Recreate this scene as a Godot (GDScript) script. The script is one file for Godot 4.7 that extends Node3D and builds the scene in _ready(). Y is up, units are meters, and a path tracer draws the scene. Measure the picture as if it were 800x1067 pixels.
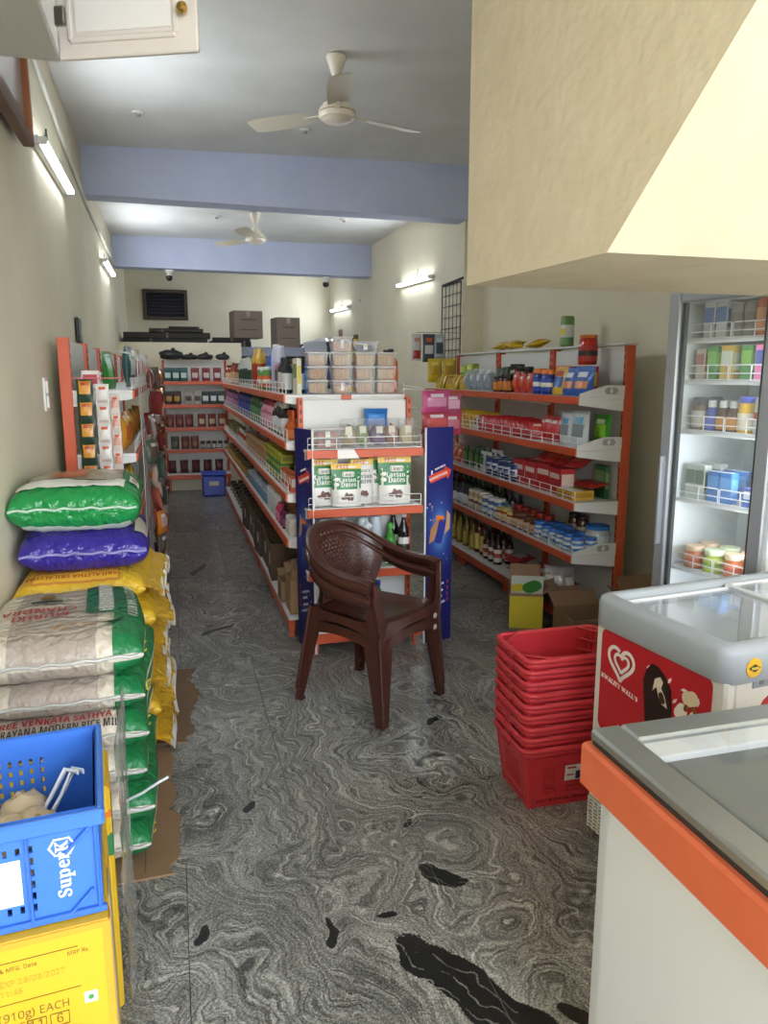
extends Node3D

const DEG := PI / 180.0
var used := {}
var mats := {}
var shapes := {}
var rng := RandomNumberGenerator.new()

func _ready() -> void:
	rng.seed = 7
	view_and_light()
	build_room()
	build_floor()
	build_ceiling_things()
	build_racks()
	build_cold()
	build_bags()
	build_chairs()
	build_baskets()
	build_near_left()
	build_boxes()
	stock_right()
	stock_gondola()
	stock_end_stand()
	stock_left()
	stock_back()
	stock_fridge()
	build_hanging()

func view_and_light() -> void:
	var cam := Camera3D.new()
	cam.name = "camera"
	cam.position = Vector3(0, 1.55, 0)
	cam.rotation_degrees = Vector3(-10.496, -15.64, 0)
	cam.fov = 68.74
	cam.near = 0.05
	cam.current = true
	add_child(cam)
	var e := Environment.new()
	e.background_mode = Environment.BG_SKY
	var sky := Sky.new()
	var sm := ProceduralSkyMaterial.new()
	sm.sky_top_color = Color(0.78, 0.83, 0.91)
	sm.sky_horizon_color = Color(0.95, 0.95, 0.94)
	sm.ground_bottom_color = Color(0.5, 0.48, 0.44)
	sm.ground_horizon_color = Color(0.75, 0.73, 0.7)
	sm.sky_energy_multiplier = 1.0
	sky.sky_material = sm
	e.sky = sky
	e.background_energy_multiplier = SKY
	e.tonemap_mode = Environment.TONE_MAPPER_LINEAR
	e.tonemap_exposure = EXPOSURE
	e.sdfgi_enabled = true
	e.ssao_enabled = true
	e.ssil_enabled = true
	var we := WorldEnvironment.new()
	we.name = "world"
	we.environment = e
	add_child(we)
	var sun := DirectionalLight3D.new()
	sun.name = "sun"
	add_child(sun)
	sun.look_at_from_position(Vector3.ZERO, Vector3(-1.0, -1.607, -0.964), Vector3.UP)
	sun.light_energy = SUN
	sun.light_color = Color(1.0, 0.97, 0.91)
	sun.light_angular_distance = 0.6
	sun.shadow_enabled = true

const SKY := 10.0
const EXPOSURE := 1.52
const SUN := 1.4

# ---------------------------------------------------------------- naming
func numbered(called: String) -> String:
	if not used.has(called):
		used[called] = 0
		return called
	used[called] += 1
	return "%s_%03d" % [called, used[called]]

func tag(o: Node, label: String, category: String, group := "") -> Node:
	o.set_meta("label", label)
	o.set_meta("category", category)
	if group != "":
		o.set_meta("group", group)
	return o

func thing(called: String, label: String, category: String, at := Vector3.ZERO, turn := 0.0, group := "") -> Node3D:
	var o := Node3D.new()
	o.name = numbered(called)
	add_child(o)
	o.position = at
	o.rotation.y = turn
	tag(o, label, category, group)
	return o

func part(parent: Node, called: String, mesh: Mesh, m: Material, at := Vector3.ZERO, rot := Vector3.ZERO) -> MeshInstance3D:
	var o := MeshInstance3D.new()
	o.name = called
	o.mesh = mesh
	o.material_override = m
	o.position = at
	o.rotation = rot
	parent.add_child(o, true)
	return o

func structure(called: String, mesh: Mesh, m: Material, at := Vector3.ZERO, label := "", category := "") -> MeshInstance3D:
	var o := MeshInstance3D.new()
	o.name = numbered(called)
	o.mesh = mesh
	o.material_override = m
	o.position = at
	add_child(o)
	o.set_meta("kind", "structure")
	if label != "":
		o.set_meta("label", label)
		o.set_meta("category", category)
	return o

func copy(o: Node3D, called: String, label := "", group := "") -> Node3D:
	var c: Node3D = o.duplicate()
	c.name = numbered(called)
	add_child(c)
	if label != "":
		c.set_meta("label", label)
	if group != "":
		c.set_meta("group", group)
	return c

# ---------------------------------------------------------------- materials
func hexc(h: String) -> Color:
	return Color.html(h)

func mat(h: String, rough := 0.6, metal := 0.0, spec := 0.5) -> StandardMaterial3D:
	var key := "%s|%.2f|%.2f|%.2f" % [h, rough, metal, spec]
	if not mats.has(key):
		var m := StandardMaterial3D.new()
		m.albedo_color = hexc(h)
		m.roughness = rough
		m.metallic = metal
		m.metallic_specular = spec
		mats[key] = m
	return mats[key]

func film(h: String, alpha := 0.25, rough := 0.12) -> StandardMaterial3D:
	var key := "film%s|%.2f|%.2f" % [h, alpha, rough]
	if not mats.has(key):
		var m := StandardMaterial3D.new()
		m.albedo_color = Color(hexc(h), alpha)
		m.transparency = BaseMaterial3D.TRANSPARENCY_ALPHA
		m.roughness = rough
		mats[key] = m
	return mats[key]

func glow(h: String, energy: float) -> StandardMaterial3D:
	var m := StandardMaterial3D.new()
	m.albedo_color = hexc(h)
	m.emission_enabled = true
	m.emission = hexc(h)
	m.emission_energy_multiplier = energy
	return m

func noise_tex(freq: float, lo: String, hi: String, size := 512, sd := 1, octaves := 4, kind := FastNoiseLite.TYPE_SIMPLEX_SMOOTH) -> ImageTexture:
	var key := "tex%.4f%s%s%d%d%d" % [freq, lo, hi, size, sd, octaves]
	if mats.has(key):
		return mats[key]
	var n := FastNoiseLite.new()
	n.noise_type = kind
	n.seed = sd
	n.frequency = freq
	n.fractal_octaves = octaves
	var g := n.get_seamless_image(size, size, false, false, 0.1, true)
	g.convert(Image.FORMAT_L8)
	var src := g.get_data()
	var a := hexc(lo)
	var b := hexc(hi)
	var lut := []
	for i in 256:
		var c := a.lerp(b, i / 255.0)
		lut.append([int(c.r * 255), int(c.g * 255), int(c.b * 255)])
	var out := PackedByteArray()
	out.resize(size * size * 3)
	for i in size * size:
		var c: Array = lut[src[i]]
		out[i * 3] = c[0]
		out[i * 3 + 1] = c[1]
		out[i * 3 + 2] = c[2]
	var t := ImageTexture.create_from_image(Image.create_from_data(size, size, false, Image.FORMAT_RGB8, out))
	mats[key] = t
	return t

func noisy(key: String, lo: String, hi: String, freq: float, scale: float, rough: float, relief := 0.0, sd := 1) -> StandardMaterial3D:
	if mats.has(key):
		return mats[key]
	var m := StandardMaterial3D.new()
	m.albedo_texture = noise_tex(freq, lo, hi, 512, sd)
	m.roughness = rough
	m.uv1_triplanar = true
	m.uv1_world_triplanar = true
	m.uv1_scale = Vector3(scale, scale, scale)
	if relief > 0.0:
		m.heightmap_enabled = true
		m.heightmap_texture = noise_tex(0.03, "000000", "ffffff", 512, 5)
		m.heightmap_scale = relief
	mats[key] = m
	return m

# ---------------------------------------------------------------- shapes
func begin() -> SurfaceTool:
	var st := SurfaceTool.new()
	st.begin(Mesh.PRIMITIVE_TRIANGLES)
	return st

func done(st: SurfaceTool) -> ArrayMesh:
	st.generate_normals()
	return st.commit()

func tri(st: SurfaceTool, a: Vector3, b: Vector3, c: Vector3, outward: Vector3) -> void:
	# front faces run clockwise
	if (b - a).cross(c - a).dot(outward) > 0.0:
		var t := b
		b = c
		c = t
	st.add_vertex(a)
	st.add_vertex(b)
	st.add_vertex(c)

func quad(st: SurfaceTool, a: Vector3, b: Vector3, c: Vector3, d: Vector3, outward: Vector3) -> void:
	tri(st, a, b, c, outward)
	tri(st, a, c, d, outward)

# chamfered box, centred at c
func add_box(st: SurfaceTool, c: Vector3, s: Vector3, bevel := 0.0, basis := Basis.IDENTITY) -> void:
	var h := s * 0.5
	var b := minf(bevel, minf(h.x, minf(h.y, h.z)) * 0.9)
	st.set_smooth_group(-1)
	if b <= 0.0:
		for ax in 3:
			for sg in [-1.0, 1.0]:
				var n := Vector3.ZERO
				n[ax] = sg
				var u := (ax + 1) % 3
				var v := (ax + 2) % 3
				var ps := []
				for q in [[-1, -1], [1, -1], [1, 1], [-1, 1]]:
					var p := Vector3.ZERO
					p[ax] = sg * h[ax]
					p[u] = q[0] * h[u]
					p[v] = q[1] * h[v]
					ps.append(c + basis * p)
				quad(st, ps[0], ps[1], ps[2], ps[3], basis * n)
		return
	var P := func(sg: Array, ax: int) -> Vector3:
		var p := Vector3.ZERO
		for k in 3:
			p[k] = sg[k] * (h[k] if k == ax else h[k] - b)
		return c + basis * p
	for ax in 3:
		var u := (ax + 1) % 3
		var v := (ax + 2) % 3
		for sg in [-1.0, 1.0]:
			var n := Vector3.ZERO
			n[ax] = sg
			var ps := []
			for q in [[-1, -1], [1, -1], [1, 1], [-1, 1]]:
				var s3 := [0, 0, 0]
				s3[ax] = sg
				s3[u] = q[0]
				s3[v] = q[1]
				ps.append(P.call(s3, ax))
			quad(st, ps[0], ps[1], ps[2], ps[3], basis * n)
		for su in [-1.0, 1.0]:
			for sv in [-1.0, 1.0]:
				var a := [0, 0, 0]
				a[ax] = -1
				a[u] = su
				a[v] = sv
				var d := a.duplicate()
				d[ax] = 1
				var n2 := Vector3.ZERO
				n2[u] = su
				n2[v] = sv
				quad(st, P.call(a, u), P.call(d, u), P.call(d, v), P.call(a, v), basis * n2)
	for sx in [-1.0, 1.0]:
		for sy in [-1.0, 1.0]:
			for sz in [-1.0, 1.0]:
				var s3 := [sx, sy, sz]
				tri(st, P.call(s3, 0), P.call(s3, 1), P.call(s3, 2), basis * Vector3(sx, sy, sz))

# box standing on its base at the origin
func cbox(w: float, h: float, d: float, bevel := 0.003) -> ArrayMesh:
	var key := "box%.4f,%.4f,%.4f,%.4f" % [w, h, d, bevel]
	if not shapes.has(key):
		var st := begin()
		add_box(st, Vector3(0, h / 2, 0), Vector3(w, h, d), bevel)
		shapes[key] = done(st)
	return shapes[key]

func mid_box(w: float, h: float, d: float, bevel := 0.0) -> ArrayMesh:
	var key := "mbox%.4f,%.4f,%.4f,%.4f" % [w, h, d, bevel]
	if not shapes.has(key):
		var st := begin()
		add_box(st, Vector3.ZERO, Vector3(w, h, d), bevel)
		shapes[key] = done(st)
	return shapes[key]

# profile: Vector2(radius, height) from the bottom up along the outside
func add_lathe(st: SurfaceTool, prof: Array, seg := 16, at := Transform3D.IDENTITY, from := 0.0, to := TAU) -> void:
	var group := 1
	for i in prof.size() - 1:
		var p: Vector2 = prof[i]
		var q: Vector2 = prof[i + 1]
		if i > 0:
			var o: Vector2 = prof[i - 1]
			if absf((p - o).angle_to(q - p)) > 0.7:
				group += 1
		st.set_smooth_group(group)
		var dir := q - p
		var nr := Vector2(dir.y, -dir.x)
		for k in seg:
			var a0 := from + (to - from) * k / seg
			var a1 := from + (to - from) * (k + 1) / seg
			var c0 := Vector3(cos(a0), 0, sin(a0))
			var c1 := Vector3(cos(a1), 0, sin(a1))
			var A := at * (c0 * p.x + Vector3(0, p.y, 0))
			var B := at * (c1 * p.x + Vector3(0, p.y, 0))
			var C := at * (c1 * q.x + Vector3(0, q.y, 0))
			var D := at * (c0 * q.x + Vector3(0, q.y, 0))
			var outw := at.basis * ((c0 + c1) * 0.5 * nr.x + Vector3(0, nr.y, 0))
			if p.x > 1e-5:
				tri(st, A, B, C if q.x > 1e-5 else D, outw)
				if q.x > 1e-5:
					tri(st, A, C, D, outw)
			elif q.x > 1e-5:
				tri(st, A, C, D, outw)

func lathe(key: String, prof: Array, seg := 16) -> ArrayMesh:
	if not shapes.has(key):
		var st := begin()
		add_lathe(st, prof, seg)
		shapes[key] = done(st)
	return shapes[key]

func add_tube(st: SurfaceTool, path: Array, r: float, seg := 6, r2 := -1.0, closed := false, up := Vector3.UP) -> void:
	st.set_smooth_group(3)
	var n := path.size()
	var rings := []
	for i in n:
		var t: Vector3
		if closed:
			t = (path[(i + 1) % n] - path[(i - 1 + n) % n]).normalized()
		elif i == 0:
			t = (path[1] - path[0]).normalized()
		elif i == n - 1:
			t = (path[n - 1] - path[n - 2]).normalized()
		else:
			t = (path[i + 1] - path[i - 1]).normalized()
		var side := t.cross(up)
		if side.length() < 0.01:
			side = t.cross(Vector3(1, 0.1, 0.2))
		side = side.normalized()
		var upn := side.cross(t).normalized()
		var ring := []
		for k in seg:
			var a := TAU * k / seg
			ring.append(path[i] + side * cos(a) * r + upn * sin(a) * (r if r2 < 0.0 else r2))
		rings.append(ring)
	for i in (n if closed else n - 1):
		var ra: Array = rings[i]
		var rb: Array = rings[(i + 1) % n]
		var ca: Vector3 = path[i]
		for k in seg:
			var k2 := (k + 1) % seg
			quad(st, ra[k], ra[k2], rb[k2], rb[k], (ra[k] + ra[k2]) * 0.5 - ca)
	if not closed:
		for e in [0, n - 1]:
			var outw: Vector3 = path[0] - path[1] if e == 0 else path[n - 1] - path[n - 2]
			st.set_smooth_group(-1)
			for k in seg:
				tri(st, path[e], rings[e][k], rings[e][(k + 1) % seg], outw)

func tube_mesh(paths: Array, r: float, seg := 6) -> ArrayMesh:
	var st := begin()
	for p in paths:
		add_tube(st, p, r, seg)
	return done(st)

# extrude a polygon (in xy) along z, centred on z = 0
func add_prism(st: SurfaceTool, poly: Array, depth: float, at := Transform3D.IDENTITY) -> void:
	var pts := PackedVector2Array(poly)
	var idx := Geometry2D.triangulate_polygon(pts)
	var h := depth * 0.5
	st.set_smooth_group(-1)
	for i in range(0, idx.size(), 3):
		for s in [-1.0, 1.0]:
			var a := pts[idx[i]]
			var b := pts[idx[i + 1]]
			var c := pts[idx[i + 2]]
			tri(st, at * Vector3(a.x, a.y, s * h), at * Vector3(b.x, b.y, s * h), at * Vector3(c.x, c.y, s * h), at.basis * Vector3(0, 0, s))
	var cw := Geometry2D.is_polygon_clockwise(pts)
	for i in pts.size():
		var a := pts[i]
		var b := pts[(i + 1) % pts.size()]
		var nn := Vector3(b.y - a.y, a.x - b.x, 0) * (-1.0 if cw else 1.0)
		quad(st, at * Vector3(a.x, a.y, -h), at * Vector3(b.x, b.y, -h), at * Vector3(b.x, b.y, h), at * Vector3(a.x, a.y, h), at.basis * nn)

func prism(poly: Array, depth: float) -> ArrayMesh:
	var st := begin()
	add_prism(st, poly, depth)
	return done(st)

func round_rect(w: float, h: float, r: float, n := 4) -> Array:
	var out := []
	for c in [[1, 1, 0.0], [-1, 1, PI / 2], [-1, -1, PI], [1, -1, PI * 1.5]]:
		for i in n + 1:
			var a: float = c[2] + PI / 2 * i / n
			out.append(Vector2(c[0] * (w / 2 - r) + cos(a) * r, c[1] * (h / 2 - r) + sin(a) * r))
	return out

# a sheet of nu x nv cells; f(u, v) gives the point, u and v from 0 to 1
func add_sheet(st: SurfaceTool, nu: int, nv: int, f: Callable, outward: Vector3, group := 5, u0 := 0.0, u1 := 1.0, v0 := 0.0, v1 := 1.0) -> void:
	st.set_smooth_group(group)
	var rows := []
	for j in nv + 1:
		var row := PackedVector3Array()
		for i in nu + 1:
			row.append(f.call(u0 + (u1 - u0) * i / nu, v0 + (v1 - v0) * j / nv))
		rows.append(row)
	for j in nv:
		for i in nu:
			var a: Vector3 = rows[j][i]
			var b: Vector3 = rows[j][i + 1]
			var c: Vector3 = rows[j + 1][i + 1]
			var d: Vector3 = rows[j + 1][i]
			quad(st, a, b, c, d, outward)

# lettering as real flat shapes, centred, in the xy plane facing +z
func words(txt: String, height: float, depth := 0.001, serif := false, bold := true) -> ArrayMesh:
	var key := "txt%s%.4f%.4f%s%s" % [txt, height, depth, serif, bold]
	if not shapes.has(key):
		var t := TextMesh.new()
		var f := SystemFont.new()
		f.font_names = PackedStringArray(["Droid Serif" if serif else "Droid Sans"])
		f.font_weight = 700 if bold else 400
		t.font = f
		t.text = txt
		t.font_size = 32
		t.pixel_size = height / 23.0
		t.depth = depth
		t.curve_step = 4.0
		var m := ArrayMesh.new()
		m.add_surface_from_arrays(Mesh.PRIMITIVE_TRIANGLES, t.surface_get_arrays(0))
		shapes[key] = m
	return shapes[key]

# bend a mesh: every point goes through f
func bend(m: ArrayMesh, f: Callable) -> ArrayMesh:
	var a := m.surface_get_arrays(0)
	var v: PackedVector3Array = a[Mesh.ARRAY_VERTEX]
	for i in v.size():
		v[i] = f.call(v[i])
	var ix = a[Mesh.ARRAY_INDEX]
	var st := begin()
	st.set_smooth_group(-1)
	if ix == null or ix.size() == 0:
		for p in v:
			st.add_vertex(p)
	else:
		for k in ix:
			st.add_vertex(v[k])
	return done(st)

# ================================================================ the room
const LEFT := -0.62
const UNSEEN_FRONT := 2.6  # walls and ceiling carried on unseen behind the camera to cut near daylight
const RIGHT := 2.62
const RIGHT_NEAR := 2.82
const BACK := -12.7

func wall_box(called: String, lo: Vector3, hi: Vector3, m: Material) -> MeshInstance3D:
	return structure(called, mid_box(hi.x - lo.x, hi.y - lo.y, hi.z - lo.z), m, (lo + hi) * 0.5)

func hexa(p: Array) -> ArrayMesh:
	# eight corners: 0-3 bottom ring, 4-7 top ring
	var st := begin()
	st.set_smooth_group(-1)
	var c := Vector3.ZERO
	for q in p:
		c += q / 8.0
	for f in [[0, 1, 2, 3], [4, 5, 6, 7], [0, 1, 5, 4], [1, 2, 6, 5], [2, 3, 7, 6], [3, 0, 4, 7]]:
		var m: Vector3 = (p[f[0]] + p[f[1]] + p[f[2]] + p[f[3]]) / 4.0
		quad(st, p[f[0]], p[f[1]], p[f[2]], p[f[3]], m - c)
	return done(st)

func build_room() -> void:
	var cream := noisy("cream", "dcd4b9", "e6dfc8", 0.006, 0.35, 0.85, 0.12, 3)
	var tan := noisy("tan", "d9ccae", "e2d6bb", 0.012, 0.8, 0.8, 0.25, 4)
	var lime := noisy("lime", "d6d5d1", "e6e5e2", 0.008, 0.3, 0.9, 0.15, 8)
	var blue := noisy("beamblue", "b9c1dc", "c4cbe2", 0.008, 0.4, 0.85, 0.2, 9)
	wall_box("wall_left", Vector3(LEFT - 0.2, 0, BACK - 0.2), Vector3(LEFT, 3.56, UNSEEN_FRONT), cream)
	wall_box("wall_right", Vector3(RIGHT, 0, BACK - 0.2), Vector3(3.1, 3.56, -6.65), cream)
	wall_box("wall_right_front", Vector3(RIGHT_NEAR, 0, -6.65), Vector3(3.1, 3.56, -2.2), cream)
	wall_box("wall_right_added", Vector3(3.1, 0, -2.2), Vector3(3.3, 3.56, UNSEEN_FRONT), cream)  # added out of view to keep side daylight off the stair front
	wall_box("wall_back", Vector3(LEFT, 0, BACK - 0.2), Vector3(RIGHT, 3.56, BACK), cream)
	wall_box("wall_partition", Vector3(LEFT, 0, -10.45), Vector3(0.92, 1.945, -10.33), cream)
	wall_box("ceiling_loft", Vector3(LEFT, 1.78, BACK), Vector3(RIGHT, 1.9, -10.45), noisy("loftgrey", "8d93a8", "a0a6b8", 0.01, 0.5, 0.85, 0.0, 12))
	wall_box("ceiling", Vector3(LEFT, 3.36, -7.0), Vector3(3.1, 3.56, UNSEEN_FRONT), lime)
	wall_box("ceiling_rear", Vector3(LEFT, 3.2, BACK), Vector3(RIGHT, 3.56, -7.0), lime)
	# deep beams crossing under the slab
	structure("beam", hexa([Vector3(LEFT, 2.985, -6.88), Vector3(RIGHT_NEAR, 2.895, -6.58), Vector3(RIGHT_NEAR, 2.895, -6.81), Vector3(LEFT, 2.985, -7.12), Vector3(LEFT, 3.37, -6.88), Vector3(RIGHT_NEAR, 3.37, -6.58), Vector3(RIGHT_NEAR, 3.37, -6.81), Vector3(LEFT, 3.37, -7.12)]), blue, Vector3.ZERO, "blue painted ceiling beam in front of the other", "beam")
	structure("beam", hexa([Vector3(LEFT, 2.84, -10.08), Vector3(RIGHT, 2.8, -9.95), Vector3(RIGHT, 2.8, -10.2), Vector3(LEFT, 2.84, -10.33), Vector3(LEFT, 3.22, -10.08), Vector3(RIGHT, 3.22, -9.95), Vector3(RIGHT, 3.22, -10.2), Vector3(LEFT, 3.22, -10.33)]), blue, Vector3.ZERO, "blue painted ceiling beam above the loft edge", "beam")
	# underside of the stair flight over the entrance: level landing, then a slope up towards the street
	var prof := [Vector2(-2.283, 1.82), Vector2(-1.577, 1.82), Vector2(0.055, 3.36), Vector2(-2.283, 3.36)]
	var sg := begin()
	sg.set_smooth_group(-1)
	var P := func(k: int, far: float) -> Vector3:
		var q: Vector2 = prof[k]
		return Vector3(lerpf(0.967 + (q.x + 1.577) * 0.082, 3.1, far), q.y, q.x)
	for k in 4:
		var n := (k + 1) % 4
		var outs := [Vector3.DOWN, Vector3(0, -1, 1), Vector3.UP, Vector3(0, 0, -1)]
		quad(sg, P.call(k, 0.0), P.call(n, 0.0), P.call(n, 1.0), P.call(k, 1.0), outs[k])
	for e in [0.0, 1.0]:
		quad(sg, P.call(0, e), P.call(1, e), P.call(2, e), P.call(3, e), Vector3(e - 0.5, 0, 0))
	structure("wall_stair_flight", done(sg), tan, Vector3.ZERO, "cream plastered underside of a stair flight above the cold cabinets", "stair")
	wall_box("floor_outside", Vector3(-16, -0.3, 2.65), Vector3(16, -0.02, 22), noisy("street", "8f8a80", "a9a398", 0.02, 0.3, 0.9, 0.0, 14))
	# louvred window high on the back wall
	var w := structure("window_1", mid_box(0.58, 0.36, 0.02), mat("15161c", 0.25), Vector3(-0.03, 2.61, BACK + 0.012))
	var wood := mat("4a3c31", 0.6)
	for s in [-1, 1]:
		part(w, "frame_rail", mid_box(0.68, 0.05, 0.07, 0.004), wood, Vector3(0, s * 0.205, 0.02))
		part(w, "frame_stile", mid_box(0.05, 0.36, 0.07, 0.004), wood, Vector3(s * 0.315, 0, 0.02))
	for i in 7:
		part(w, "slat", mid_box(0.57, 0.052, 0.006), mat("2b2c36", 0.15, 0.0), Vector3(0, -0.153 + i * 0.051, 0.028), Vector3(-0.6, 0, 0))

# granite: light streaks that flow round dark lenses
func granite_texture() -> ImageTexture:
	var W := 1400
	var H := 1867
	var n := FastNoiseLite.new()
	n.noise_type = FastNoiseLite.TYPE_SIMPLEX_SMOOTH
	n.frequency = 1.0 / 330.0
	n.fractal_octaves = 3
	n.fractal_gain = 0.45
	n.seed = 21
	var A := n.get_image(W, H, false, false, false)
	A.convert(Image.FORMAT_L8)
	var a := A.get_data()
	n.seed = 4
	n.frequency = 1.0 / 90.0
	n.fractal_octaves = 3
	var B := n.get_image(W, H, false, false, false)
	B.convert(Image.FORMAT_L8)
	var b := B.get_data()
	n.seed = 77
	n.frequency = 0.35
	n.fractal_octaves = 2
	var G := n.get_image(W, H, false, false, true)
	G.convert(Image.FORMAT_L8)
	var g := G.get_data()
	n.seed = 31
	n.frequency = 1.0 / 260.0
	n.fractal_octaves = 2
	var D := n.get_image(W, H, false, false, false)
	D.convert(Image.FORMAT_L8)
	var dd := D.get_data()
	n.seed = 52
	n.frequency = 1.0 / 38.0
	n.fractal_octaves = 3
	var HH := n.get_image(W, H, false, false, true)
	HH.convert(Image.FORMAT_L8)
	var h := HH.get_data()
	n.seed = 59
	n.frequency = 1.0 / 60.0
	var HI := n.get_image(W, H, false, false, true)
	HI.convert(Image.FORMAT_L8)
	var h2 := HI.get_data()
	# streaks: a long one-dimensional table
	var L := 16384
	var line := PackedFloat32Array()
	line.resize(L)
	var one := FastNoiseLite.new()
	one.noise_type = FastNoiseLite.TYPE_SIMPLEX_SMOOTH
	one.frequency = 1.0
	one.fractal_type = FastNoiseLite.FRACTAL_NONE
	for i in L:
		var x := i / 26.0
		var v := 0.5 * one.get_noise_1d(x * 0.17) + 0.42 * one.get_noise_1d(x * 0.55 + 300.0) + 0.38 * one.get_noise_1d(x * 1.6 + 90.0)
		var thin := maxf(0.0, one.get_noise_1d(x * 0.8 + 700.0) - 0.42) * 1.9
		line[i] = v * 0.9 + thin
	# dark lenses: x, z, half length, half width, turn
	var lenses := [[0.745, -1.98, 0.085, 0.042, -0.75], [0.53, -1.86, 0.03, 0.014, -0.4], [0.7, -1.47, 0.34, 0.075, -1.05], [0.9, -1.4, 0.06, 0.03, -0.9], [0.115, -2.32, 0.05, 0.02, 0.3], [0.36, -1.83, 0.06, 0.012, 1.5], [0.0, -1.92, 0.04, 0.013, 0.9], [0.3, -2.62, 0.04, 0.012, 1.0], [0.72, -2.27, 0.03, 0.012, 1.0], [1.05, -3.0, 0.05, 0.02, 0.9], [1.7, -2.6, 0.12, 0.03, 0.3], [-0.3, -1.3, 0.2, 0.03, 1.2], [0.2, -1.2, 0.08, 0.02, 1.0], [2.0, -4.0, 0.1, 0.03, 0.7], [0.3, -4.6, 0.12, 0.03, 0.5], [1.6, -5.2, 0.1, 0.03, 1.2]]
	var out := PackedByteArray()
	out.resize(W * H * 3)
	var cells := {}
	var px := W / 3.6
	for j in H:
		var z := -0.9 - 4.8 * j / float(H)
		var near := []
		for e in lenses:
			if absf(z - e[1]) < e[2] * 3.0 + 0.12:
				near.append(e)
		for i in W:
			var k := j * W + i
			var x := -0.7 + 3.6 * i / float(W)
			var f := x * 1.9 - z * 0.5 + (a[k] - 128.0) * 0.0056 + (b[k] - 128.0) * 0.0010 + (h[k] - 128.0) * 0.00022
			var dark := 0.0
			var pale := 0.0
			var vein := 0.0
			for e in near:
				var dx: float = x - e[0]
				if absf(dx) > e[2] * 3.0 + 0.12:
					continue
				var dz: float = z - e[1]
				var ca := cos(e[4])
				var sa := sin(e[4])
				var p: float = dx * ca - dz * sa
				var q: float = dx * sa + dz * ca + (b[k] - 128.0) * 0.00035
				var r := sqrt((p / e[2]) * (p / e[2]) + (q / e[3]) * (q / e[3])) + (g[k] - 128.0) * 0.0003
				if r < 1.0:
					dark = 1.0
					if e[2] > 0.08 and fposmod(q / e[3] * 1.7 + p * 1.5 + (h[k] - 128.0) * 0.003, 1.0) < 0.1 and h2[k] > 105:
						vein = 1.0
				f += exp(-r * r * 0.16) * 0.22
				if r >= 1.0 and r < 1.6:
					pale = maxf(pale, (1.6 - r) * 0.7)
			var mw := clampf((h[k] - 110.0) * 0.025, 0.0, 1.0)
			var s := lerpf(line[posmod(int(f * 2500.0), L)], line[posmod(int(f * 2900.0) + 7000, L)], mw)
			s *= 0.55 + 0.9 * (h2[k] / 255.0)
			var v := 0.49 + s * 0.37 + (g[k] - 128.0) * 0.0021 + (dd[k] - 128.0) * 0.0007 + pale * 0.2
			if dark > 0.5:
				v = 0.105 + (g[k] - 128.0) * 0.0005 + vein * 0.42
			var V := int(clampf(v, 0.06, 0.86) * 255.0)
			out[k * 3] = V
			out[k * 3 + 1] = mini(255, int(V * 1.0))
			out[k * 3 + 2] = int(V * 0.965)
	return ImageTexture.create_from_image(Image.create_from_data(W, H, false, Image.FORMAT_RGB8, out))

func build_floor() -> void:
	var m := StandardMaterial3D.new()
	m.albedo_texture = granite_texture()
	m.albedo_color = Color(1.0, 1.0, 1.0)
	m.roughness = 0.28
	m.metallic_specular = 0.5
	var f := structure("floor", mid_box(3.92, 0.2, 15.5), mat("2a2a29", 0.7), Vector3(1.34, -0.113, -5.05))
	var zs := [2.6, 1.2, -0.55, -2.28, -4.02, -5.76, -7.5, -9.24, -10.98, BACK]
	for r in zs.size() - 1:
		var xs := [LEFT]
		var off: float = 0.35 if r % 2 == 1 else 0.72
		for q in [-0.75, 0.0, 0.75, 1.5, 2.25]:
			var xx: float = off + q
			if xx > LEFT + 0.15 and xx < 3.0:
				xs.append(xx)
		xs.append(3.3)
		for c in xs.size() - 1:
			var x0: float = xs[c] + 0.0012
			var x1: float = xs[c + 1] - 0.0012
			var z0: float = zs[r] - 0.0012
			var z1: float = zs[r + 1] + 0.0012
			# every slab is cut from another part of the block
			var du := 0.0 if r < 5 else 0.37 * r
			var dv := 0.0
			if c % 2 == 1 and r > 2:
				du += 0.03
				dv += 0.02
			var st := begin()
			st.set_smooth_group(-1)
			var y0 := -0.012
			var P := [Vector3(x0, 0, z0), Vector3(x1, 0, z0), Vector3(x1, 0, z1), Vector3(x0, 0, z1)]
			for t in [[0, 2, 1], [0, 3, 2]]:
				var ps := []
				for k in t:
					ps.append(P[k])
				if (ps[1] - ps[0]).cross(ps[2] - ps[0]).y > 0.0:
					ps.reverse()
				for p in ps:
					st.set_uv(Vector2((p.x + 0.7) / 3.6 + du, (-0.9 - p.z) / 4.8 + dv))
					st.add_vertex(p)
			for k in 4:
				var A: Vector3 = P[k]
				var B: Vector3 = P[(k + 1) % 4]
				st.set_uv(Vector2(0.5, 0.5))
				quad(st, A, B, B + Vector3(0, y0, 0), A + Vector3(0, y0, 0), (A + B) * 0.5 - (P[0] + P[2]) * 0.5)
			part(f, "slab", done(st), m, -f.position)

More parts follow.
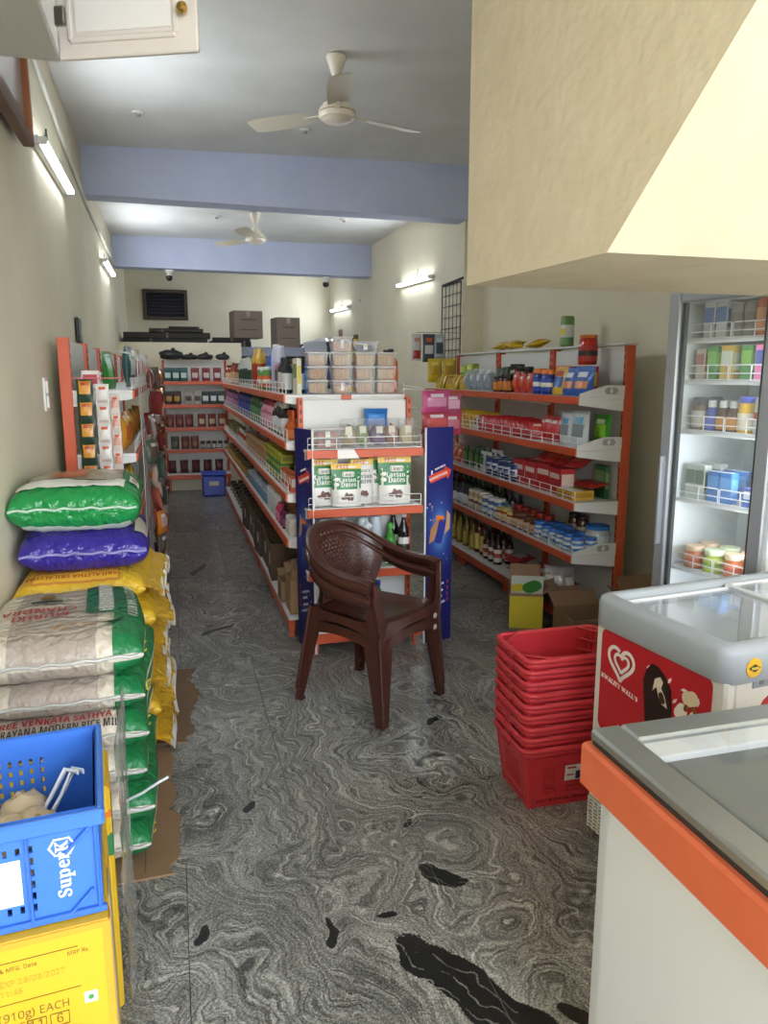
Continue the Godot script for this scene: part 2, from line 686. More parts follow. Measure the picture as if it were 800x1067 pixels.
# ================================================================ lamps, fans and things fixed to walls
func tube_light(at: Vector3, side: float, length: float, label: String, tilt := 0.0) -> void:
	var t := thing("tube_light", label, "light", at, 0.0, "fluorescent tubes on the walls")
	t.rotation.x = tilt
	part(t, "batten", mid_box(0.035, 0.045, length, 0.004), mat("e8e8e4", 0.5), Vector3(side * 0.0175, 0, 0))
	var st := begin()
	add_tube(st, [Vector3(0, 0, -length / 2 + 0.03), Vector3(0, 0, length / 2 - 0.03)], 0.014, 12)
	part(t, "tube", done(st), glow("f2f8ff", TUBE_GLOW), Vector3(side * 0.058, 0, 0))
	for s in [-1, 1]:
		part(t, "end_cap", mid_box(0.055, 0.034, 0.03, 0.004), mat("f0f0ec", 0.5), Vector3(side * 0.045, 0, s * (length / 2 - 0.015)))
	var st2 := begin()
	add_tube(st2, [Vector3(side * 0.01, 0.02, 0.05), Vector3(side * 0.012, 0.08, 0.03), Vector3(side * 0.006, 0.13, 0.06)], 0.004, 5)
	part(t, "cable", done(st2), mat("6a6c66", 0.6))
	var l := AreaLight3D.new()
	l.name = "tube_glow"
	l.area_size = Vector2(length, 0.03)
	l.light_color = Color(0.92, 0.96, 1.0)
	l.light_energy = TUBE_LIGHT
	l.shadow_enabled = true
	l.position = Vector3(side * 0.075, 0, 0)
	l.rotation = Vector3(0, -side * PI / 2, 0)
	t.add_child(l)

const TUBE_GLOW := 12.0
const TUBE_LIGHT := 1.0

func ceiling_fan(at: Vector3, drop: float, turn: float, label: String) -> void:
	var t := thing("ceiling_fan", label, "fan", at, turn, "ceiling fans")
	var ivory := mat("e9e0cd", 0.4)
	part(t, "canopy", lathe("fancanopy", [Vector2(0.016, -0.13), Vector2(0.022, -0.125), Vector2(0.058, -0.02), Vector2(0.06, -0.012), Vector2(0.05, -0.004), Vector2(0.0, -0.004)], 20), ivory)
	part(t, "rod", lathe("fanrod%.2f" % drop, [Vector2(0.011, -drop + 0.14), Vector2(0.011, -0.12)], 10), ivory)
	part(t, "cup", lathe("fancup", [Vector2(0.06, 0.0), Vector2(0.058, 0.012), Vector2(0.025, 0.07), Vector2(0.014, 0.09)], 20), ivory, Vector3(0, -drop + 0.085, 0))
	var motor := part(t, "motor", lathe("fanmotor", [Vector2(0.0, -0.01), Vector2(0.07, -0.008), Vector2(0.082, 0.0), Vector2(0.086, 0.004), Vector2(0.1, 0.01), Vector2(0.106, 0.022), Vector2(0.106, 0.036), Vector2(0.109, 0.038), Vector2(0.109, 0.05), Vector2(0.1, 0.064), Vector2(0.085, 0.07), Vector2(0.082, 0.085), Vector2(0.06, 0.09), Vector2(0.0, 0.09)], 28), ivory, Vector3(0, -drop, 0))
	part(motor, "band", lathe("fanband", [Vector2(0.107, 0.037), Vector2(0.1105, 0.04), Vector2(0.1105, 0.043), Vector2(0.107, 0.046)], 28), mat("b9a374", 0.3, 0.6))
	for i in 3:
		var a := TAU * i / 3.0
		var st := begin()
		var f := func(u: float, v: float) -> Vector3:
			var x: float = 0.19 + u * 0.4
			var w: float = 0.058 + 0.012 * sin(u * PI * 0.8)
			if u > 0.95:
				w *= 0.85
			var zz: float = (v - 0.5) * 2.0 * w
			return Vector3(x, -zz * 0.22 + 0.004, zz)
		add_sheet(st, 8, 3, f, Vector3.UP)
		var g := func(u: float, v: float) -> Vector3:
			return f.call(u, v) - Vector3(0, 0.003, 0)
		add_sheet(st, 8, 3, g, Vector3.DOWN)
		part(t, "blade", done(st), mat("d9cfba", 0.4), Vector3(0, -drop + 0.035, 0), Vector3(0, a, 0))
		part(t, "blade_arm", mid_box(0.13, 0.006, 0.03, 0.002), ivory, Vector3(cos(a) * 0.15, -drop + 0.037, -sin(a) * 0.15), Vector3(0, a, 0))

func build_ceiling_things() -> void:
	tube_light(Vector3(LEFT, 2.714, -4.975), 1, 1.18, "lit white fluorescent tube on left wall beside star ornament")
	tube_light(Vector3(LEFT, 2.643, -8.74), 1, 1.2, "lit white fluorescent tube on left wall between the two blue beams")
	tube_light(Vector3(RIGHT, 2.526, -8.03), -1, 1.16, "lit white fluorescent tube on right wall above the wire grid", 0.03)
	tube_light(Vector3(RIGHT, 2.532, -11.78), -1, 1.2, "lit white fluorescent tube on right wall above the loft", 0.03)
	ceiling_fan(Vector3(1.01, 3.36, -4.63), 0.355, 0.35, "ivory ceiling fan hanging in front of both blue beams")
	ceiling_fan(Vector3(0.925, 3.2, -8.29), 0.305, 0.15, "ivory ceiling fan hanging between the two blue beams")
	for q in [[Vector3(-0.131, 3.36, -5.96), "white ceiling rose near the left wall"], [Vector3(1.067, 3.36, -6.02), "white ceiling rose beyond the first fan"], [Vector3(0.55, 3.2, -8.6), "white ceiling rose left of the rear fan"], [Vector3(1.9, 3.2, -8.4), "white ceiling rose right of the rear fan"]]:
		var t := thing("ceiling_rose", q[1], "ceiling rose", q[0], 0.0, "ceiling roses")
		part(t, "plate", lathe("roseplate", [Vector2(0.0, -0.014), Vector2(0.03, -0.014), Vector2(0.042, -0.008), Vector2(0.045, 0.0)], 18), mat("dcd9d2", 0.6))
		part(t, "boss", lathe("roseboss", [Vector2(0.0, -0.03), Vector2(0.014, -0.028), Vector2(0.018, -0.012)], 12), mat("9a958a", 0.6))
	# conduit along the left wall
	var st := begin()
	add_tube(st, [Vector3(LEFT + 0.018, 3.2, -3.4), Vector3(LEFT + 0.018, 3.14, -4.6), Vector3(LEFT + 0.018, 3.02, -5.7), Vector3(LEFT + 0.018, 2.93, -6.9), Vector3(LEFT + 0.018, 2.9, -8.4), Vector3(LEFT + 0.018, 2.85, -10.05)], 0.012, 8)
	var c := part(self, "conduit_pipe", done(st), mat("d8d6cc", 0.5))
	tag(c, "thin white conduit pipe running along left wall above the tubes", "pipe")
	# five-pointed star ornament
	var star := []
	for i in 10:
		var r := 0.085 if i % 2 == 0 else 0.034
		star.append(Vector2(sin(TAU * i / 10.0) * r, cos(TAU * i / 10.0) * r))
	var so := thing("star_ornament", "dark green paper star stuck on left wall beside a lit tube", "ornament", Vector3(LEFT + 0.006, 2.83, -4.92), PI / 2)
	part(so, "star", prism(star, 0.008), mat("3c463f", 0.5))
	part(so, "centre", prism(round_rect(0.03, 0.03, 0.014), 0.004), mat("56604f", 0.4), Vector3(0, 0, 0.006))
	# framed picture, leaning out from the left wall
	var fr := thing("picture_frame", "brown wooden picture frame hung high on the left wall", "picture frame", Vector3(LEFT + 0.05, 2.55, -3.44), PI / 2)
	fr.rotation.z = 0.0
	part(fr, "glass", mid_box(0.84, 0.56, 0.008), mat("b6b0b4", 0.2), Vector3(0, 0.32, 0.0))
	for s in [-1, 1]:
		part(fr, "stile", mid_box(0.045, 0.64, 0.05, 0.006), mat("b5764f", 0.45), Vector3(s * 0.44, 0.32, 0.006))
		part(fr, "rail", mid_box(0.92, 0.045, 0.05, 0.006), mat("6e5040", 0.5), Vector3(0, 0.32 + s * 0.3, 0.006))
	part(fr, "mat_border", mid_box(0.835, 0.07, 0.004), mat("7c6455", 0.5), Vector3(0, 0.075, 0.006))
	# cameras below the rear beam
	for q in [[Vector3(0.04, 2.83, -10.2), "white dome security camera above the back window"], [Vector3(2.03, 2.8, -10.1), "white dome security camera near the right wall"]]:
		var t := thing("security_camera", q[1], "camera", q[0], 0.0, "security cameras under the rear beam")
		part(t, "base", lathe("cambase", [Vector2(0.0, -0.03), Vector2(0.045, -0.03), Vector2(0.055, -0.02), Vector2(0.058, 0.0)], 18), mat("e9e9e6", 0.4))
		part(t, "stem", lathe("camstem", [Vector2(0.025, -0.07), Vector2(0.03, -0.03)], 14), mat("e0e0dc", 0.4))
		part(t, "head", lathe("camhead", [Vector2(0.0, -0.135), Vector2(0.03, -0.125), Vector2(0.042, -0.1), Vector2(0.04, -0.078), Vector2(0.02, -0.064), Vector2(0.0, -0.06)], 18), mat("18181a", 0.2))
	var wire := begin()
	add_tube(wire, [Vector3(2.05, 2.7, -10.3), Vector3(2.06, 2.2, -11.9), Vector3(2.1, 1.92, -12.5)], 0.005, 5)
	# exhaust grille and cable on the right wall
	var ex := thing("wall_socket", "small white socket on right wall under the rear beam", "socket", Vector3(RIGHT - 0.004, 2.5, -10.55), -PI / 2)
	part(ex, "plate", cbox(0.1, 0.1, 0.012, 0.004), mat("dcdad2", 0.5))
	part(ex, "boss", cbox(0.05, 0.05, 0.03, 0.01), mat("c9c7be", 0.5), Vector3(0, 0.025, 0.012))
	var sw := thing("light_switch", "white switch plate on left wall behind orange rack upright", "switch", Vector3(LEFT + 0.005, 1.36, -4.16), PI / 2)
	part(sw, "plate", cbox(0.1, 0.17, 0.012, 0.004), mat("ecebe6", 0.4))
	for i in 2:
		part(sw, "rocker", cbox(0.035, 0.06, 0.01, 0.003), mat("f4f3ee", 0.35), Vector3(0, 0.018 + i * 0.072, 0.009))
	var po := thing("wall_packet", "dark green packet pinned to left wall above the packet rack", "packet", Vector3(LEFT + 0.018, 1.76, -5.75), PI / 2)
	part(po, "sleeve", cbox(0.2, 0.17, 0.02, 0.006), mat("1c241f", 0.3))
	part(po, "label", cbox(0.06, 0.15, 0.004, 0.001), mat("5d6d60", 0.3), Vector3(-0.04, 0.01, 0.011))
	part(po, "label_patch", cbox(0.04, 0.06, 0.004, 0.001), mat("a8b0a0", 0.3), Vector3(0.055, 0.05, 0.011))
	build_cabinet()
	build_loft()

func build_cabinet() -> void:
	var cb := thing("wall_cabinet", "white wall cabinet hung high on left wall with one door open", "cabinet", Vector3(LEFT, 2.42, -1.98))
	var wh := mat("cfccc6", 0.5)
	part(cb, "bottom_board", cbox(0.36, 0.022, 1.02, 0.003), mat("b9b8b4", 0.55), Vector3(0.18, 0, 0))
	part(cb, "top_board", cbox(0.36, 0.022, 1.02, 0.003), wh, Vector3(0.18, 0.66, 0))
	for s in [-1, 1]:
		part(cb, "side_board", cbox(0.36, 0.64, 0.02, 0.003), wh, Vector3(0.18, 0.021, s * 0.5))
	part(cb, "back_board", cbox(0.012, 0.64, 0.98, 0.002), wh, Vector3(0.008, 0.021, 0))
	part(cb, "shelf_board", cbox(0.33, 0.018, 0.97, 0.002), wh, Vector3(0.18, 0.33, 0))
	# the open door: hinged on the far end
	for k in 2:
		var d := Node3D.new()
		d.name = "door"
		cb.add_child(d, true)
		if k == 0:
			d.position = Vector3(0.365, 0.0, -0.5)
			d.rotation.y = -24.0 * DEG
		else:
			d.position = Vector3(0.372, 0.0, 0.5)
			d.rotation.y = 90.0 * DEG
		var W := 0.41 if k == 0 else 0.48
		part(d, "door_leaf", cbox(W, 0.66, 0.018, 0.004), mat("d6cfc8", 0.45), Vector3(W / 2, 0, 0))
		for s in [-1, 1]:
			part(d, "moulding", cbox(W - 0.1, 0.014, 0.01, 0.003), mat("d9d2ca", 0.45), Vector3(W / 2 - 0.01, 0.33 + s * 0.285 - 0.007, 0.013))
			part(d, "moulding", cbox(0.014, 0.57, 0.01, 0.003), mat("d9d2ca", 0.45), Vector3(W / 2 - 0.01 + s * (W / 2 - 0.05), 0.045, 0.013))
			part(d, "hinge", cbox(0.03, 0.05, 0.014, 0.003), mat("8d8a80", 0.35, 0.8), Vector3(0.012, 0.33 + s * 0.22 - 0.025, 0.012))
		part(d, "inner_panel", cbox(W - 0.13, 0.53, 0.006, 0.002), mat("e4e2de", 0.4), Vector3(W / 2 - 0.01, 0.065, 0.011))
		part(d, "knob", lathe("brassknob", [Vector2(0.006, 0.0), Vector2(0.006, 0.012), Vector2(0.014, 0.016), Vector2(0.016, 0.026), Vector2(0.01, 0.034), Vector2(0.0, 0.036)], 14), mat("c9a457", 0.25, 0.9), Vector3(W - 0.033, 0.1, 0.009), Vector3(PI / 2, 0, 0))

func build_loft() -> void:
	var y := 1.9
	# two cartons on the loft
	for q in [[Vector3(1.05, y + 0.13, -10.95), 0.4, 0.37, 0.12, "closed brown carton on the loft, raised on dark boards"], [Vector3(1.58, y, -10.8), 0.33, 0.41, 0.14, "closed brown carton on the loft beside the plastic sheet"]]:
		var t := thing("carton", q[4], "carton", q[0], q[3], "cartons on the loft")
		var w: float = q[1]
		var h: float = q[2]
		part(t, "box_body", cbox(w, h, 0.34, 0.006), mat("8a7b70", 0.85))
		part(t, "tape", cbox(0.05, 0.002, 0.342, 0.0), mat("a89478", 0.3), Vector3(0, h, 0))
		part(t, "tape_end", cbox(0.05, 0.08, 0.002, 0.0), mat("a89478", 0.3), Vector3(0, h - 0.08, 0.171))
		part(t, "print", cbox(w * 0.5, 0.014, 0.001, 0.0), mat("5b4b44", 0.8), Vector3(0, h * 0.66, 0.1712))
		part(t, "print", cbox(w * 0.66, 0.01, 0.001, 0.0), mat("5b4b44", 0.8), Vector3(0, h * 0.3, 0.1712))
	# stack of dark planks
	var dark := ["26231f", "2e2a25", "1f1d1b", "332d24"]
	var k := 0
	for q in [[-0.05, 0.0, 1.1, 0.11, -10.75], [-0.02, 0.11, 1.12, 0.08, -10.78], [0.8, 0.0, 0.55, 0.08, -10.68], [0.1, 0.19, 0.7, 0.05, -10.75], [0.82, 0.08, 0.5, 0.05, -10.72], [0.2, 0.24, 0.4, 0.03, -10.8]]:
		var t := thing("timber_plank", "dark timber plank in the stack lying along the loft edge", "plank", Vector3(q[0], y + q[1], q[4]), 0.02 * (k % 3 - 1), "dark planks stored on the loft")
		part(t, "board", cbox(q[2], q[3] - 0.002, 0.24, 0.006), mat(dark[k % 4], 0.7))
		part(t, "strap", cbox(0.03, q[3] + 0.004 - 0.004, 0.246, 0.001), mat("5c564a", 0.6), Vector3(0.18 * (k % 3 - 1), 0, 0))
		k += 1
	# crumpled plastic sheets hanging over the edge
	var n := FastNoiseLite.new()
	n.seed = 3
	n.frequency = 4.0
	var st := begin()
	var f := func(u: float, v: float) -> Vector3:
		var x: float = 1.78 + u * 0.7
		var zz: float = -10.98 + v * 0.62
		var yy: float = y + 0.03 + 0.11 * maxf(0.0, sin(u * PI)) * (1.0 - v * 0.6) + n.get_noise_2d(x, zz) * 0.05
		if v > 0.86:
			yy -= (v - 0.86) * 0.9
		return Vector3(x, maxf(yy, y + 0.004) if v <= 0.9 else yy, zz)
	add_sheet(st, 22, 16, f, Vector3.UP)
	var o := part(self, "plastic_sheet", done(st), mat("b3b9c2", 0.3))
	tag(o, "crumpled grey plastic sheet lying on the loft beside carton", "plastic sheet")
	# curved hose standing in the corner of the loft
	var st2 := begin()
	add_tube(st2, [Vector3(2.5, y + 0.02, -11.4), Vector3(2.52, y + 0.1, -11.45), Vector3(2.53, y + 0.3, -11.5)], 0.03, 8)
	var h := part(self, "bent_pipe", done(st2), mat("8a6a5c", 0.6))
	tag(h, "short bent brown pipe standing in the loft corner", "pipe")
	# dark bundles on top of the back rack
	var q2 := [[0.02, 0.3, 0.13, "bulging"], [0.24, 0.24, 0.07, "flat"], [0.43, 0.22, 0.08, "knotted"], [0.66, 0.18, 0.08, "small"]]
	for i in q2.size():
		var a: Array = q2[i]
		var t := thing("cloth_bundle", "%s dark bag lying on top of the back rack" % a[3], "bag", Vector3(a[0], 1.722, -10.16), 0.0, "dark bags on the back rack")
		part(t, "sack", blob(a[1], a[2], 0.2, i + 5), mat("2b2a2c", 0.45))
		part(t, "knot", blob(0.05, 0.035, 0.05, i + 9), mat("3a383a", 0.45), Vector3(0.02, a[2] - 0.014, 0.02))

# lumpy closed body standing on y = 0
func blob(w: float, h: float, d: float, sd: int) -> ArrayMesh:
	var key := "blob%.3f,%.3f,%.3f,%d" % [w, h, d, sd]
	if not shapes.has(key):
		var n := FastNoiseLite.new()
		n.seed = sd
		n.frequency = 1.6
		var st := begin()
		st.set_smooth_group(2)
		var nu := 16
		var nv := 9
		var P := func(i: int, j: int) -> Vector3:
			var a := TAU * (i % nu) / nu
			var b := PI * j / nv - PI / 2
			var dir := Vector3(cos(a) * cos(b), sin(b), sin(a) * cos(b))
			var r := 1.0 + n.get_noise_3dv(dir * 1.2) * 0.35
			var p := dir * r
			return Vector3(p.x * w / 2, maxf(0.0, h * 0.46 + p.y * h * 0.5), p.z * d / 2)
		for j in nv:
			for i in nu:
				var a: Vector3 = P.call(i, j)
				var b: Vector3 = P.call(i + 1, j)
				var c: Vector3 = P.call(i + 1, j + 1)
				var e: Vector3 = P.call(i, j + 1)
				var m := (a + c) * 0.5 - Vector3(0, h * 0.45, 0)
				if j > 0:
					tri(st, a, b, c, m)
				if j < nv - 1:
					tri(st, a, c, e, m)
		shapes[key] = done(st)
	return shapes[key]

# ================================================================ racks
const ORANGE := "cc5934"
const RACKWHITE := "dcdcd8"

# white wire guard along the front of a shelf: length along x, standing at z
func wire_guard(length: float, h := 0.045) -> ArrayMesh:
	var key := "guard%.3f,%.3f" % [length, h]
	if not shapes.has(key):
		var paths := []
		var a := length / 2 - 0.008
		var n := maxi(2, roundi(length / 0.3))
		for i in n:
			var x0 := -a + 2.0 * a * i / n + 0.004
			var x1 := -a + 2.0 * a * (i + 1) / n - 0.004
			paths.append([Vector3(x0, 0, 0), Vector3(x0, h, 0), Vector3(x0 + 0.004, h + 0.003, 0), Vector3(x1 - 0.004, h + 0.003, 0), Vector3(x1, h, 0), Vector3(x1, 0, 0)])
			paths.append([Vector3(x0, h * 0.5, 0), Vector3(x1, h * 0.5, 0)])
			paths.append([Vector3(x0, 0.004, 0), Vector3(x1, 0.004, 0)])
			paths.append([Vector3((x0 + x1) / 2, 0, 0), Vector3((x0 + x1) / 2, h, 0)])
		shapes[key] = tube_mesh(paths, 0.0026, 5)
	return shapes[key]

func slot_strip(h: float) -> ArrayMesh:
	var key := "slots%.3f" % h
	if not shapes.has(key):
		var st := begin()
		var n := int(h / 0.05)
		for i in n:
			add_box(st, Vector3(0, 0.04 + i * 0.05, 0), Vector3(0.008, 0.026, 0.002))
		shapes[key] = done(st)
	return shapes[key]

func bracket_mesh(depth: float) -> ArrayMesh:
	var key := "bracket%.3f" % depth
	if not shapes.has(key):
		shapes[key] = prism([Vector2(0, 0.0), Vector2(0, -0.085), Vector2(depth, -0.045), Vector2(depth, 0.0)], 0.012)
	return shapes[key]

func end_guard_mesh(depth: float) -> ArrayMesh:
	var key := "endguard%.3f" % depth
	if not shapes.has(key):
		shapes[key] = prism([Vector2(0, 0.0), Vector2(0, 0.062), Vector2(depth * 0.42, 0.066), Vector2(depth, 0.018), Vector2(depth, 0.0)], 0.004)
	return shapes[key]

func chevron_mesh() -> ArrayMesh:
	if not shapes.has("chevron"):
		var st := begin()
		for k in 2:
			for i in 3:
				var s := 1.0 if k == 0 else -1.0
				var x := 0.045 + s * (0.034 - i * 0.011)
				for t in [-1.0, 1.0]:
					add_box(st, Vector3(x, t * 0.009, 0), Vector3(0.004, 0.024, 0.006), 0.0, Basis(Vector3(0, 0, 1), t * s * 0.6))
		shapes["chevron"] = done(st)
	return shapes["chevron"]

# one side of shelves; front looks along +z, the uprights stand at z = 0
func rack_side(t: Node3D, length: float, depth: float, levels: Array, base_y: float, flip: float, guards: Array, near_end := 0) -> void:
	var wh := mat(RACKWHITE, 0.42)
	var og := mat(ORANGE, 0.4)
	var R := Vector3(0, 0.0 if flip > 0 else PI, 0)
	for i in levels.size():
		var y: float = levels[i]
		var sh := part(t, "shelf", cbox(length - 0.006, 0.018, depth, 0.003), wh, Vector3(0, y - 0.018, flip * (0.02 + depth / 2)))
		part(sh, "price_lip", cbox(length - 0.006, 0.045, 0.012, 0.003), og, Vector3(0, -0.026, flip * (depth / 2 + 0.006)))
		for s in [-1, 1]:
			part(sh, "bracket", bracket_mesh(depth), wh, Vector3(s * (length / 2 - 0.012), 0.016, -flip * depth / 2), Vector3(0, -PI / 2 * flip, 0))
		if guards.has(i):
			part(sh, "wire_guard", wire_guard(length, 0.062), mat("e6e6e2", 0.4), Vector3(0, 0.018, flip * (depth / 2 - 0.006)))
		if near_end != 0 and i != 2:
			var g := part(sh, "end_guard", end_guard_mesh(depth), wh, Vector3(near_end * (length / 2 - 0.004), 0.018, -flip * depth / 2), Vector3(0, -PI / 2 * flip, 0))
			part(sh, "chevrons", chevron_mesh(), mat("3a3936", 0.6), Vector3(near_end * (length / 2 - 0.004), 0.018 + 0.034, -flip * depth / 2 + flip * 0.05), Vector3(0, -PI / 2 * flip, 0))
	var b := part(t, "base_shelf", cbox(length - 0.006, 0.018, depth + 0.02, 0.003), wh, Vector3(0, base_y - 0.018, flip * (0.02 + depth / 2)))
	part(b, "kick_board", cbox(length - 0.006, 0.06, 0.014, 0.003), og, Vector3(0, -0.055, flip * (depth / 2 + 0.005)))
	for s in [-1, 1]:
		part(b, "foot", prism([Vector2(-0.035, 0), Vector2(0.035, 0), Vector2(0.03, -0.05), Vector2(0.008, -0.06), Vector2(0.006, -(base_y - 0.018)), Vector2(-0.006, -(base_y - 0.018)), Vector2(-0.008, -0.06), Vector2(-0.03, -0.05)], 0.03), og, Vector3(s * (length / 2 - 0.045), 0.0, flip * (depth / 2 - 0.012)))

func rack(called: String, label: String, group: String, at: Vector3, turn: float, length: float, depth: float, height: float, levels: Array, base_y: float, double := false, guards := [0, 1, 2, 3], near_end := 0, cap := 0.0) -> Node3D:
	var t := thing(called, label, "rack", at, turn, group)
	var og := mat(ORANGE, 0.4)
	var wh := mat(RACKWHITE, 0.42)
	for s in [-1, 1]:
		var u := part(t, "upright", cbox(0.028, height, 0.06, 0.003), og, Vector3(s * (length / 2 - 0.014), 0, 0))
		part(u, "slot_holes", slot_strip(height), mat("4a1f12", 0.7), Vector3(0, 0, 0.0305))
		if double:
			part(u, "slot_holes", slot_strip(height), mat("4a1f12", 0.7), Vector3(0, 0, -0.0305))
	var ys := [base_y]
	for k in levels.size():
		ys.append(levels[levels.size() - 1 - k])
	ys.append(height - 0.01)
	for k in ys.size() - 1:
		part(t, "back_panel", cbox(length - 0.058, ys[k + 1] - ys[k] - 0.004, 0.02, 0.002), wh, Vector3(0, ys[k] + 0.001, 0))
	if cap > 0.0:
		part(t, "top_ledge", cbox(length - 0.006, 0.014, cap, 0.003), wh, Vector3(0, height, 0))
	rack_side(t, length, depth, levels, base_y, 1.0, guards, near_end)
	if double:
		rack_side(t, length, depth, levels, base_y, -1.0, guards, 0)
	return t

const RY := [1.417, 1.12, 0.802, 0.485]   # right rack boards, top down
const RB := 0.135
const GY := [1.432, 1.17, 0.868, 0.6]     # gondola boards
const GB := 0.13
const EY := [1.145, 0.822, 0.47]          # end stand boards
const LY := [1.46, 1.12, 0.8, 0.48]       # left rack boards
const BY := [1.45, 1.155, 0.86, 0.575]    # back rack boards

func build_racks() -> void:
	# right wall: three bays
	var where := ["beside the refrigerator", "in the middle of the right wall", "beside the wire grid"]
	for i in 3:
		rack("shelf_rack", "orange and white shelf rack %s" % where[i], "racks along the right wall", Vector3(2.555, 0, -3.85 - 0.45 - i * 0.9), -PI / 2, 0.9, 0.3, 1.71, RY, RB, false, [1, 2, 3], 1 if i == 0 else 0, 0.085)
	# gondola in the middle: six bays back to back
	for i in 6:
		rack("gondola_rack", "orange and white double sided shelf rack, %s from the blue boards" % ["first", "second", "third", "fourth", "fifth", "sixth"][i], "gondola racks back to back", Vector3(0.96, 0, -4.225 - 0.45 - i * 0.9), -PI / 2, 0.9, 0.33, 1.43 if i > 0 else 1.43, GY, GB, true, [0, 1, 2])
	# left wall: five bays
	for i in 5:
		rack("packet_rack", "orange and white packet rack along left wall, bay %s" % ["behind the rice bags", "second from the rice bags", "third from the rice bags", "fourth from the rice bags", "beside the back rack"][i], "racks along the left wall", Vector3(-0.535, 0, -4.3 - 0.45 - i * 0.9), PI / 2, 0.9, 0.31, 1.735, LY, RB, false, [0, 1])
	# back rack under the loft
	rack("back_rack", "orange and white rack across the end of the aisle", "", Vector3(0.3, 0, -10.28), 0.0, 0.82, 0.22, 1.72, BY, 0.26, false, [])
	build_end_stand()

func build_end_stand() -> void:
	var t := rack("end_stand", "white display rack with blue side boards facing the entrance", "", Vector3(1.0, 0, -4.19), 0.0, 0.66, 0.235, 1.415, EY, 0.135, false, [0, 1, 2])
	# blue printed side boards
	for s in [0, 1]:
		var w := 0.215 if s == 0 else 0.185
		var wing := Node3D.new()
		wing.name = "side_board"
		t.add_child(wing, true)
		wing.position = Vector3(-0.295, 0.0, 0.262) if s == 0 else Vector3(0.34, 0.0, 0.26)
		wing.rotation.y = 106.0 * DEG if s == 0 else 14.0 * DEG
		wing.set_meta("label", "dark blue printed side board with orange arrow")
		var dirx := 1.0
		var board := part(wing, "board", cbox(w, 1.25, 0.006, 0.001), blue_board_material(), Vector3(w / 2 * dirx, 0.005, 0))
		part(wing, "white_edge", cbox(0.009, 1.25, 0.01, 0.001), mat("e8e6e2", 0.4), Vector3(0.0 if s == 1 else 0.0, 0.005, 0))
		if s == 0:
			board.rotation.y = 0
		# orange arrow with white words
		var zf := 0.0045 if s == 1 else -0.0045
		var rz := 0.32
		var ry := 0.0 if s == 1 else PI
		var ar := part(wing, "arrow", prism([Vector2(-0.07, -0.022), Vector2(0.045, -0.022), Vector2(0.045, -0.04), Vector2(0.085, 0.0), Vector2(0.045, 0.04), Vector2(0.045, 0.022), Vector2(-0.07, 0.022)], 0.002), mat("d9482c", 0.4), Vector3(w * 0.5, 0.985, zf), Vector3(0, ry, rz))
		part(wing, "lettering", words("SUPERFOODS", 0.0145, 0.001), mat("f4e9e4", 0.4), Vector3(w * 0.45, 0.981, zf * 1.5), Vector3(0, ry, rz))
		part(wing, "lettering", words("NOW WITH", 0.010, 0.001), mat("f0eef2", 0.4), Vector3(w * 0.52, 1.03, zf), Vector3(0, ry, rz))
		# small jar picture: printed pieces
		part(wing, "print_jar", prism(round_rect(0.05, 0.14, 0.012), 0.001), mat("2a3690", 0.4), Vector3(w * 0.55, 0.66, zf), Vector3(0, ry, -0.25))
		part(wing, "print_lid", prism(round_rect(0.052, 0.035, 0.006), 0.001), mat("e57a2c", 0.4), Vector3(w * 0.53, 0.735, zf), Vector3(0, ry, -0.25))
		part(wing, "print_splash", prism([Vector2(-0.03, -0.07), Vector2(0.0, -0.05), Vector2(0.02, 0.0), Vector2(0.03, 0.09), Vector2(0.0, 0.05), Vector2(-0.025, 0.02)], 0.001), mat("b98255", 0.4), Vector3(w * 0.33, 0.66, zf), Vector3(0, ry, -0.1))
		part(wing, "print_splash", prism([Vector2(-0.02, -0.06), Vector2(0.02, -0.03), Vector2(0.03, 0.05), Vector2(0.01, 0.08), Vector2(0.0, 0.02)], 0.001), mat("c99f72", 0.4), Vector3(w * 0.78, 0.7, zf), Vector3(0, ry, 0.1))
		for k in 4:
			part(wing, "print_bar", cbox([0.085, 0.06, 0.065, 0.09][k], 0.013, 0.001, 0.0), mat("cfd3ea", 0.4), Vector3(w * (0.5 + 0.03 * (k % 2)), 0.335 - k * 0.037, zf), Vector3(0, ry, rz))
			part(wing, "print_hook", prism([Vector2(-0.006, -0.012), Vector2(0.006, -0.006), Vector2(0.008, 0.006), Vector2(-0.002, 0.014), Vector2(0.002, 0.002)], 0.001), mat("d0563c", 0.4), Vector3(w * 0.83, 0.358 - k * 0.036, zf), Vector3(0, ry, 0.2))
	# price strip on the top lip
	part(t, "price_strip", prism([Vector2(-0.06, -0.024), Vector2(0.06, -0.024), Vector2(0.03, 0.024), Vector2(-0.06, 0.024)], 0.002), mat("efe9e2", 0.5), Vector3(-0.1, EY[0] - 0.022, 0.269))

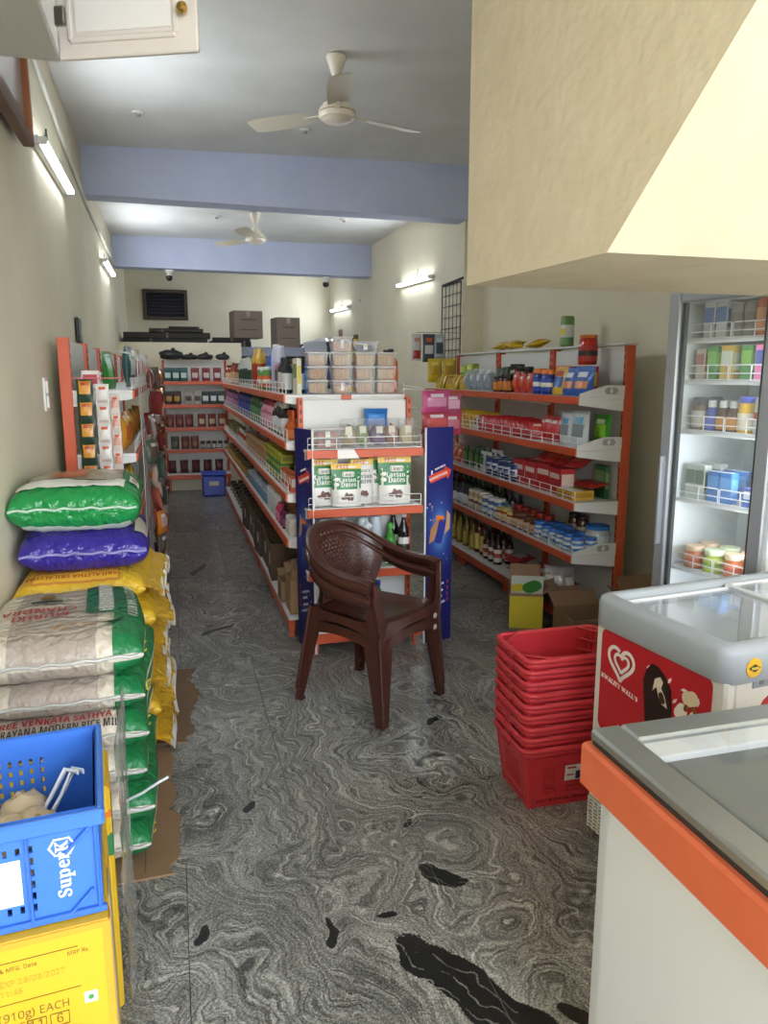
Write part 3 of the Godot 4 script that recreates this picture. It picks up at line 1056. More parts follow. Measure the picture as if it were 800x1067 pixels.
func blue_board_material() -> StandardMaterial3D:
	if mats.has("blueboard"):
		return mats["blueboard"]
	# printed night-blue ground with a pale burst and flecks
	var W := 128
	var H := 832
	var im := Image.create(W, H, false, Image.FORMAT_RGB8)
	for j in H:
		for i in W:
			var x := i / float(W) - 0.52
			var y := (j / float(H) - 0.47) * 3.6
			var r := sqrt(x * x * 1.4 + y * y * 0.75)
			var k := clampf(1.0 - r / 0.85, 0.0, 1.0)
			var c := Color(0.105, 0.125, 0.40).lerp(Color(0.35, 0.62, 0.92), k * k)
			c = c.lerp(Color(0.85, 0.93, 1.0), maxf(0.0, k - 0.6))
			im.set_pixel(i, j, c)
	var rr := RandomNumberGenerator.new()
	rr.seed = 11
	for k in 26:
		var px := rr.randi_range(4, W - 10)
		var py := rr.randi_range(280, 640)
		im.fill_rect(Rect2i(px, py, rr.randi_range(2, 5), rr.randi_range(3, 10)), Color(0.85, 0.72, 0.62) if k % 2 == 0 else Color(0.8, 0.84, 0.95))
	im.fill_rect(Rect2i(28, 160, 7, 16), Color(0.85, 0.87, 0.95))
	var m := StandardMaterial3D.new()
	m.albedo_texture = ImageTexture.create_from_image(im)
	m.roughness = 0.35
	m.uv1_triplanar = true
	m.uv1_scale = Vector3(1.0 / 0.2, 1.0 / 1.25, 1.0 / 0.2)
	m.uv1_offset = Vector3(0.5, 0.0, 0.5)
	mats["blueboard"] = m
	return m

# ================================================================ goods
func soft(u: float) -> float:
	return pow(maxf(0.0, 1.0 - pow(absf(u * 2.0 - 1.0), 2.6)), 0.62)

func pouch_point(w: float, h: float, d: float, u: float, v: float, s: float, off := 0.0) -> Vector3:
	var prof := 0.0
	if v < 0.9:
		prof = pow(cos(clampf((v - 0.12) / 0.78, 0.0, 1.0) * PI / 2), 0.8) * (0.86 + 0.14 * clampf(v / 0.12, 0.0, 1.0))
	var b := d * 0.5 * soft(u) * prof
	var x := (u - 0.5) * w * (1.0 - 0.05 * prof)
	return Vector3(x, v * h, s * (b + 0.0012 + off))

func pouch_mesh(w: float, h: float, d: float) -> ArrayMesh:
	var key := "pouch%.3f,%.3f,%.3f" % [w, h, d]
	if not shapes.has(key):
		var st := begin()
		for s in [-1.0, 1.0]:
			add_sheet(st, 8, 8, func(u: float, v: float) -> Vector3: return pouch_point(w, h, d, u, v, s), Vector3(0, 0, s), 5 if s > 0 else 6)
		add_sheet(st, 8, 1, func(u: float, v: float) -> Vector3: return pouch_point(w, h, d, u, 0.0, 1.0).lerp(pouch_point(w, h, d, u, 0.0, -1.0), v), Vector3.DOWN, -1)
		add_sheet(st, 1, 1, func(u: float, v: float) -> Vector3: return pouch_point(w, h, d, u, 1.0, 1.0).lerp(pouch_point(w, h, d, u, 1.0, -1.0), v), Vector3.UP, -1)
		for e in [0.0, 1.0]:
			add_sheet(st, 6, 1, func(u: float, v: float) -> Vector3: return pouch_point(w, h, d, e, u, 1.0).lerp(pouch_point(w, h, d, e, u, -1.0), v), Vector3(e - 0.5, 0, 0), -1)
		shapes[key] = done(st)
	return shapes[key]

func pouch_patch(w: float, h: float, d: float, u0: float, u1: float, v0: float, v1: float) -> ArrayMesh:
	var key := "pp%.3f,%.3f,%.3f,%.2f,%.2f,%.2f,%.2f" % [w, h, d, u0, u1, v0, v1]
	if not shapes.has(key):
		var st := begin()
		add_sheet(st, 6, 5, func(u: float, v: float) -> Vector3: return pouch_point(w, h, d, u, v, 1.0, 0.0012), Vector3(0, 0, 1), 5, u0, u1, v0, v1)
		shapes[key] = done(st)
	return shapes[key]

func packet_point(w: float, h: float, d: float, u: float, v: float, s: float, sd: int, off := 0.0) -> Vector3:
	var e := 0.0
	if v > 0.06 and v < 0.94:
		e = pow(sin((v - 0.06) / 0.88 * PI), 0.55)
	var b := d * 0.5 * soft(u) * e
	b *= 1.0 + 0.16 * sin(u * 9.0 + sd) * cos(v * 7.0 + sd * 2.0)
	var x := (u - 0.5) * w * (1.0 - 0.07 * e)
	return Vector3(x, v * h, s * (b + 0.001 + off))

func packet_mesh(w: float, h: float, d: float, sd: int) -> ArrayMesh:
	var key := "packet%.3f,%.3f,%.3f,%d" % [w, h, d, sd]
	if not shapes.has(key):
		var st := begin()
		for s in [-1.0, 1.0]:
			add_sheet(st, 8, 9, func(u: float, v: float) -> Vector3: return packet_point(w, h, d, u, v, s, sd), Vector3(0, 0, s), 5 if s > 0 else 6)
		for e in [0.0, 1.0]:
			add_sheet(st, 1, 1, func(u: float, v: float) -> Vector3: return packet_point(w, h, d, u, e, 1.0, sd).lerp(packet_point(w, h, d, u, e, -1.0, sd), v), Vector3(0, e - 0.5, 0), -1)
			add_sheet(st, 8, 1, func(u: float, v: float) -> Vector3: return packet_point(w, h, d, e, u, 1.0, sd).lerp(packet_point(w, h, d, e, u, -1.0, sd), v), Vector3(e - 0.5, 0, 0), -1)
		shapes[key] = done(st)
	return shapes[key]

func packet_patch(w: float, h: float, d: float, sd: int, u0: float, u1: float, v0: float, v1: float, side := 1.0) -> ArrayMesh:
	var key := "kp%.3f,%.3f,%.3f,%d,%.2f,%.2f,%.2f,%.2f,%.0f" % [w, h, d, sd, u0, u1, v0, v1, side]
	if not shapes.has(key):
		var st := begin()
		add_sheet(st, 6, 5, func(u: float, v: float) -> Vector3: return packet_point(w, h, d, u, v, side, sd, 0.0012), Vector3(0, 0, side), 5, u0, u1, v0, v1)
		shapes[key] = done(st)
	return shapes[key]

# spec: k kind, sizes, colours b body, l label, t top or cap
func make(s: Dictionary) -> Node3D:
	var o := Node3D.new()
	var k: String = s.k
	var h: float = s.get("h", 0.15)
	var b: String = s.get("b", "999999")
	var l: String = s.get("l", "e8e6e0")
	var t: String = s.get("t", "e8e6e0")
	var gl: float = s.get("gloss", 0.3)
	if k == "bottle":
		var r: float = s.get("r", 0.032)
		var nr: float = s.get("n", 0.013)
		var sh: float = s.get("sh", 0.6)
		var ch: float = s.get("c", 0.03)
		var key := "bt%.3f,%.3f,%.3f,%.2f,%.3f" % [r, h, nr, sh, ch]
		part(o, "bottle_body", lathe(key, [Vector2(0, 0), Vector2(r * 0.86, 0), Vector2(r, r * 0.2), Vector2(r, h * sh), Vector2(r * 0.9, h * (sh + 0.05)), Vector2(nr * 1.3, h * (sh + 0.17)), Vector2(nr, h * (sh + 0.22)), Vector2(nr, h - ch), Vector2(0, h - ch)], 14), mat(b, 0.12 if not s.has("gloss") else gl))
		part(o, "label", lathe(key + "l", [Vector2(r + 0.0006, h * sh * 0.16), Vector2(r + 0.001, h * sh * 0.17), Vector2(r + 0.001, h * sh * 0.83), Vector2(r + 0.0006, h * sh * 0.84)], 14), mat(l, 0.5))
		if s.has("l2"):
			part(o, "label_band", lathe(key + "m", [Vector2(r + 0.0012, h * sh * 0.4), Vector2(r + 0.0018, h * sh * 0.41), Vector2(r + 0.0018, h * sh * 0.62), Vector2(r + 0.0012, h * sh * 0.63)], 14), mat(s.l2, 0.5))
		part(o, "cap", lathe(key + "c", [Vector2(nr * 1.25, h - ch - 0.001), Vector2(nr * 1.3, h - ch + 0.002), Vector2(nr * 1.25, h - 0.003), Vector2(nr, h), Vector2(0, h)], 12), mat(t, 0.4))
	elif k == "jar":
		var r: float = s.get("r", 0.04)
		var ch: float = s.get("c", 0.022)
		var key := "jr%.3f,%.3f,%.3f" % [r, h, ch]
		part(o, "jar_body", lathe(key, [Vector2(0, 0), Vector2(r * 0.9, 0), Vector2(r, r * 0.12), Vector2(r, h - ch - r * 0.35), Vector2(r * 0.86, h - ch - r * 0.05), Vector2(r * 0.84, h - ch), Vector2(0, h - ch)], 16), mat(b, 0.15))
		part(o, "label", lathe(key + "l", [Vector2(r + 0.0006, h * 0.12), Vector2(r + 0.001, h * 0.13), Vector2(r + 0.001, h * 0.62), Vector2(r + 0.0006, h * 0.63)], 16), mat(l, 0.5))
		if s.has("l2"):
			part(o, "label_band", lathe(key + "m", [Vector2(r + 0.0012, h * 0.3), Vector2(r + 0.0018, h * 0.31), Vector2(r + 0.0018, h * 0.46), Vector2(r + 0.0012, h * 0.47)], 16), mat(s.l2, 0.5))
		part(o, "lid", lathe(key + "c", [Vector2(r * 0.93, h - ch - 0.001), Vector2(r * 0.95, h - ch + 0.002), Vector2(r * 0.95, h - 0.003), Vector2(r * 0.9, h), Vector2(0, h)], 16), mat(t, 0.4))
	elif k == "can":
		var r: float = s.get("r", 0.033)
		var key := "cn%.3f,%.3f" % [r, h]
		part(o, "can_body", lathe(key, [Vector2(0, 0.003), Vector2(r * 0.8, 0.0), Vector2(r, 0.008), Vector2(r, h - 0.012), Vector2(r * 0.88, h - 0.002)], 18), mat(b, 0.3, 0.2))
		part(o, "can_top", lathe(key + "t", [Vector2(r * 0.9, h - 0.003), Vector2(r * 0.9, h), Vector2(r * 0.84, h), Vector2(r * 0.82, h - 0.005), Vector2(0, h - 0.005)], 18), mat(t, 0.35, 0.7))
		part(o, "label", lathe(key + "l", [Vector2(r + 0.0005, h * 0.3), Vector2(r + 0.001, h * 0.31), Vector2(r + 0.001, h * 0.7), Vector2(r + 0.0005, h * 0.71)], 18), mat(l, 0.4))
		if s.has("l2"):
			part(o, "label_patch", lathe_patch(r + 0.002, h * 0.38, h * 0.6, 0.9), mat(s.l2, 0.4))
	elif k == "carton":
		var w: float = s.get("w", 0.08)
		var d: float = s.get("d", 0.05)
		part(o, "box_body", cbox(w, h, d, 0.002), mat(b, 0.5))
		part(o, "front_print", cbox(w * 0.86, h * s.get("lh", 0.4), 0.001, 0.0), mat(l, 0.5), Vector3(0, h * s.get("ly", 0.45), d / 2))
		part(o, "side_print", cbox(0.001, h * 0.5, d * 0.8, 0.0), mat(s.get("l2", l), 0.5), Vector3(w / 2, h * 0.3, 0))
		part(o, "side_print", cbox(0.001, h * 0.5, d * 0.8, 0.0), mat(s.get("l2", l), 0.5), Vector3(-w / 2, h * 0.3, 0))
		part(o, "top_flap", cbox(w * 0.98, 0.001, d * 0.5, 0.0), mat(t, 0.5), Vector3(0, h, d * 0.22))
	elif k == "pouch":
		var w: float = s.get("w", 0.13)
		var d: float = s.get("d", 0.05)
		part(o, "pouch_body", pouch_mesh(w, h, d), mat(b, gl))
		part(o, "top_band", pouch_patch(w, h, d, 0.0, 1.0, 0.87, 1.0), mat(t, gl))
		part(o, "front_print", pouch_patch(w, h, d, s.get("u0", 0.15), s.get("u1", 0.85), s.get("v0", 0.25), s.get("v1", 0.62)), mat(l, gl))
		if s.has("l2"):
			part(o, "print_patch", pouch_patch(w, h, d, 0.25, 0.75, 0.64, 0.82), mat(s.l2, gl))
	elif k == "packet":
		var w: float = s.get("w", 0.12)
		var d: float = s.get("d", 0.04)
		var sd: int = s.get("sd", 1)
		part(o, "packet_body", packet_mesh(w, h, d, sd), mat(b, gl))
		part(o, "front_print", packet_patch(w, h, d, sd, 0.14, 0.86, s.get("v0", 0.3), s.get("v1", 0.7)), mat(l, gl))
		part(o, "back_print", packet_patch(w, h, d, sd, 0.2, 0.8, 0.35, 0.65, -1.0), mat(l, gl))
		if s.has("l2"):
			part(o, "print_patch", packet_patch(w, h, d, sd, 0.25, 0.75, 0.72, 0.86), mat(s.l2, gl))
	elif k == "clear":
		# clear bag: film with something inside
		var w: float = s.get("w", 0.12)
		var d: float = s.get("d", 0.06)
		var sd: int = s.get("sd", 1)
		part(o, "film_bag", packet_mesh(w, h, d, sd), film("f2f4f6", 0.16, 0.1))
		part(o, "contents", blob(w * 0.9, h * 0.74, d * 0.8, sd + 20), mat(b, 0.6), Vector3(0, h * 0.06, 0))
		part(o, "paper_label", packet_patch(w, h, d, sd, 0.3, 0.7, 0.45, 0.7), mat(l, 0.5))
	elif k == "tub":
		# clear square food tub with lid
		var w: float = s.get("w", 0.12)
		var d: float = s.get("d", 0.1)
		tub(o, w, h, d, b, t, s.get("sticks", true))
	return o

func lathe_patch(r: float, y0: float, y1: float, half: float) -> ArrayMesh:
	var key := "lp%.3f,%.3f,%.3f,%.2f" % [r, y0, y1, half]
	if not shapes.has(key):
		var st := begin()
		add_lathe(st, [Vector2(r, y0), Vector2(r, y1)], 8, Transform3D.IDENTITY, PI / 2 - half, PI / 2 + half)
		shapes[key] = done(st)
	return shapes[key]

func tub(o: Node3D, w: float, h: float, d: float, food: String, lidc: String, sticks: bool) -> void:
	var key := "tub%.3f,%.3f,%.3f" % [w, h, d]
	if not shapes.has(key):
		var st := begin()
		st.set_smooth_group(-1)
		var f := 0.84
		var a := [Vector3(-w / 2 * f, 0, -d / 2 * f), Vector3(w / 2 * f, 0, -d / 2 * f), Vector3(w / 2 * f, 0, d / 2 * f), Vector3(-w / 2 * f, 0, d / 2 * f)]
		var b := [Vector3(-w / 2, h * 0.86, -d / 2), Vector3(w / 2, h * 0.86, -d / 2), Vector3(w / 2, h * 0.86, d / 2), Vector3(-w / 2, h * 0.86, d / 2)]
		for i in 4:
			quad(st, a[i], a[(i + 1) % 4], b[(i + 1) % 4], b[i], (a[i] + a[(i + 1) % 4]))
		quad(st, a[0], a[1], a[2], a[3], Vector3.DOWN)
		shapes[key] = done(st)
	part(o, "tub_wall", shapes[key], film("eef0f0", 0.22, 0.1))
	part(o, "lid", cbox(w * 1.05, h * 0.14, d * 1.05, 0.004), mat(lidc, 0.25), Vector3(0, h * 0.86, 0))
	if sticks:
		var n := 6
		for i in n:
			var x := (i - (n - 1) / 2.0) * w * 0.125
			part(o, "biscuit", cbox(w * 0.105, h * 0.74, d * 0.7, 0.006), mat(food, 0.7), Vector3(x, 0.003, 0), Vector3(0, 0, 0.03 * (i % 3 - 1)))
	else:
		part(o, "filling", cbox(w * 0.76, h * 0.62, d * 0.76, 0.012), mat(food, 0.6), Vector3(0, 0.003, 0))
		part(o, "paper_label", cbox(w * 0.16, h * 0.55, 0.001, 0.0), mat("e8e4da", 0.5), Vector3(0, h * 0.2, d * 0.46))

# put one good on the scene
func stand(proto: Node3D, called: String, label: String, category: String, group: String, at: Vector3, turn: float, lean := 0.0, roll := 0.0) -> Node3D:
	var c: Node3D = proto.duplicate()
	c.name = numbered(called)
	add_child(c)
	c.position = at
	c.rotation = Vector3(lean, turn, roll)
	tag(c, label, category, group)
	return c

# a row along z: n copies from z0 to z1; extra: rows deep, gap, jitter, lean
func row(s: Dictionary, called: String, label: String, category: String, group: String, n: int, z0: float, z1: float, y: float, x: float, turn: float, extra := {}) -> void:
	var p := make(s)
	var rows: int = extra.get("rows", 1)
	var back: float = extra.get("back", 0.09)
	var jit: float = extra.get("jit", 0.06)
	var lean: float = extra.get("lean", 0.0)
	var roll: float = extra.get("roll", 0.0)
	var up: float = extra.get("up", 0.0)
	var layers: int = extra.get("layers", 1)
	var spin: float = extra.get("spin", 0.0)
	var front := Vector3(sin(turn), 0, cos(turn))
	for j in rows:
		for k in layers:
			for i in n:
				var f := 0.5 if n == 1 else i / float(n - 1)
				var z := lerpf(z0, z1, f) + rng.randf_range(-0.004, 0.004)
				var pos := Vector3(x, y + k * up + absf(sin(lean)) * 0.0, z) - front * (j * back)
				var t := turn + spin + rng.randf_range(-jit, jit)
				var rl := roll
				if roll != 0.0:
					rl += rng.randf_range(-0.1, 0.1)
				var told := label
				if rows > 1:
					told += [", front row", ", second row"][j]
				if layers > 1:
					told += [", lower layer", ", upper layer", ", top layer"][k]
				var made := stand(p, called, told, category, group, pos, t, lean + (rng.randf_range(-0.06, 0.06) if lean != 0.0 else 0.0), rl)
				var grow := rng.randf_range(0.93, 1.04) if extra.get("vary", true) else 1.0
				made.scale = Vector3(rng.randf_range(0.95, 1.02), grow, rng.randf_range(0.95, 1.02)) if layers == 1 else Vector3.ONE
	p.free()

# ================================================================ refrigerator, freezer, counter
func ribbon(f: Callable, n: int, w: float, depth := 0.0015) -> ArrayMesh:
	var st := begin()
	st.set_smooth_group(-1)
	for k in n:
		var a: Vector2 = f.call(k / float(n))
		var b: Vector2 = f.call((k + 1) / float(n))
		var a2: Vector2 = f.call((k + 0.02) / float(n))
		var b2: Vector2 = f.call((k + 0.98) / float(n))
		var na := (a2 - a).orthogonal().normalized() * w / 2
		var nb := (b - b2).orthogonal().normalized() * w / 2
		quad(st, Vector3(a.x + na.x, a.y + na.y, depth), Vector3(b.x + nb.x, b.y + nb.y, depth), Vector3(b.x - nb.x, b.y - nb.y, depth), Vector3(a.x - na.x, a.y - na.y, depth), Vector3(0, 0, 1))
	return done(st)

func heart(s: float, t0: float, t1: float) -> Callable:
	return func(u: float) -> Vector2:
		var t := t0 + (t1 - t0) * u
		return Vector2(16.0 * pow(sin(t), 3), 13.0 * cos(t) - 5.0 * cos(2 * t) - 2.0 * cos(3 * t) - cos(4 * t)) * s / 32.0

func build_cold() -> void:
	build_freezer()
	build_fridge()
	build_counter()

func build_freezer() -> void:
	var W := 0.98
	var D := 0.53
	var turn := 6.2 * DEG
	var bx := Basis(Vector3.UP, turn)
	var c := Vector3(1.312, 0, -1.775) + bx * Vector3(W / 2, 0, 0)
	var t := thing("chest_freezer", "white chest freezer with grey rim and red ice cream poster on its end", "freezer", c, turn)
	var wh := mat("dedad2", 0.35)
	var gr := mat("a3a9ad", 0.4)
	# body with a machine grille low on the end
	var cab := begin()
	for s in [-1.0, 1.0]:
		add_box(cab, Vector3(s * (W / 2 - 0.019), 0.405, 0), Vector3(0.038, 0.72, D), 0.008)
		add_box(cab, Vector3(0, 0.405, s * (D / 2 - 0.019)), Vector3(W - 0.07, 0.72, 0.038), 0.004)
	add_box(cab, Vector3(0, 0.06, 0), Vector3(W - 0.07, 0.03, D - 0.07))
	part(t, "cabinet", done(cab), wh)
	part(t, "plinth", cbox(W - 0.05, 0.05, D - 0.05, 0.004), mat("4b4b4a", 0.6), Vector3(0, 0.0, 0))
	var g := Node3D.new()
	g.name = "vent_grille"
	t.add_child(g)
	g.position = Vector3(-W / 2 - 0.002, 0.05, -0.16)
	g.rotation.y = -PI / 2
	part(g, "backing", cbox(0.19, 0.11, 0.004, 0.001), mat("5d5c58", 0.6))
	for i in 9:
		part(g, "slat", cbox(0.19, 0.006, 0.008, 0.001), wh, Vector3(0, 0.003 + i * 0.0125, 0.002))
	for i in 8:
		part(g, "rib", cbox(0.005, 0.11, 0.006, 0.001), wh, Vector3(-0.09 + i * 0.0257, 0, 0.004))
	# rounded grey rim: a ring of four mitred bars
	var st := begin()
	var hw := W / 2 + 0.012
	var hd := D / 2 + 0.012
	var ring := func(y: float, inset: float) -> Array:
		var out := []
		for p in round_rect((hw - inset) * 2, (hd - inset) * 2, maxf(0.012, 0.05 - inset), 5):
			out.append(Vector3(p.x, y, p.y))
		return out
	var rings := [ring.call(0.757, 0.004), ring.call(0.764, 0.0), ring.call(0.835, 0.0), ring.call(0.852, 0.006), ring.call(0.86, 0.02), ring.call(0.862, 0.036), ring.call(0.856, 0.05), ring.call(0.83, 0.054), ring.call(0.76, 0.054)]
	st.set_smooth_group(4)
	for k in rings.size() - 1:
		var n: int = rings[k].size()
		for i in n:
			var p: Vector3 = rings[k][i]
			var outw := Vector3(p.x, 0, p.z).normalized() * (1.0 if k < 4 else -0.3) + Vector3(0, 0.6 if k >= 2 and k < 6 else 0.0, 0)
			quad(st, rings[k][i], rings[k][(i + 1) % n], rings[k + 1][(i + 1) % n], rings[k + 1][i], outw)
	part(t, "rim", done(st), gr)
	# inner liner, wire baskets, goods seen through the glass
	var ln := begin()
	for s in [-1.0, 1.0]:
		add_box(ln, Vector3(s * (W / 2 - 0.045), 0.63, 0), Vector3(0.012, 0.36, D - 0.08))
		add_box(ln, Vector3(0, 0.63, s * (D / 2 - 0.045)), Vector3(W - 0.08, 0.36, 0.012))
	part(t, "liner", done(ln), mat("d3d6d6", 0.5))
	part(t, "liner_floor", mid_box(W - 0.08, 0.012, D - 0.08), mat("c4c8c9", 0.5), Vector3(0, 0.52, 0))
	for s in [-1, 1]:
		var p := part(t, "sliding_lid", mid_box(W / 2, 0.006, D - 0.11, 0.001), film("e4ecec", 0.1, 0.03), Vector3(s * W / 4 * 0.94, 0.842 + s * 0.005, 0))
		part(p, "lid_frame", mid_box(0.018, 0.012, D - 0.11, 0.003), mat("dfe2e2", 0.35), Vector3(-s * W / 4 + s * 0.01, 0, 0))
		part(p, "lid_rail", mid_box(W / 2, 0.012, 0.014, 0.003), mat("e9ebeb", 0.35), Vector3(0, 0, -D / 2 + 0.06))
		part(p, "lid_rail", mid_box(W / 2, 0.012, 0.014, 0.003), mat("e9ebeb", 0.35), Vector3(0, 0, D / 2 - 0.06))
	# red poster on the end
	var po := Node3D.new()
	po.name = "poster"
	t.add_child(po)
	po.position = Vector3(-W / 2 - 0.001, 0.587, -0.005)
	po.rotation.y = -PI / 2
	po.set_meta("label", "red printed poster with white heart swirl and ice cream bar")
	part(po, "ground", prism(round_rect(0.455, 0.34, 0.026), 0.002), mat("c11f2b", 0.35))
	var ivory := mat("f1e6dd", 0.4)
	var hz := 0.0015
	part(po, "heart_outer", ribbon(heart(0.115, 0.12, TAU - 0.55), 44, 0.0125), ivory, Vector3(-0.13, 0.082, hz))
	part(po, "heart_inner", ribbon(heart(0.064, -0.2, TAU - 0.5), 36, 0.0105), ivory, Vector3(-0.127, 0.083, hz))
	part(po, "lettering", words("KWALITY WALL'S", 0.0135, 0.001, true), ivory, Vector3(-0.135, 0.004, hz), Vector3(0, 0, -0.11))
	var bar := []
	for q in [[-0.04, -0.165], [-0.056, 0.02], [-0.06, 0.075], [-0.046, 0.11], [-0.024, 0.134], [0.0, 0.132], [0.03, 0.11], [0.052, 0.08], [0.056, 0.02], [0.054, -0.165]]:
		bar.append(Vector2(q[0], q[1]))
	part(po, "print_bar", prism(bar, 0.002), mat("2a1512", 0.35), Vector3(0.035, 0.0, 0.002), Vector3(0, 0, 0.06))
	part(po, "print_bite", prism([Vector2(-0.028, 0.06), Vector2(-0.02, 0.1), Vector2(0.0, 0.112), Vector2(0.012, 0.1), Vector2(0.006, 0.08), Vector2(0.022, 0.06), Vector2(0.034, 0.03), Vector2(0.012, 0.035), Vector2(-0.004, 0.055), Vector2(-0.012, 0.078)], 0.001), mat("e6d6b8", 0.4), Vector3(0.04, -0.008, 0.0035))
	part(po, "print_bite", prism(round_rect(0.02, 0.034, 0.009), 0.001), mat("4a2b1e", 0.4), Vector3(0.052, 0.045, 0.0042), Vector3(0, 0, 0.5))
	var k := 0
	for q in [[0.155, 0.085, 0.06, 0.4], [0.185, 0.03, 0.06, -0.6], [0.125, 0.035, 0.055, 1.0], [0.165, -0.02, 0.06, 0.2], [0.205, -0.02, 0.05, 1.3], [0.13, -0.04, 0.055, -0.3]]:
		part(po, "print_nut", prism(round_rect(q[2], q[2] * 0.7, q[2] * 0.33), 0.001), mat("efe6d6" if k % 3 else "e5d2ae", 0.5), Vector3(q[0], q[1], 0.002 + 0.0004 * k), Vector3(0, 0, q[3]))
		k += 1
	for q in [[0.145, 0.055], [0.165, 0.005], [0.135, -0.005], [0.175, 0.06], [0.2, 0.01]]:
		part(po, "print_crumb", prism(round_rect(0.022, 0.014, 0.006), 0.001), mat("8a5a24", 0.5), Vector3(q[0], q[1], 0.0046), Vector3(0, 0, q[0] * 30))
	for q in [[-0.01, 0.115, 0.5], [0.075, 0.105, 1.0], [0.13, 0.1, 0.2], [0.185, 0.085, 1.4], [0.1, 0.055, 0.8]]:
		part(po, "print_splash", prism([Vector2(-0.012, 0.0), Vector2(0.0, 0.006), Vector2(0.014, 0.002), Vector2(0.002, -0.004)], 0.001), ivory, Vector3(q[0], q[1], 0.002), Vector3(0, 0, q[2]))
	for q in [[-0.02, -0.13, 1.1], [-0.045, -0.145, 0.6], [-0.005, -0.11, 1.5]]:
		part(po, "print_splash", prism([Vector2(-0.03, -0.006), Vector2(0.0, 0.005), Vector2(0.04, 0.003), Vector2(0.0, -0.008)], 0.001), ivory, Vector3(q[0], q[1], 0.002), Vector3(0, 0, q[2]))
	# badges on the front rim
	var bd := Node3D.new()
	bd.name = "badge"
	t.add_child(bd)
	bd.position = Vector3(-W / 2 + 0.075, 0.8, D / 2 + 0.0135)
	part(bd, "oval", lathe("ovalbadge", [Vector2(0.0, 0.002), Vector2(0.026, 0.0015), Vector2(0.027, 0.0)], 20), mat("e6b32a", 0.4), Vector3.ZERO, Vector3(PI / 2, 0, 0))
	part(bd, "lozenge", prism([Vector2(-0.02, 0), Vector2(0, 0.011), Vector2(0.02, 0), Vector2(0, -0.011)], 0.002), mat("3f421f", 0.5), Vector3(0, 0, 0.003))
	part(bd, "bar", cbox(0.026, 0.006, 0.001, 0.0), mat("d8bb4a", 0.5), Vector3(0, -0.003, 0.0045))
	var cp := Node3D.new()
	cp.name = "control_plate"
	t.add_child(cp)
	cp.position = Vector3(-W / 2 + 0.15, 0.735, D / 2 + 0.001)
	part(cp, "plate", cbox(0.12, 0.034, 0.004, 0.001), mat("8c9197", 0.4))
	for i in 3:
		part(cp, "button", cbox(0.016, 0.018, 0.003, 0.001), mat("6a6f76", 0.4), Vector3(-0.03 + i * 0.03, 0.008, 0.002))
	part(t, "red_sticker", prism(round_rect(0.34, 0.3, 0.05), 0.002), mat("c3212d", 0.35), Vector3(-W / 2 + 0.29, 0.56, D / 2 + 0.001))
	# cable loop at the foot
	var cs := begin()
	add_tube(cs, [Vector3(-W / 2 - 0.004, 0.1, -0.1), Vector3(-W / 2 - 0.05, 0.09, -0.08), Vector3(-W / 2 - 0.07, 0.04, -0.03), Vector3(-W / 2 - 0.05, 0.012, 0.04), Vector3(-W / 2 - 0.02, 0.01, 0.12)], 0.007, 7)
	part(t, "power_cable", done(cs), mat("9a9c9b", 0.5))
	# boxes under the glass
	for q in [[0.28, 0.1, "7c4a52", "brown"], [0.1, -0.12, "8f9499", "grey"], [-0.1, 0.05, "7f8589", "pale"]]:
		var o := make({"k": "carton", "w": 0.16, "h": 0.035, "d": 0.12, "b": q[2], "l": "b9b4ae"})
		stand(o, "ice_cream_box", "%s ice cream box seen through the freezer lid" % q[3], "box", "ice cream boxes inside the chest freezer", c + bx * Vector3(q[0], 0.527, q[1]), turn)
		o.free()

const FR_TURN := -77.2 * PI / 180.0
const FR_AT := Vector3(2.373, 0, -2.645)

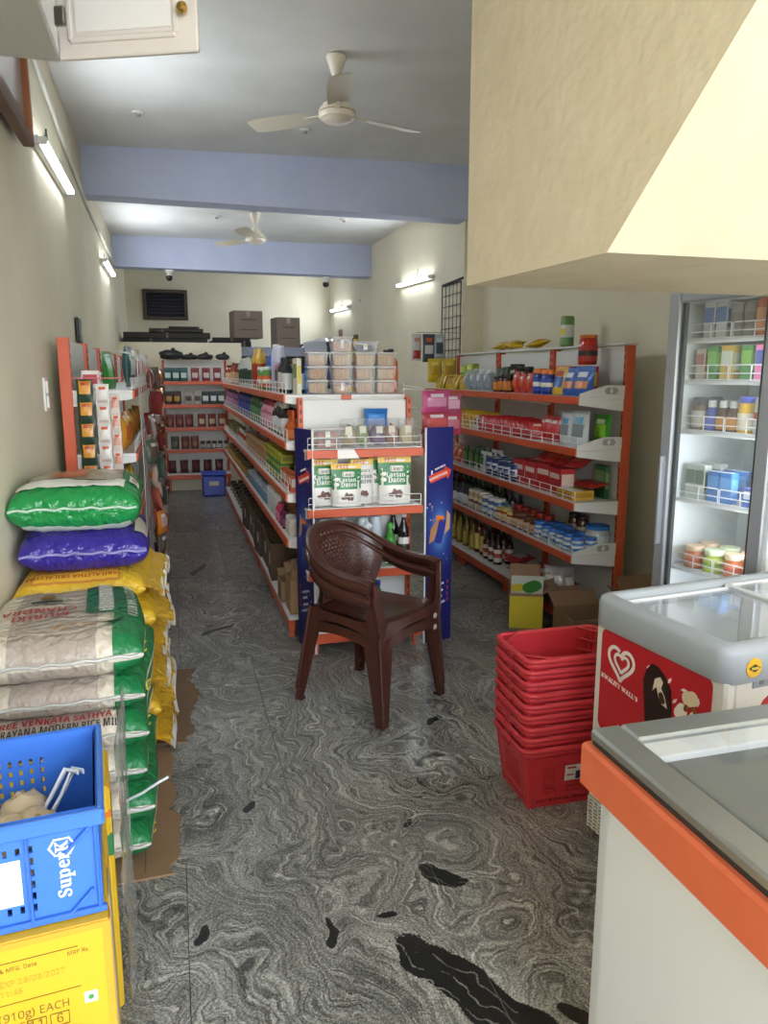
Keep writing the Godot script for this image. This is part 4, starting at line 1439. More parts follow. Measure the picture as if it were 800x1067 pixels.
func build_fridge() -> void:
	var t := thing("display_refrigerator", "tall glass door display refrigerator with grey frame and drinks", "refrigerator", FR_AT, FR_TURN)
	var W := 0.52
	var D := 0.55
	var H := 1.9
	var gr := mat("9a9ea2", 0.35, 0.3)
	var inside := mat("dfe5e6", 0.45)
	# carcass boards
	for s in [-1, 1]:
		part(t, "side_wall", cbox(0.035, H - 0.1, D - 0.05, 0.003), mat("d5d7d6", 0.4), Vector3(s * (W / 2 - 0.0175), 0.1, -0.025))
		part(t, "inner_lining", cbox(0.004, H - 0.5, D - 0.1, 0.0), inside, Vector3(s * (W / 2 - 0.038), 0.38, -0.02))
	part(t, "back_wall", cbox(W - 0.07, H - 0.1, 0.03, 0.002), inside, Vector3(0, 0.1, -D / 2 + 0.015))
	part(t, "head_box", cbox(W - 0.07, 0.06, D - 0.05, 0.002), inside, Vector3(0, H - 0.06, -0.02))
	part(t, "machine_box", cbox(W - 0.07, 0.26, D - 0.06, 0.003), mat("3a3b3d", 0.6), Vector3(0, 0.1, -0.02))
	part(t, "plinth", cbox(W - 0.02, 0.1, D - 0.06, 0.003), mat("2b2b2c", 0.6), Vector3(0, 0, -0.02))
	# grey door frame with dark gaskets
	var d := Node3D.new()
	d.name = "door"
	t.add_child(d)
	d.position = Vector3(0, 0.3, D / 2 - 0.02)
	var DH := H - 0.31
	for s in [-1, 1]:
		part(d, "stile", cbox(0.06, DH, 0.03, 0.006), gr, Vector3(s * (W / 2 - 0.03), 0, 0))
		part(d, "gasket", cbox(0.018, DH - 0.1, 0.02, 0.002), mat("23282a", 0.6), Vector3(s * (W / 2 - 0.068), 0.05, -0.012))
		part(d, "rail", cbox(W - 0.12, 0.05, 0.03, 0.006), gr, Vector3(0, 0.0 if s < 0 else DH - 0.05, 0))
	part(d, "glass_pane", cbox(W - 0.12, DH - 0.1, 0.006, 0.0), film("e3efee", 0.07, 0.02), Vector3(0, 0.05, 0))
	part(d, "handle", cbox(0.022, 0.4, 0.03, 0.006), mat("83878b", 0.35, 0.3), Vector3(-W / 2 + 0.03, 0.5, 0.028))
	var led := part(t, "lamp_strip", cbox(0.016, 1.3, 0.016, 0.002), glow("f2f8ff", 2.0), Vector3(W / 2 - 0.05, 0.45, D / 2 - 0.1))
	var l := AreaLight3D.new()
	l.name = "strip_glow"
	l.area_size = Vector2(0.02, 1.25)
	l.light_energy = FRIDGE_LIGHT
	l.light_color = Color(0.95, 0.98, 1.0)
	l.shadow_enabled = true
	l.position = Vector3(W / 2 - 0.064, 1.1, D / 2 - 0.1)
	l.rotation = Vector3(0, 125.0 * DEG, 0)
	t.add_child(l)
	for y in FRY:
		var sh := part(t, "shelf", cbox(W - 0.09, 0.012, D - 0.12, 0.002), mat("e8eceb", 0.4), Vector3(0, y - 0.012, -0.01))
		part(sh, "wire_guard", wire_guard(W - 0.1, 0.06), mat("f0f2f1", 0.4), Vector3(0, 0.012, D / 2 - 0.07))
		part(sh, "shelf_lip", cbox(W - 0.09, 0.016, 0.008, 0.002), mat("f0f2f1", 0.4), Vector3(0, -0.004, D / 2 - 0.064))

const FRIDGE_LIGHT := 0.6
const FRY := [1.69, 1.52, 1.307, 1.01, 0.703]

func build_counter() -> void:
	var x0 := 0.69
	var x1 := 1.66
	var z0 := -1.13
	var z1 := -0.18
	var W := x1 - x0
	var D := z1 - z0
	var c := Vector3((x0 + x1) / 2, 0, (z0 + z1) / 2)
	var t := thing("display_counter", "white display counter with orange band, steel rim and glass top", "counter", c)
	var wh := mat("d2d5d6", 0.45)
	var body := begin()
	for s in [-1.0, 1.0]:
		add_box(body, Vector3(s * (W / 2 - 0.045), 0.4, 0), Vector3(0.03, 0.8, D - 0.06), 0.003)
		add_box(body, Vector3(0, 0.4, s * (D / 2 - 0.045)), Vector3(W - 0.06, 0.8, 0.03), 0.003)
	part(t, "body", done(body), wh)
	var band := begin()
	for s in [-1.0, 1.0]:
		add_box(band, Vector3(s * (W / 2 - 0.02), 0.845, 0), Vector3(0.04, 0.085, D), 0.006)
		add_box(band, Vector3(0, 0.845, s * (D / 2 - 0.02)), Vector3(W - 0.08, 0.085, 0.04), 0.006)
	part(t, "orange_band", done(band), noisy("bandorange", "c9603c", "d16a46", 0.02, 1.0, 0.45, 0.0, 6))
	part(t, "black_seal", cbox(W - 0.03, 0.012, D - 0.03, 0.002), mat("2c2b29", 0.5), Vector3(0, 0.884, 0))
	# stainless rim
	var steel := mat("b4b9bc", 0.3, 0.9)
	var rim := begin()
	for s in [-1.0, 1.0]:
		add_box(rim, Vector3(s * (W / 2 - 0.042), 0.906, 0), Vector3(0.06, 0.022, D - 0.024), 0.005)
		add_box(rim, Vector3(0, 0.906, s * (D / 2 - 0.042)), Vector3(W - 0.144, 0.022, 0.06), 0.005)
	part(t, "steel_rim", done(rim), steel)
	# stepped white liner seen through the glass
	var ln := begin()
	add_box(ln, Vector3(0, 0.902, -D / 2 + 0.1), Vector3(W - 0.15, 0.014, 0.05), 0.002)
	add_box(ln, Vector3(0, 0.88, -D / 2 + 0.18), Vector3(W - 0.15, 0.012, 0.12), 0.002)
	add_box(ln, Vector3(0, 0.82, -D / 2 + 0.24), Vector3(W - 0.15, 0.12, 0.01), 0.002)
	add_box(ln, Vector3(0, 0.835, 0), Vector3(W - 0.15, 0.012, D - 0.2), 0.002)
	for s in [-1.0, 1.0]:
		add_box(ln, Vector3(s * (W / 2 - 0.078), 0.81, 0), Vector3(0.01, 0.17, D - 0.15), 0.002)
	part(t, "liner", done(ln), mat("e2e4e4", 0.4))
	part(t, "liner_rib", cbox(W - 0.16, 0.006, 0.006, 0.001), mat("f0f0ee", 0.4), Vector3(0, 0.886, -D / 2 + 0.235))
	part(t, "glass_top", cbox(W - 0.146, 0.006, D - 0.144, 0.001), film("e6efee", 0.08, 0.03), Vector3(0, 0.912, 0))
	var o := make({"k": "pouch", "w": 0.22, "h": 0.3, "d": 0.045, "b": "d5dae6", "l": "b8c2d8", "t": "e6e8ee"})
	stand(o, "milk_pouch", "pale milk pouch lying in the display counter", "pouch", "", Vector3(0.98, 0.868, -0.72), 0.0, -PI / 2)
	o.free()

# ================================================================ rice bags
func bag_point(w: float, th: float, l: float, u: float, v: float, s: float, sd: int, off := 0.0) -> Vector3:
	var e := pow(maxf(0.0, 1.0 - pow(absf(u), 6.0)), 0.5) * pow(maxf(0.0, 1.0 - pow(absf(v), 6.5)), 0.48)
	var wr := 0.5 * sin(u * 5.0 + sd * 1.7 + v * 2.0) * sin(v * 6.0 + sd) + 0.35 * sin(u * 19.0 + sd) * sin(v * 4.0 - sd * 2.0 + u * 3.0) * absf(v)
	wr += 0.3 * sin(u * 31.0 + sd * 3.1 + 2.0 * sin(v * 5.0 + sd)) * pow(absf(v), 3.0) + 0.25 * sin(v * 27.0 + sd) * pow(absf(u), 4.0)
	var y := th * 0.5 + s * (th * 0.5 * e * (1.0 + 0.1 * wr) + off)
	var pull := 1.0 - 0.03 * cos(v * 3.0 + sd)
	return Vector3(u * w * 0.5 * pull, y, v * l * 0.5 * (1.0 - 0.025 * cos(u * 2.6 + sd)))

func bag_sheet(w: float, th: float, l: float, sd: int, u0: float, u1: float, v0: float, v1: float, s: float, off: float, nu: int, nv: int) -> ArrayMesh:
	var key := "bag%.3f,%.3f,%.3f,%d,%.2f,%.2f,%.2f,%.2f,%.0f,%.4f" % [w, th, l, sd, u0, u1, v0, v1, s, off]
	if not shapes.has(key):
		var st := begin()
		var a0 := asin(u0)
		var a1 := asin(u1)
		var b0 := asin(v0)
		var b1 := asin(v1)
		add_sheet(st, nu, nv, func(u: float, v: float) -> Vector3: return bag_point(w, th, l, sin(lerpf(a0, a1, u)), sin(lerpf(b0, b1, v)), s, sd, off), Vector3(0, s, 0), 5)
		shapes[key] = done(st)
	return shapes[key]

func bag_body(w: float, th: float, l: float, sd: int) -> ArrayMesh:
	var key := "bagbody%.3f,%.3f,%.3f,%d" % [w, th, l, sd]
	if not shapes.has(key):
		var st := begin()
		for s in [-1.0, 1.0]:
			add_sheet(st, 26, 26, func(u: float, v: float) -> Vector3: return bag_point(w, th, l, sin((u - 0.5) * PI), sin((v - 0.5) * PI), s, sd), Vector3(0, s, 0), 5)
		shapes[key] = done(st)
	return shapes[key]

func bag_print(t: Node3D, called: String, d: Array, u0: float, u1: float, v0: float, v1: float, m: Material, level := 1, low := true) -> void:
	part(t, called, bag_sheet(d[0], d[1], d[2], d[3], u0, u1, v0, v1, 1.0, 0.0026 * level, 24, 26), m)
	if low and v1 >= 0.99:
		part(t, called, bag_sheet(d[0], d[1], d[2], d[3], u0, u1, 0.6, v1, -1.0, 0.0026 * level, 24, 10), m)

func bag_words(t: Node3D, txt: String, h: float, d: Array, right: Vector2, up: Vector2, at: Vector2, m: Material, level := 3) -> void:
	# right and up are directions on the bag top (x, z) in metres per metre of lettering
	var mesh := bend(words(txt, h, 0.0), func(p: Vector3) -> Vector3:
		var q := at + right * p.x + up * p.y
		return bag_point(d[0], d[1], d[2], clampf(q.x / (d[0] * 0.5), -0.995, 0.995), clampf(q.y / (d[2] * 0.5), -0.995, 0.995), 1.0, d[3], 0.0026 * level))
	part(t, "lettering", mesh, m)

func seam(t: Node3D, d: Array, m: Material) -> void:
	for e in [-1.0, 1.0]:
		var path := []
		for i in 15:
			var u := lerpf(-0.97, 0.97, i / 14.0)
			var p := bag_point(d[0], d[1], d[2], u, e * 0.999, 1.0, d[3])
			path.append(p + Vector3(0, 0.004 * sin(i * 2.3), e * 0.006))
		var st := begin()
		add_tube(st, path, 0.007, 6, 0.005)
		part(t, "sewn_seam", done(st), m)

func crumple(h: String, rough: float) -> StandardMaterial3D:
	var key := "crumple%s%.2f" % [h, rough]
	if not mats.has(key):
		var m := StandardMaterial3D.new()
		m.albedo_color = hexc(h)
		m.roughness = rough
		m.uv1_triplanar = true
		m.uv1_scale = Vector3(3.2, 3.2, 3.2)
		m.heightmap_enabled = true
		m.heightmap_texture = noise_tex(0.011, "000000", "ffffff", 512, 25, 3)
		m.heightmap_scale = 1.3
		mats[key] = m
	return mats[key]

func rice_bag(y: float, kind: String, sd: int, label: String, group: String, at: Vector3, turn: float, w: float, th: float, l: float) -> Node3D:
	var t := thing("rice_bag", label, "rice bag", at + Vector3(0, y, 0), turn, group)
	var d := [w, th, l, sd]
	if kind == "muriki" or kind == "muriki_plain" or kind == "mill":
		part(t, "sack", bag_body(w, th, l, sd), crumple("d9cfbd", 0.42))
		bag_print(t, "grey_panel", d, -0.62, 0.42, -0.8, 0.999, crumple("b3a699", 0.42))
		bag_print(t, "green_band", d, 0.62, 0.999, -0.999, 0.999, crumple("1f7a45", 0.4), 2)
		seam(t, d, mat("c9c9c4", 0.3))
		if kind == "muriki":
			bag_print(t, "green_panel", d, 0.26, 0.99, -0.85, 0.25, crumple("1d6b41", 0.4), 3, false)
			bag_print(t, "white_panel", d, 0.42, 0.62, -0.8, 0.18, mat("a9b0a6", 0.42), 4, false)
			bag_words(t, "MURIKI", 0.034, d, Vector2(-1, 0), Vector2(0, 1.3), Vector2(-0.07, 0.065), mat("b03a35", 0.5), 3)
			bag_words(t, "CHANDRA", 0.034, d, Vector2(-1, 0), Vector2(0, 1.3), Vector2(-0.075, 0.005), mat("b03a35", 0.5), 3)
			bag_words(t, "MURIKI", 0.04, d, Vector2(0, 0.8), Vector2(1, 0), Vector2(0.125, -0.16), mat("e8e6dc", 0.5), 6)
			bag_words(t, "CHANDRA", 0.04, d, Vector2(0, 0.8), Vector2(1, 0), Vector2(0.125, -0.015), mat("e8e6dc", 0.5), 6)
			bag_words(t, "MURIKI CHANDRA", 0.03, d, Vector2(0, 1), Vector2(1, 0), Vector2(0.205, -0.06), mat("b9c4b4", 0.5), 6)
			# emblem: pale cloud, green cap, golden bowl of rice
			var em := [["emblem_cloud", 0.12, 0.085, 0.04, "ddd6ca", 0.0, 3], ["emblem_cap", 0.1, 0.018, 0.008, "3f5a3f", -0.022, 4], ["emblem_bowl", 0.05, 0.05, 0.022, "b58a3a", 0.012, 5], ["emblem_foot", 0.034, 0.012, 0.004, "4a5238", 0.04, 6]]
			for q in em:
				var pr := prism(round_rect(q[1], q[2], q[3]), 0.0004)
				part(t, q[0], bend(pr, func(p: Vector3) -> Vector3: return bag_point(w, th, l, (-0.06 + p.x) / (w / 2), (-0.1 - q[5] + p.y) / (l / 2), 1.0, sd, 0.0026 * q[6])), mat(q[4], 0.5))
		if kind == "mill":
			bag_words(t, "SREE VENKATA SATHYA", 0.022, d, Vector2(1, 0), Vector2(0, -1), Vector2(-0.03, l / 2 - 0.042), mat("b5352f", 0.5), 3)
			bag_words(t, "NARAYANA MODERN RICE MILL", 0.018, d, Vector2(1, 0), Vector2(0, -1), Vector2(-0.02, l / 2 - 0.016), mat("3f3a34", 0.5), 3)
			bag_words(t, "PRODDATUR", 0.015, d, Vector2(1, 0), Vector2(0, -1), Vector2(-0.01, l / 2 - 0.006), mat("3f7a52", 0.5), 3)
		else:
			for i in 8:
				# ears of rice
				var cx := -0.02 + i * 0.018
				var pr := prism([Vector2(-0.016, 0), Vector2(0, 0.006), Vector2(0.016, 0.001), Vector2(0, -0.005)], 0.0004)
				part(t, "rice_ear", bend(pr, func(p: Vector3) -> Vector3: return bag_point(w, th, l, (cx + p.x) / (w / 2), (l / 2 * 0.58 + (0.012 if i % 2 == 0 else -0.012) + p.y) / (l / 2), 1.0, sd, 0.0075)), mat("d19a3c", 0.5))
			for i in 4:
				var pr := prism([Vector2(-0.045, 0), Vector2(0, 0.007), Vector2(0.05, 0.002), Vector2(0, -0.006)], 0.0004)
				part(t, "leaf_print", bend(pr, func(p: Vector3) -> Vector3:
					var r := p.rotated(Vector3(0, 0, 1), 0.5 + i * 0.22)
					return bag_point(w, th, l, clampf((0.145 + i * 0.004 + r.x) / (w / 2), -0.99, 0.99), clampf((l / 2 * 0.55 - r.y) / (l / 2), -0.99, 0.99), 1.0, sd, 0.0085)), mat("2c6a38", 0.5))
		# DMC on the right flank
		part(t, "flank_words", words("DMC", 0.035, 0.002), mat("c9c048", 0.5), Vector3(w / 2 - 0.02, th * 0.42, l / 2 - 0.075), Vector3(0, 1.1, 0))
	elif kind == "yellow":
		part(t, "sack", bag_body(w, th, l, sd), crumple("dcb330", 0.42))
		if y > 0.6:
			bag_print(t, "orange_panel", d, -0.75, 0.6, -0.7, 0.95, mat("c9823a", 0.45), 1, false)
			bag_print(t, "yellow_strip", d, -0.72, 0.57, 0.78, 0.93, mat("e4b63a", 0.45), 2, false)
			for i in 2:
				bag_words(t, "SRILALITHA", 0.021, d, Vector2(-1, 0), Vector2(0, 1), Vector2(-0.12 + i * 0.17, l / 2 * 0.86), mat("b5521f", 0.5), 3)
		# end flap with its white hem
		var n := FastNoiseLite.new()
		n.seed = sd
		n.frequency = 6.0
		var st := begin()
		var f := func(a: float, b: float) -> Vector3:
			var p := bag_point(w, th, l, 0.985, lerpf(-0.9, 0.9, a), 1.0, sd)
			p.y = th * 0.5
			return p + Vector3(b * 0.07, -b * b * 0.04 + n.get_noise_2d(a, b * 2.0) * 0.03 * b, n.get_noise_2d(a * 2.0, 3.0) * 0.03 * b)
		add_sheet(st, 14, 4, f, Vector3.UP)
		part(t, "end_flap", done(st), crumple("dcb030", 0.45))
		var st2 := begin()
		add_sheet(st2, 14, 1, func(a: float, b: float) -> Vector3: return f.call(a, 0.82 + b * 0.24) + Vector3(0, 0.002, 0), Vector3.UP)
		add_sheet(st2, 14, 1, func(a: float, b: float) -> Vector3: return f.call(a, 0.82 + b * 0.24) - Vector3(0, 0.003, 0), Vector3.DOWN)
		part(t, "white_hem", done(st2), mat("e6e4dc", 0.5))
	elif kind == "purple":
		part(t, "sack", bag_body(w, th, l, sd), crumple("33258a", 0.25))
		bag_print(t, "green_panel", d, -0.8, 0.62, -0.9, 0.45, mat("8aa06a", 0.35), 1, false)
		bag_print(t, "photo_panel", d, 0.78, 0.97, -0.2, 0.75, mat("c9bfae", 0.35), 2, false)
		seam(t, d, mat("8f88c4", 0.4))
	elif kind == "green":
		part(t, "sack", bag_body(w, th, l, sd), crumple("1f8a45", 0.24))
		bag_print(t, "photo_panel", d, -0.75, 0.7, -0.85, 0.4, mat("9c9a84", 0.25), 1, false)
		bag_print(t, "orange_print", d, -0.5, 0.1, -0.6, 0.2, mat("b97a55", 0.25), 2, false)
		bag_print(t, "white_strip", d, -0.86, 0.76, 0.5, 0.82, mat("dcdcd0", 0.35), 2, false)
		bag_print(t, "white_tag", d, 0.82, 0.96, 0.0, 0.55, mat("dfe0d8", 0.35), 3, false)
		bag_print(t, "red_tag", d, 0.86, 0.93, 0.15, 0.4, mat("b3443c", 0.35), 4, false)
		part(t, "white_base", bag_sheet(w, th, l, sd, -0.8, 0.85, 0.55, 0.93, -1.0, 0.003, 20, 10), mat("c9d6c4", 0.35))
		seam(t, d, mat("b9d8c2", 0.4))
	return t

func build_bags() -> void:
	# flattened cartons under the bags
	var cb := thing("flat_cardboard", "flattened brown carton lying under the rice bags", "cardboard", Vector3(-0.375, 0, -2.62), 0.03)
	part(cb, "sheet", torn_sheet(0.62, 0.85, 3), mat("8f7355", 0.85))
	part(cb, "fold_line", cbox(0.004, 0.001, 0.8, 0.0), mat("6f5740", 0.85), Vector3(0.21, 0.0085, 0))
	var cc := thing("flat_cardboard", "flattened brown carton sticking out behind the yellow bags", "cardboard", Vector3(-0.28, 0.0, -3.5), -0.05)
	part(cc, "sheet", torn_sheet(0.62, 0.82, 8), mat("7d654c", 0.85))
	part(cc, "fold_line", cbox(0.004, 0.001, 0.7, 0.0), mat("604b38", 0.85), Vector3(0.17, 0.0085, 0))
	var near := Vector3(-0.368, 0.009, -2.6)
	var y := 0.0
	var kinds := ["muriki_plain", "muriki_plain", "muriki_plain", "mill", "muriki_plain", "muriki"]
	var lab := ["cream and green rice bag lying lowest in the front stack", "cream and green rice bag, second from the floor in front stack", "cream and green rice bag just under the mill bag", "rice bag printed with the mill's name in red, half behind crate", "cream and green rice bag under the top bag of the front stack", "cream rice bag with red lettering and emblem on top of front stack"]
	var ths := [0.13, 0.13, 0.13, 0.13, 0.115, 0.145]
	for i in 6:
		rice_bag(y, kinds[i], 3 + i * 5, lab[i], "rice bags in the front stack", near + Vector3(0.012 * sin(i * 2.1), 0, 0.012 * cos(i * 1.7) - (0.018 if i == 4 else 0.0)), 0.025 * sin(i * 3.0) + (0.05 if i == 5 else 0.0), 0.485, ths[i], 0.64)
		y += ths[i] - 0.004
	var rear := Vector3(-0.365, 0.009, -3.3)
	y = 0.0
	var pos := ["lowest", "second from the floor", "third from the floor", "fourth from the floor", "fifth from the floor", "under the purple bag"]
	for i in 6:
		rice_bag(y, "yellow", 40 + i * 3, "yellow rice bag with white hem, %s in rear stack" % pos[i], "yellow rice bags in the rear stack", rear + Vector3(0.014 * sin(i * 1.9), 0, 0.01 * cos(i * 2.7)), 0.03 * sin(i * 2.0), 0.475, 0.136, 0.68)
		y += 0.1295
	rice_bag(y, "purple", 71, "shiny purple rice bag under the green one in the rear stack", "", rear + Vector3(0.0, 0, 0.0), 0.04, 0.47, 0.165, 0.64)
	y += 0.157
	rice_bag(y, "green", 77, "shiny green rice bag with white strip on top of rear stack", "", rear + Vector3(-0.015, 0, 0.0), 0.0, 0.47, 0.19, 0.6)
	# twisted clear plastic wrap over the lower bags
	var st := begin()
	add_tube(st, [Vector3(-0.2, 0.24, -2.268), Vector3(-0.15, 0.262, -2.262), Vector3(-0.1, 0.29, -2.262), Vector3(-0.07, 0.3, -2.27)], 0.0045, 7)
	var o := part(self, "plastic_twist", done(st), mat("d3d8dc", 0.2))
	tag(o, "twisted strip of clear plastic hanging on the front rice bags", "plastic strip")

func torn_sheet(w: float, l: float, sd: int) -> ArrayMesh:
	var n := FastNoiseLite.new()
	n.seed = sd
	n.frequency = 1.0
	var poly := []
	for i in 24:
		poly.append(Vector2(w / 2 + n.get_noise_1d(i * 0.16) * 0.05 + (-0.02 if i % 9 == 4 else 0.0), -l / 2 + l * i / 23.0))
	poly.append(Vector2(-w / 2, l / 2))
	poly.append(Vector2(-w / 2, -l / 2))
	var st := begin()
	add_prism(st, poly, 0.008, Transform3D(Basis(Vector3(1, 0, 0), PI / 2), Vector3(0, 0.0045, 0)))
	return done(st)

# ================================================================ chairs
func chair_rim(u: float) -> Vector3:
	# u from -1 (right arm end) to 1: the arm and back rim in one sweep
	var a := absf(u)
	var c := Curve3D.new()
	var pts := [Vector3(0, 0.775, -0.27), Vector3(0.085, 0.768, -0.262), Vector3(0.165, 0.735, -0.225), Vector3(0.222, 0.685, -0.15), Vector3(0.248, 0.638, -0.05), Vector3(0.258, 0.615, 0.06), Vector3(0.26, 0.61, 0.17), Vector3(0.255, 0.602, 0.215)]
	var f := a * (pts.size() - 1)
	var i := mini(int(f), pts.size() - 2)
	var t := f - i
	var p0: Vector3 = pts[maxi(i - 1, 0)] if i > 0 else Vector3(-pts[1].x, pts[1].y, pts[1].z)
	var p3: Vector3 = pts[mini(i + 2, pts.size() - 1)]
	var p: Vector3 = pts[i].cubic_interpolate(pts[i + 1], p0, p3, t)
	p.x *= signf(u) if u != 0.0 else 1.0
	return p

func make_chair() -> Node3D:
	var t := Node3D.new()
	var br := mat("43231d", 0.3)
	# rim and arms: broad band, rolled under
	for sgn in [-1.0, 1.0]:
		var path := []
		for i in 13:
			path.append(chair_rim(sgn * lerpf(0.42, 1.0, i / 12.0)))
		var st := begin()
		add_tube(st, path, 0.031, 10, 0.013)
		var low := []
		for p in path:
			low.append(p + Vector3(sgn * 0.024, -0.026, 0))
		add_tube(st, low, 0.009, 6, 0.026)
		part(t, "arm", done(st), br)
	var rim := begin()
	var path2 := []
	for i in 21:
		path2.append(chair_rim(lerpf(-0.44, 0.44, i / 20.0)))
	add_tube(rim, path2, 0.03, 10, 0.014)
	part(t, "back_rim", done(rim), br)
	# back shell
	var shell := func(u: float, v: float) -> Vector3:
		var top := chair_rim(u * 0.5)
		var bot := Vector3(sin(u * 1.2) * 0.185, 0.425, -0.2 + 0.035 * (1.0 - cos(u * 1.2)))
		var p := bot.lerp(top, v)
		p.z += 0.02 * sin(v * PI)
		return p
	var sh := begin()
	add_sheet(sh, 20, 12, func(u: float, v: float) -> Vector3: return shell.call(u * 2.0 - 1.0, v), Vector3(0, 0, 1), 5)
	add_sheet(sh, 20, 12, func(u: float, v: float) -> Vector3: return shell.call(u * 2.0 - 1.0, v) + Vector3(0, 0, -0.008), Vector3(0, 0, -1), 6)
	var back := part(t, "backrest", done(sh), br)
	var wv := begin()
	for j in 15:
		for i in 17:
			var u := lerpf(-0.8, 0.8, (i + 0.5 * (j % 2)) / 16.5)
			var v := lerpf(0.14, 0.88, j / 14.0)
			if absf(u) > 0.86 * sqrt(1.0 - pow((v - 0.5) * 1.7, 2)):
				continue
			var p: Vector3 = shell.call(u, v)
			var q: Vector3 = shell.call(u + 0.03, v)
			var q2: Vector3 = shell.call(u, v + 0.03)
			var nn := (q - p).normalized()
			var nf := nn.cross((q2 - p).normalized()).normalized()
			var b := Basis(nn, nf.cross(nn).normalized(), nf)
			add_box(wv, p + nf * 0.002, Vector3(0.018, 0.012, 0.006), 0.002, b)
	var we := part(back, "woven_relief", done(wv), mat("4d2c25", 0.35))
	we.set_meta("kind", "stuff")
	# seat with a shallow dish
	var top := func(u: float, v: float) -> Vector3:
		var z := lerpf(-0.205, 0.225, v)
		var w := lerpf(0.185, 0.225, v)
		var x := (u * 2.0 - 1.0) * w
		var k := (1.0 - pow(u * 2.0 - 1.0, 2)) * sin(v * PI)
		return Vector3(x, 0.418 - 0.022 * k - (0.012 if v > 0.93 else 0.0), z + 0.018 * (1.0 - pow(u * 2.0 - 1.0, 2)) * v)
	var se := begin()
	add_sheet(se, 16, 14, top, Vector3.UP, 5)
	add_sheet(se, 16, 14, func(u: float, v: float) -> Vector3: return top.call(u, v) - Vector3(0, 0.01, 0), Vector3.DOWN, 6)
	var seat := part(t, "seat", done(se), br)
	for i in 5:
		var x := -0.1 + i * 0.05
		part(seat, "seat_groove", cbox(0.008, 0.003, 0.26, 0.001), mat("38201a", 0.35), Vector3(x, 0.394 + 0.6 * x * x, 0.0))
	# apron: front and sides, arched below
	var ap := begin()
	var skirt := func(a: Vector3, b: Vector3, nrm: Vector3, drop: float) -> void:
		var f := func(u: float, v: float) -> Vector3:
			var p := a.lerp(b, u)
			var d := drop * (1.0 - 0.55 * sin(u * PI))
			return p + Vector3(0, -d * v, 0) + nrm * (0.018 * sin(u * PI) + 0.012 * v)
		add_sheet(ap, 12, 4, f, nrm, 5)
		add_sheet(ap, 12, 4, func(u: float, v: float) -> Vector3: return f.call(u, v) - nrm * 0.007, -nrm, 6)
	skirt.call(Vector3(-0.225, 0.412, 0.225), Vector3(0.225, 0.412, 0.225), Vector3(0, 0, 1), 0.08)
	skirt.call(Vector3(-0.185, 0.412, -0.205), Vector3(0.185, 0.412, -0.205), Vector3(0, 0, -1), 0.07)
	for s in [-1.0, 1.0]:
		skirt.call(Vector3(s * 0.185, 0.412, -0.205), Vector3(s * 0.225, 0.412, 0.225), Vector3(s, 0, 0), 0.07)
	part(t, "apron", done(ap), br)
	# four channel legs, the front ones running on up to the arms
	for q in [[-1.0, 1.0], [1.0, 1.0], [-1.0, -1.0], [1.0, -1.0]]:
		var sx: float = q[0]
		var sz: float = q[1]
		var st := begin()
		var tp := Vector3(sx * (0.232 if sz > 0 else 0.195), 0.415, 0.232 if sz > 0 else -0.212)
		var bt := Vector3(sx * (0.245 if sz > 0 else 0.24), 0.0, 0.262 if sz > 0 else -0.27)
		var wt := 0.1 if sz > 0 else 0.07
		var wb := 0.04 if sz > 0 else 0.035
		# two wings meeting at the corner
		for ax in [0, 1]:
			var inw := Vector3(-sx, 0, 0) if ax == 0 else Vector3(0, 0, -sz)
			var thk := Vector3(0, 0, -sz) * 0.008 if ax == 0 else Vector3(-sx, 0, 0) * 0.008
			var f := func(u: float, v: float) -> Vector3:
				var w := lerpf(wb, wt, v)
				var c := bt.lerp(tp, v)
				return c + inw * w * u
			add_sheet(st, 3, 8, f, -thk, 5)
			add_sheet(st, 3, 8, func(u: float, v: float) -> Vector3: return f.call(u, v) + thk, thk, 6)
			add_sheet(st, 1, 8, func(u: float, v: float) -> Vector3: return f.call(1.0, v) + thk * u, inw, 7)
		var outw := Vector3(sx, 0, sz).normalized()
		add_tube(st, [bt - outw * 0.002, bt.lerp(tp, 0.5) - outw * 0.002, tp - outw * 0.002], 0.009, 6)
		# foot
		add_box(st, bt + Vector3(-sx * wb * 0.45, 0.006, -sz * wb * 0.45), Vector3(wb * 0.98, 0.012, wb * 0.98), 0.003)
		if sz > 0:
			var up := chair_rim(sx * 0.985)
			var fa := func(u: float, v: float) -> Vector3:
				var c := tp.lerp(up, v) + Vector3(0, 0, 0.008)
				var w := lerpf(0.07, 0.05, v)
				return c + Vector3(sx * 0.012, 0, 0) + Vector3(-sx, 0, 0) * w * 0.12 + Vector3(0, 0, -1) * w * u
			add_sheet(st, 3, 6, fa, Vector3(sx, 0, 0), 5)
			add_sheet(st, 3, 6, func(u: float, v: float) -> Vector3: return fa.call(u, v) + Vector3(-sx * 0.01, 0, 0), Vector3(-sx, 0, 0), 6)
			var fb := func(u: float, v: float) -> Vector3:
				return fa.call(0.0, v) + Vector3(-sx * 0.045 * u * lerpf(1.0, 0.7, v), 0, 0.0)
			add_sheet(st, 2, 6, fb, Vector3(0, 0, 1), 5)
			add_sheet(st, 2, 6, func(u: float, v: float) -> Vector3: return fb.call(u, v) + Vector3(0, 0, -0.008), Vector3(0, 0, -1), 6)
			add_tube(st, [fa.call(0.0, 0.0), fa.call(0.0, 0.5), fa.call(0.0, 1.0)], 0.006, 6)
		part(t, "leg", done(st), br)
	part(t, "round_plug", lathe("plug", [Vector2(0.0, 0.004), Vector2(0.012, 0.003), Vector2(0.014, 0.0)], 14), mat("a39c92", 0.4), Vector3(0.165, 0.365, 0.258), Vector3(PI / 2, 0, 0))
	return t

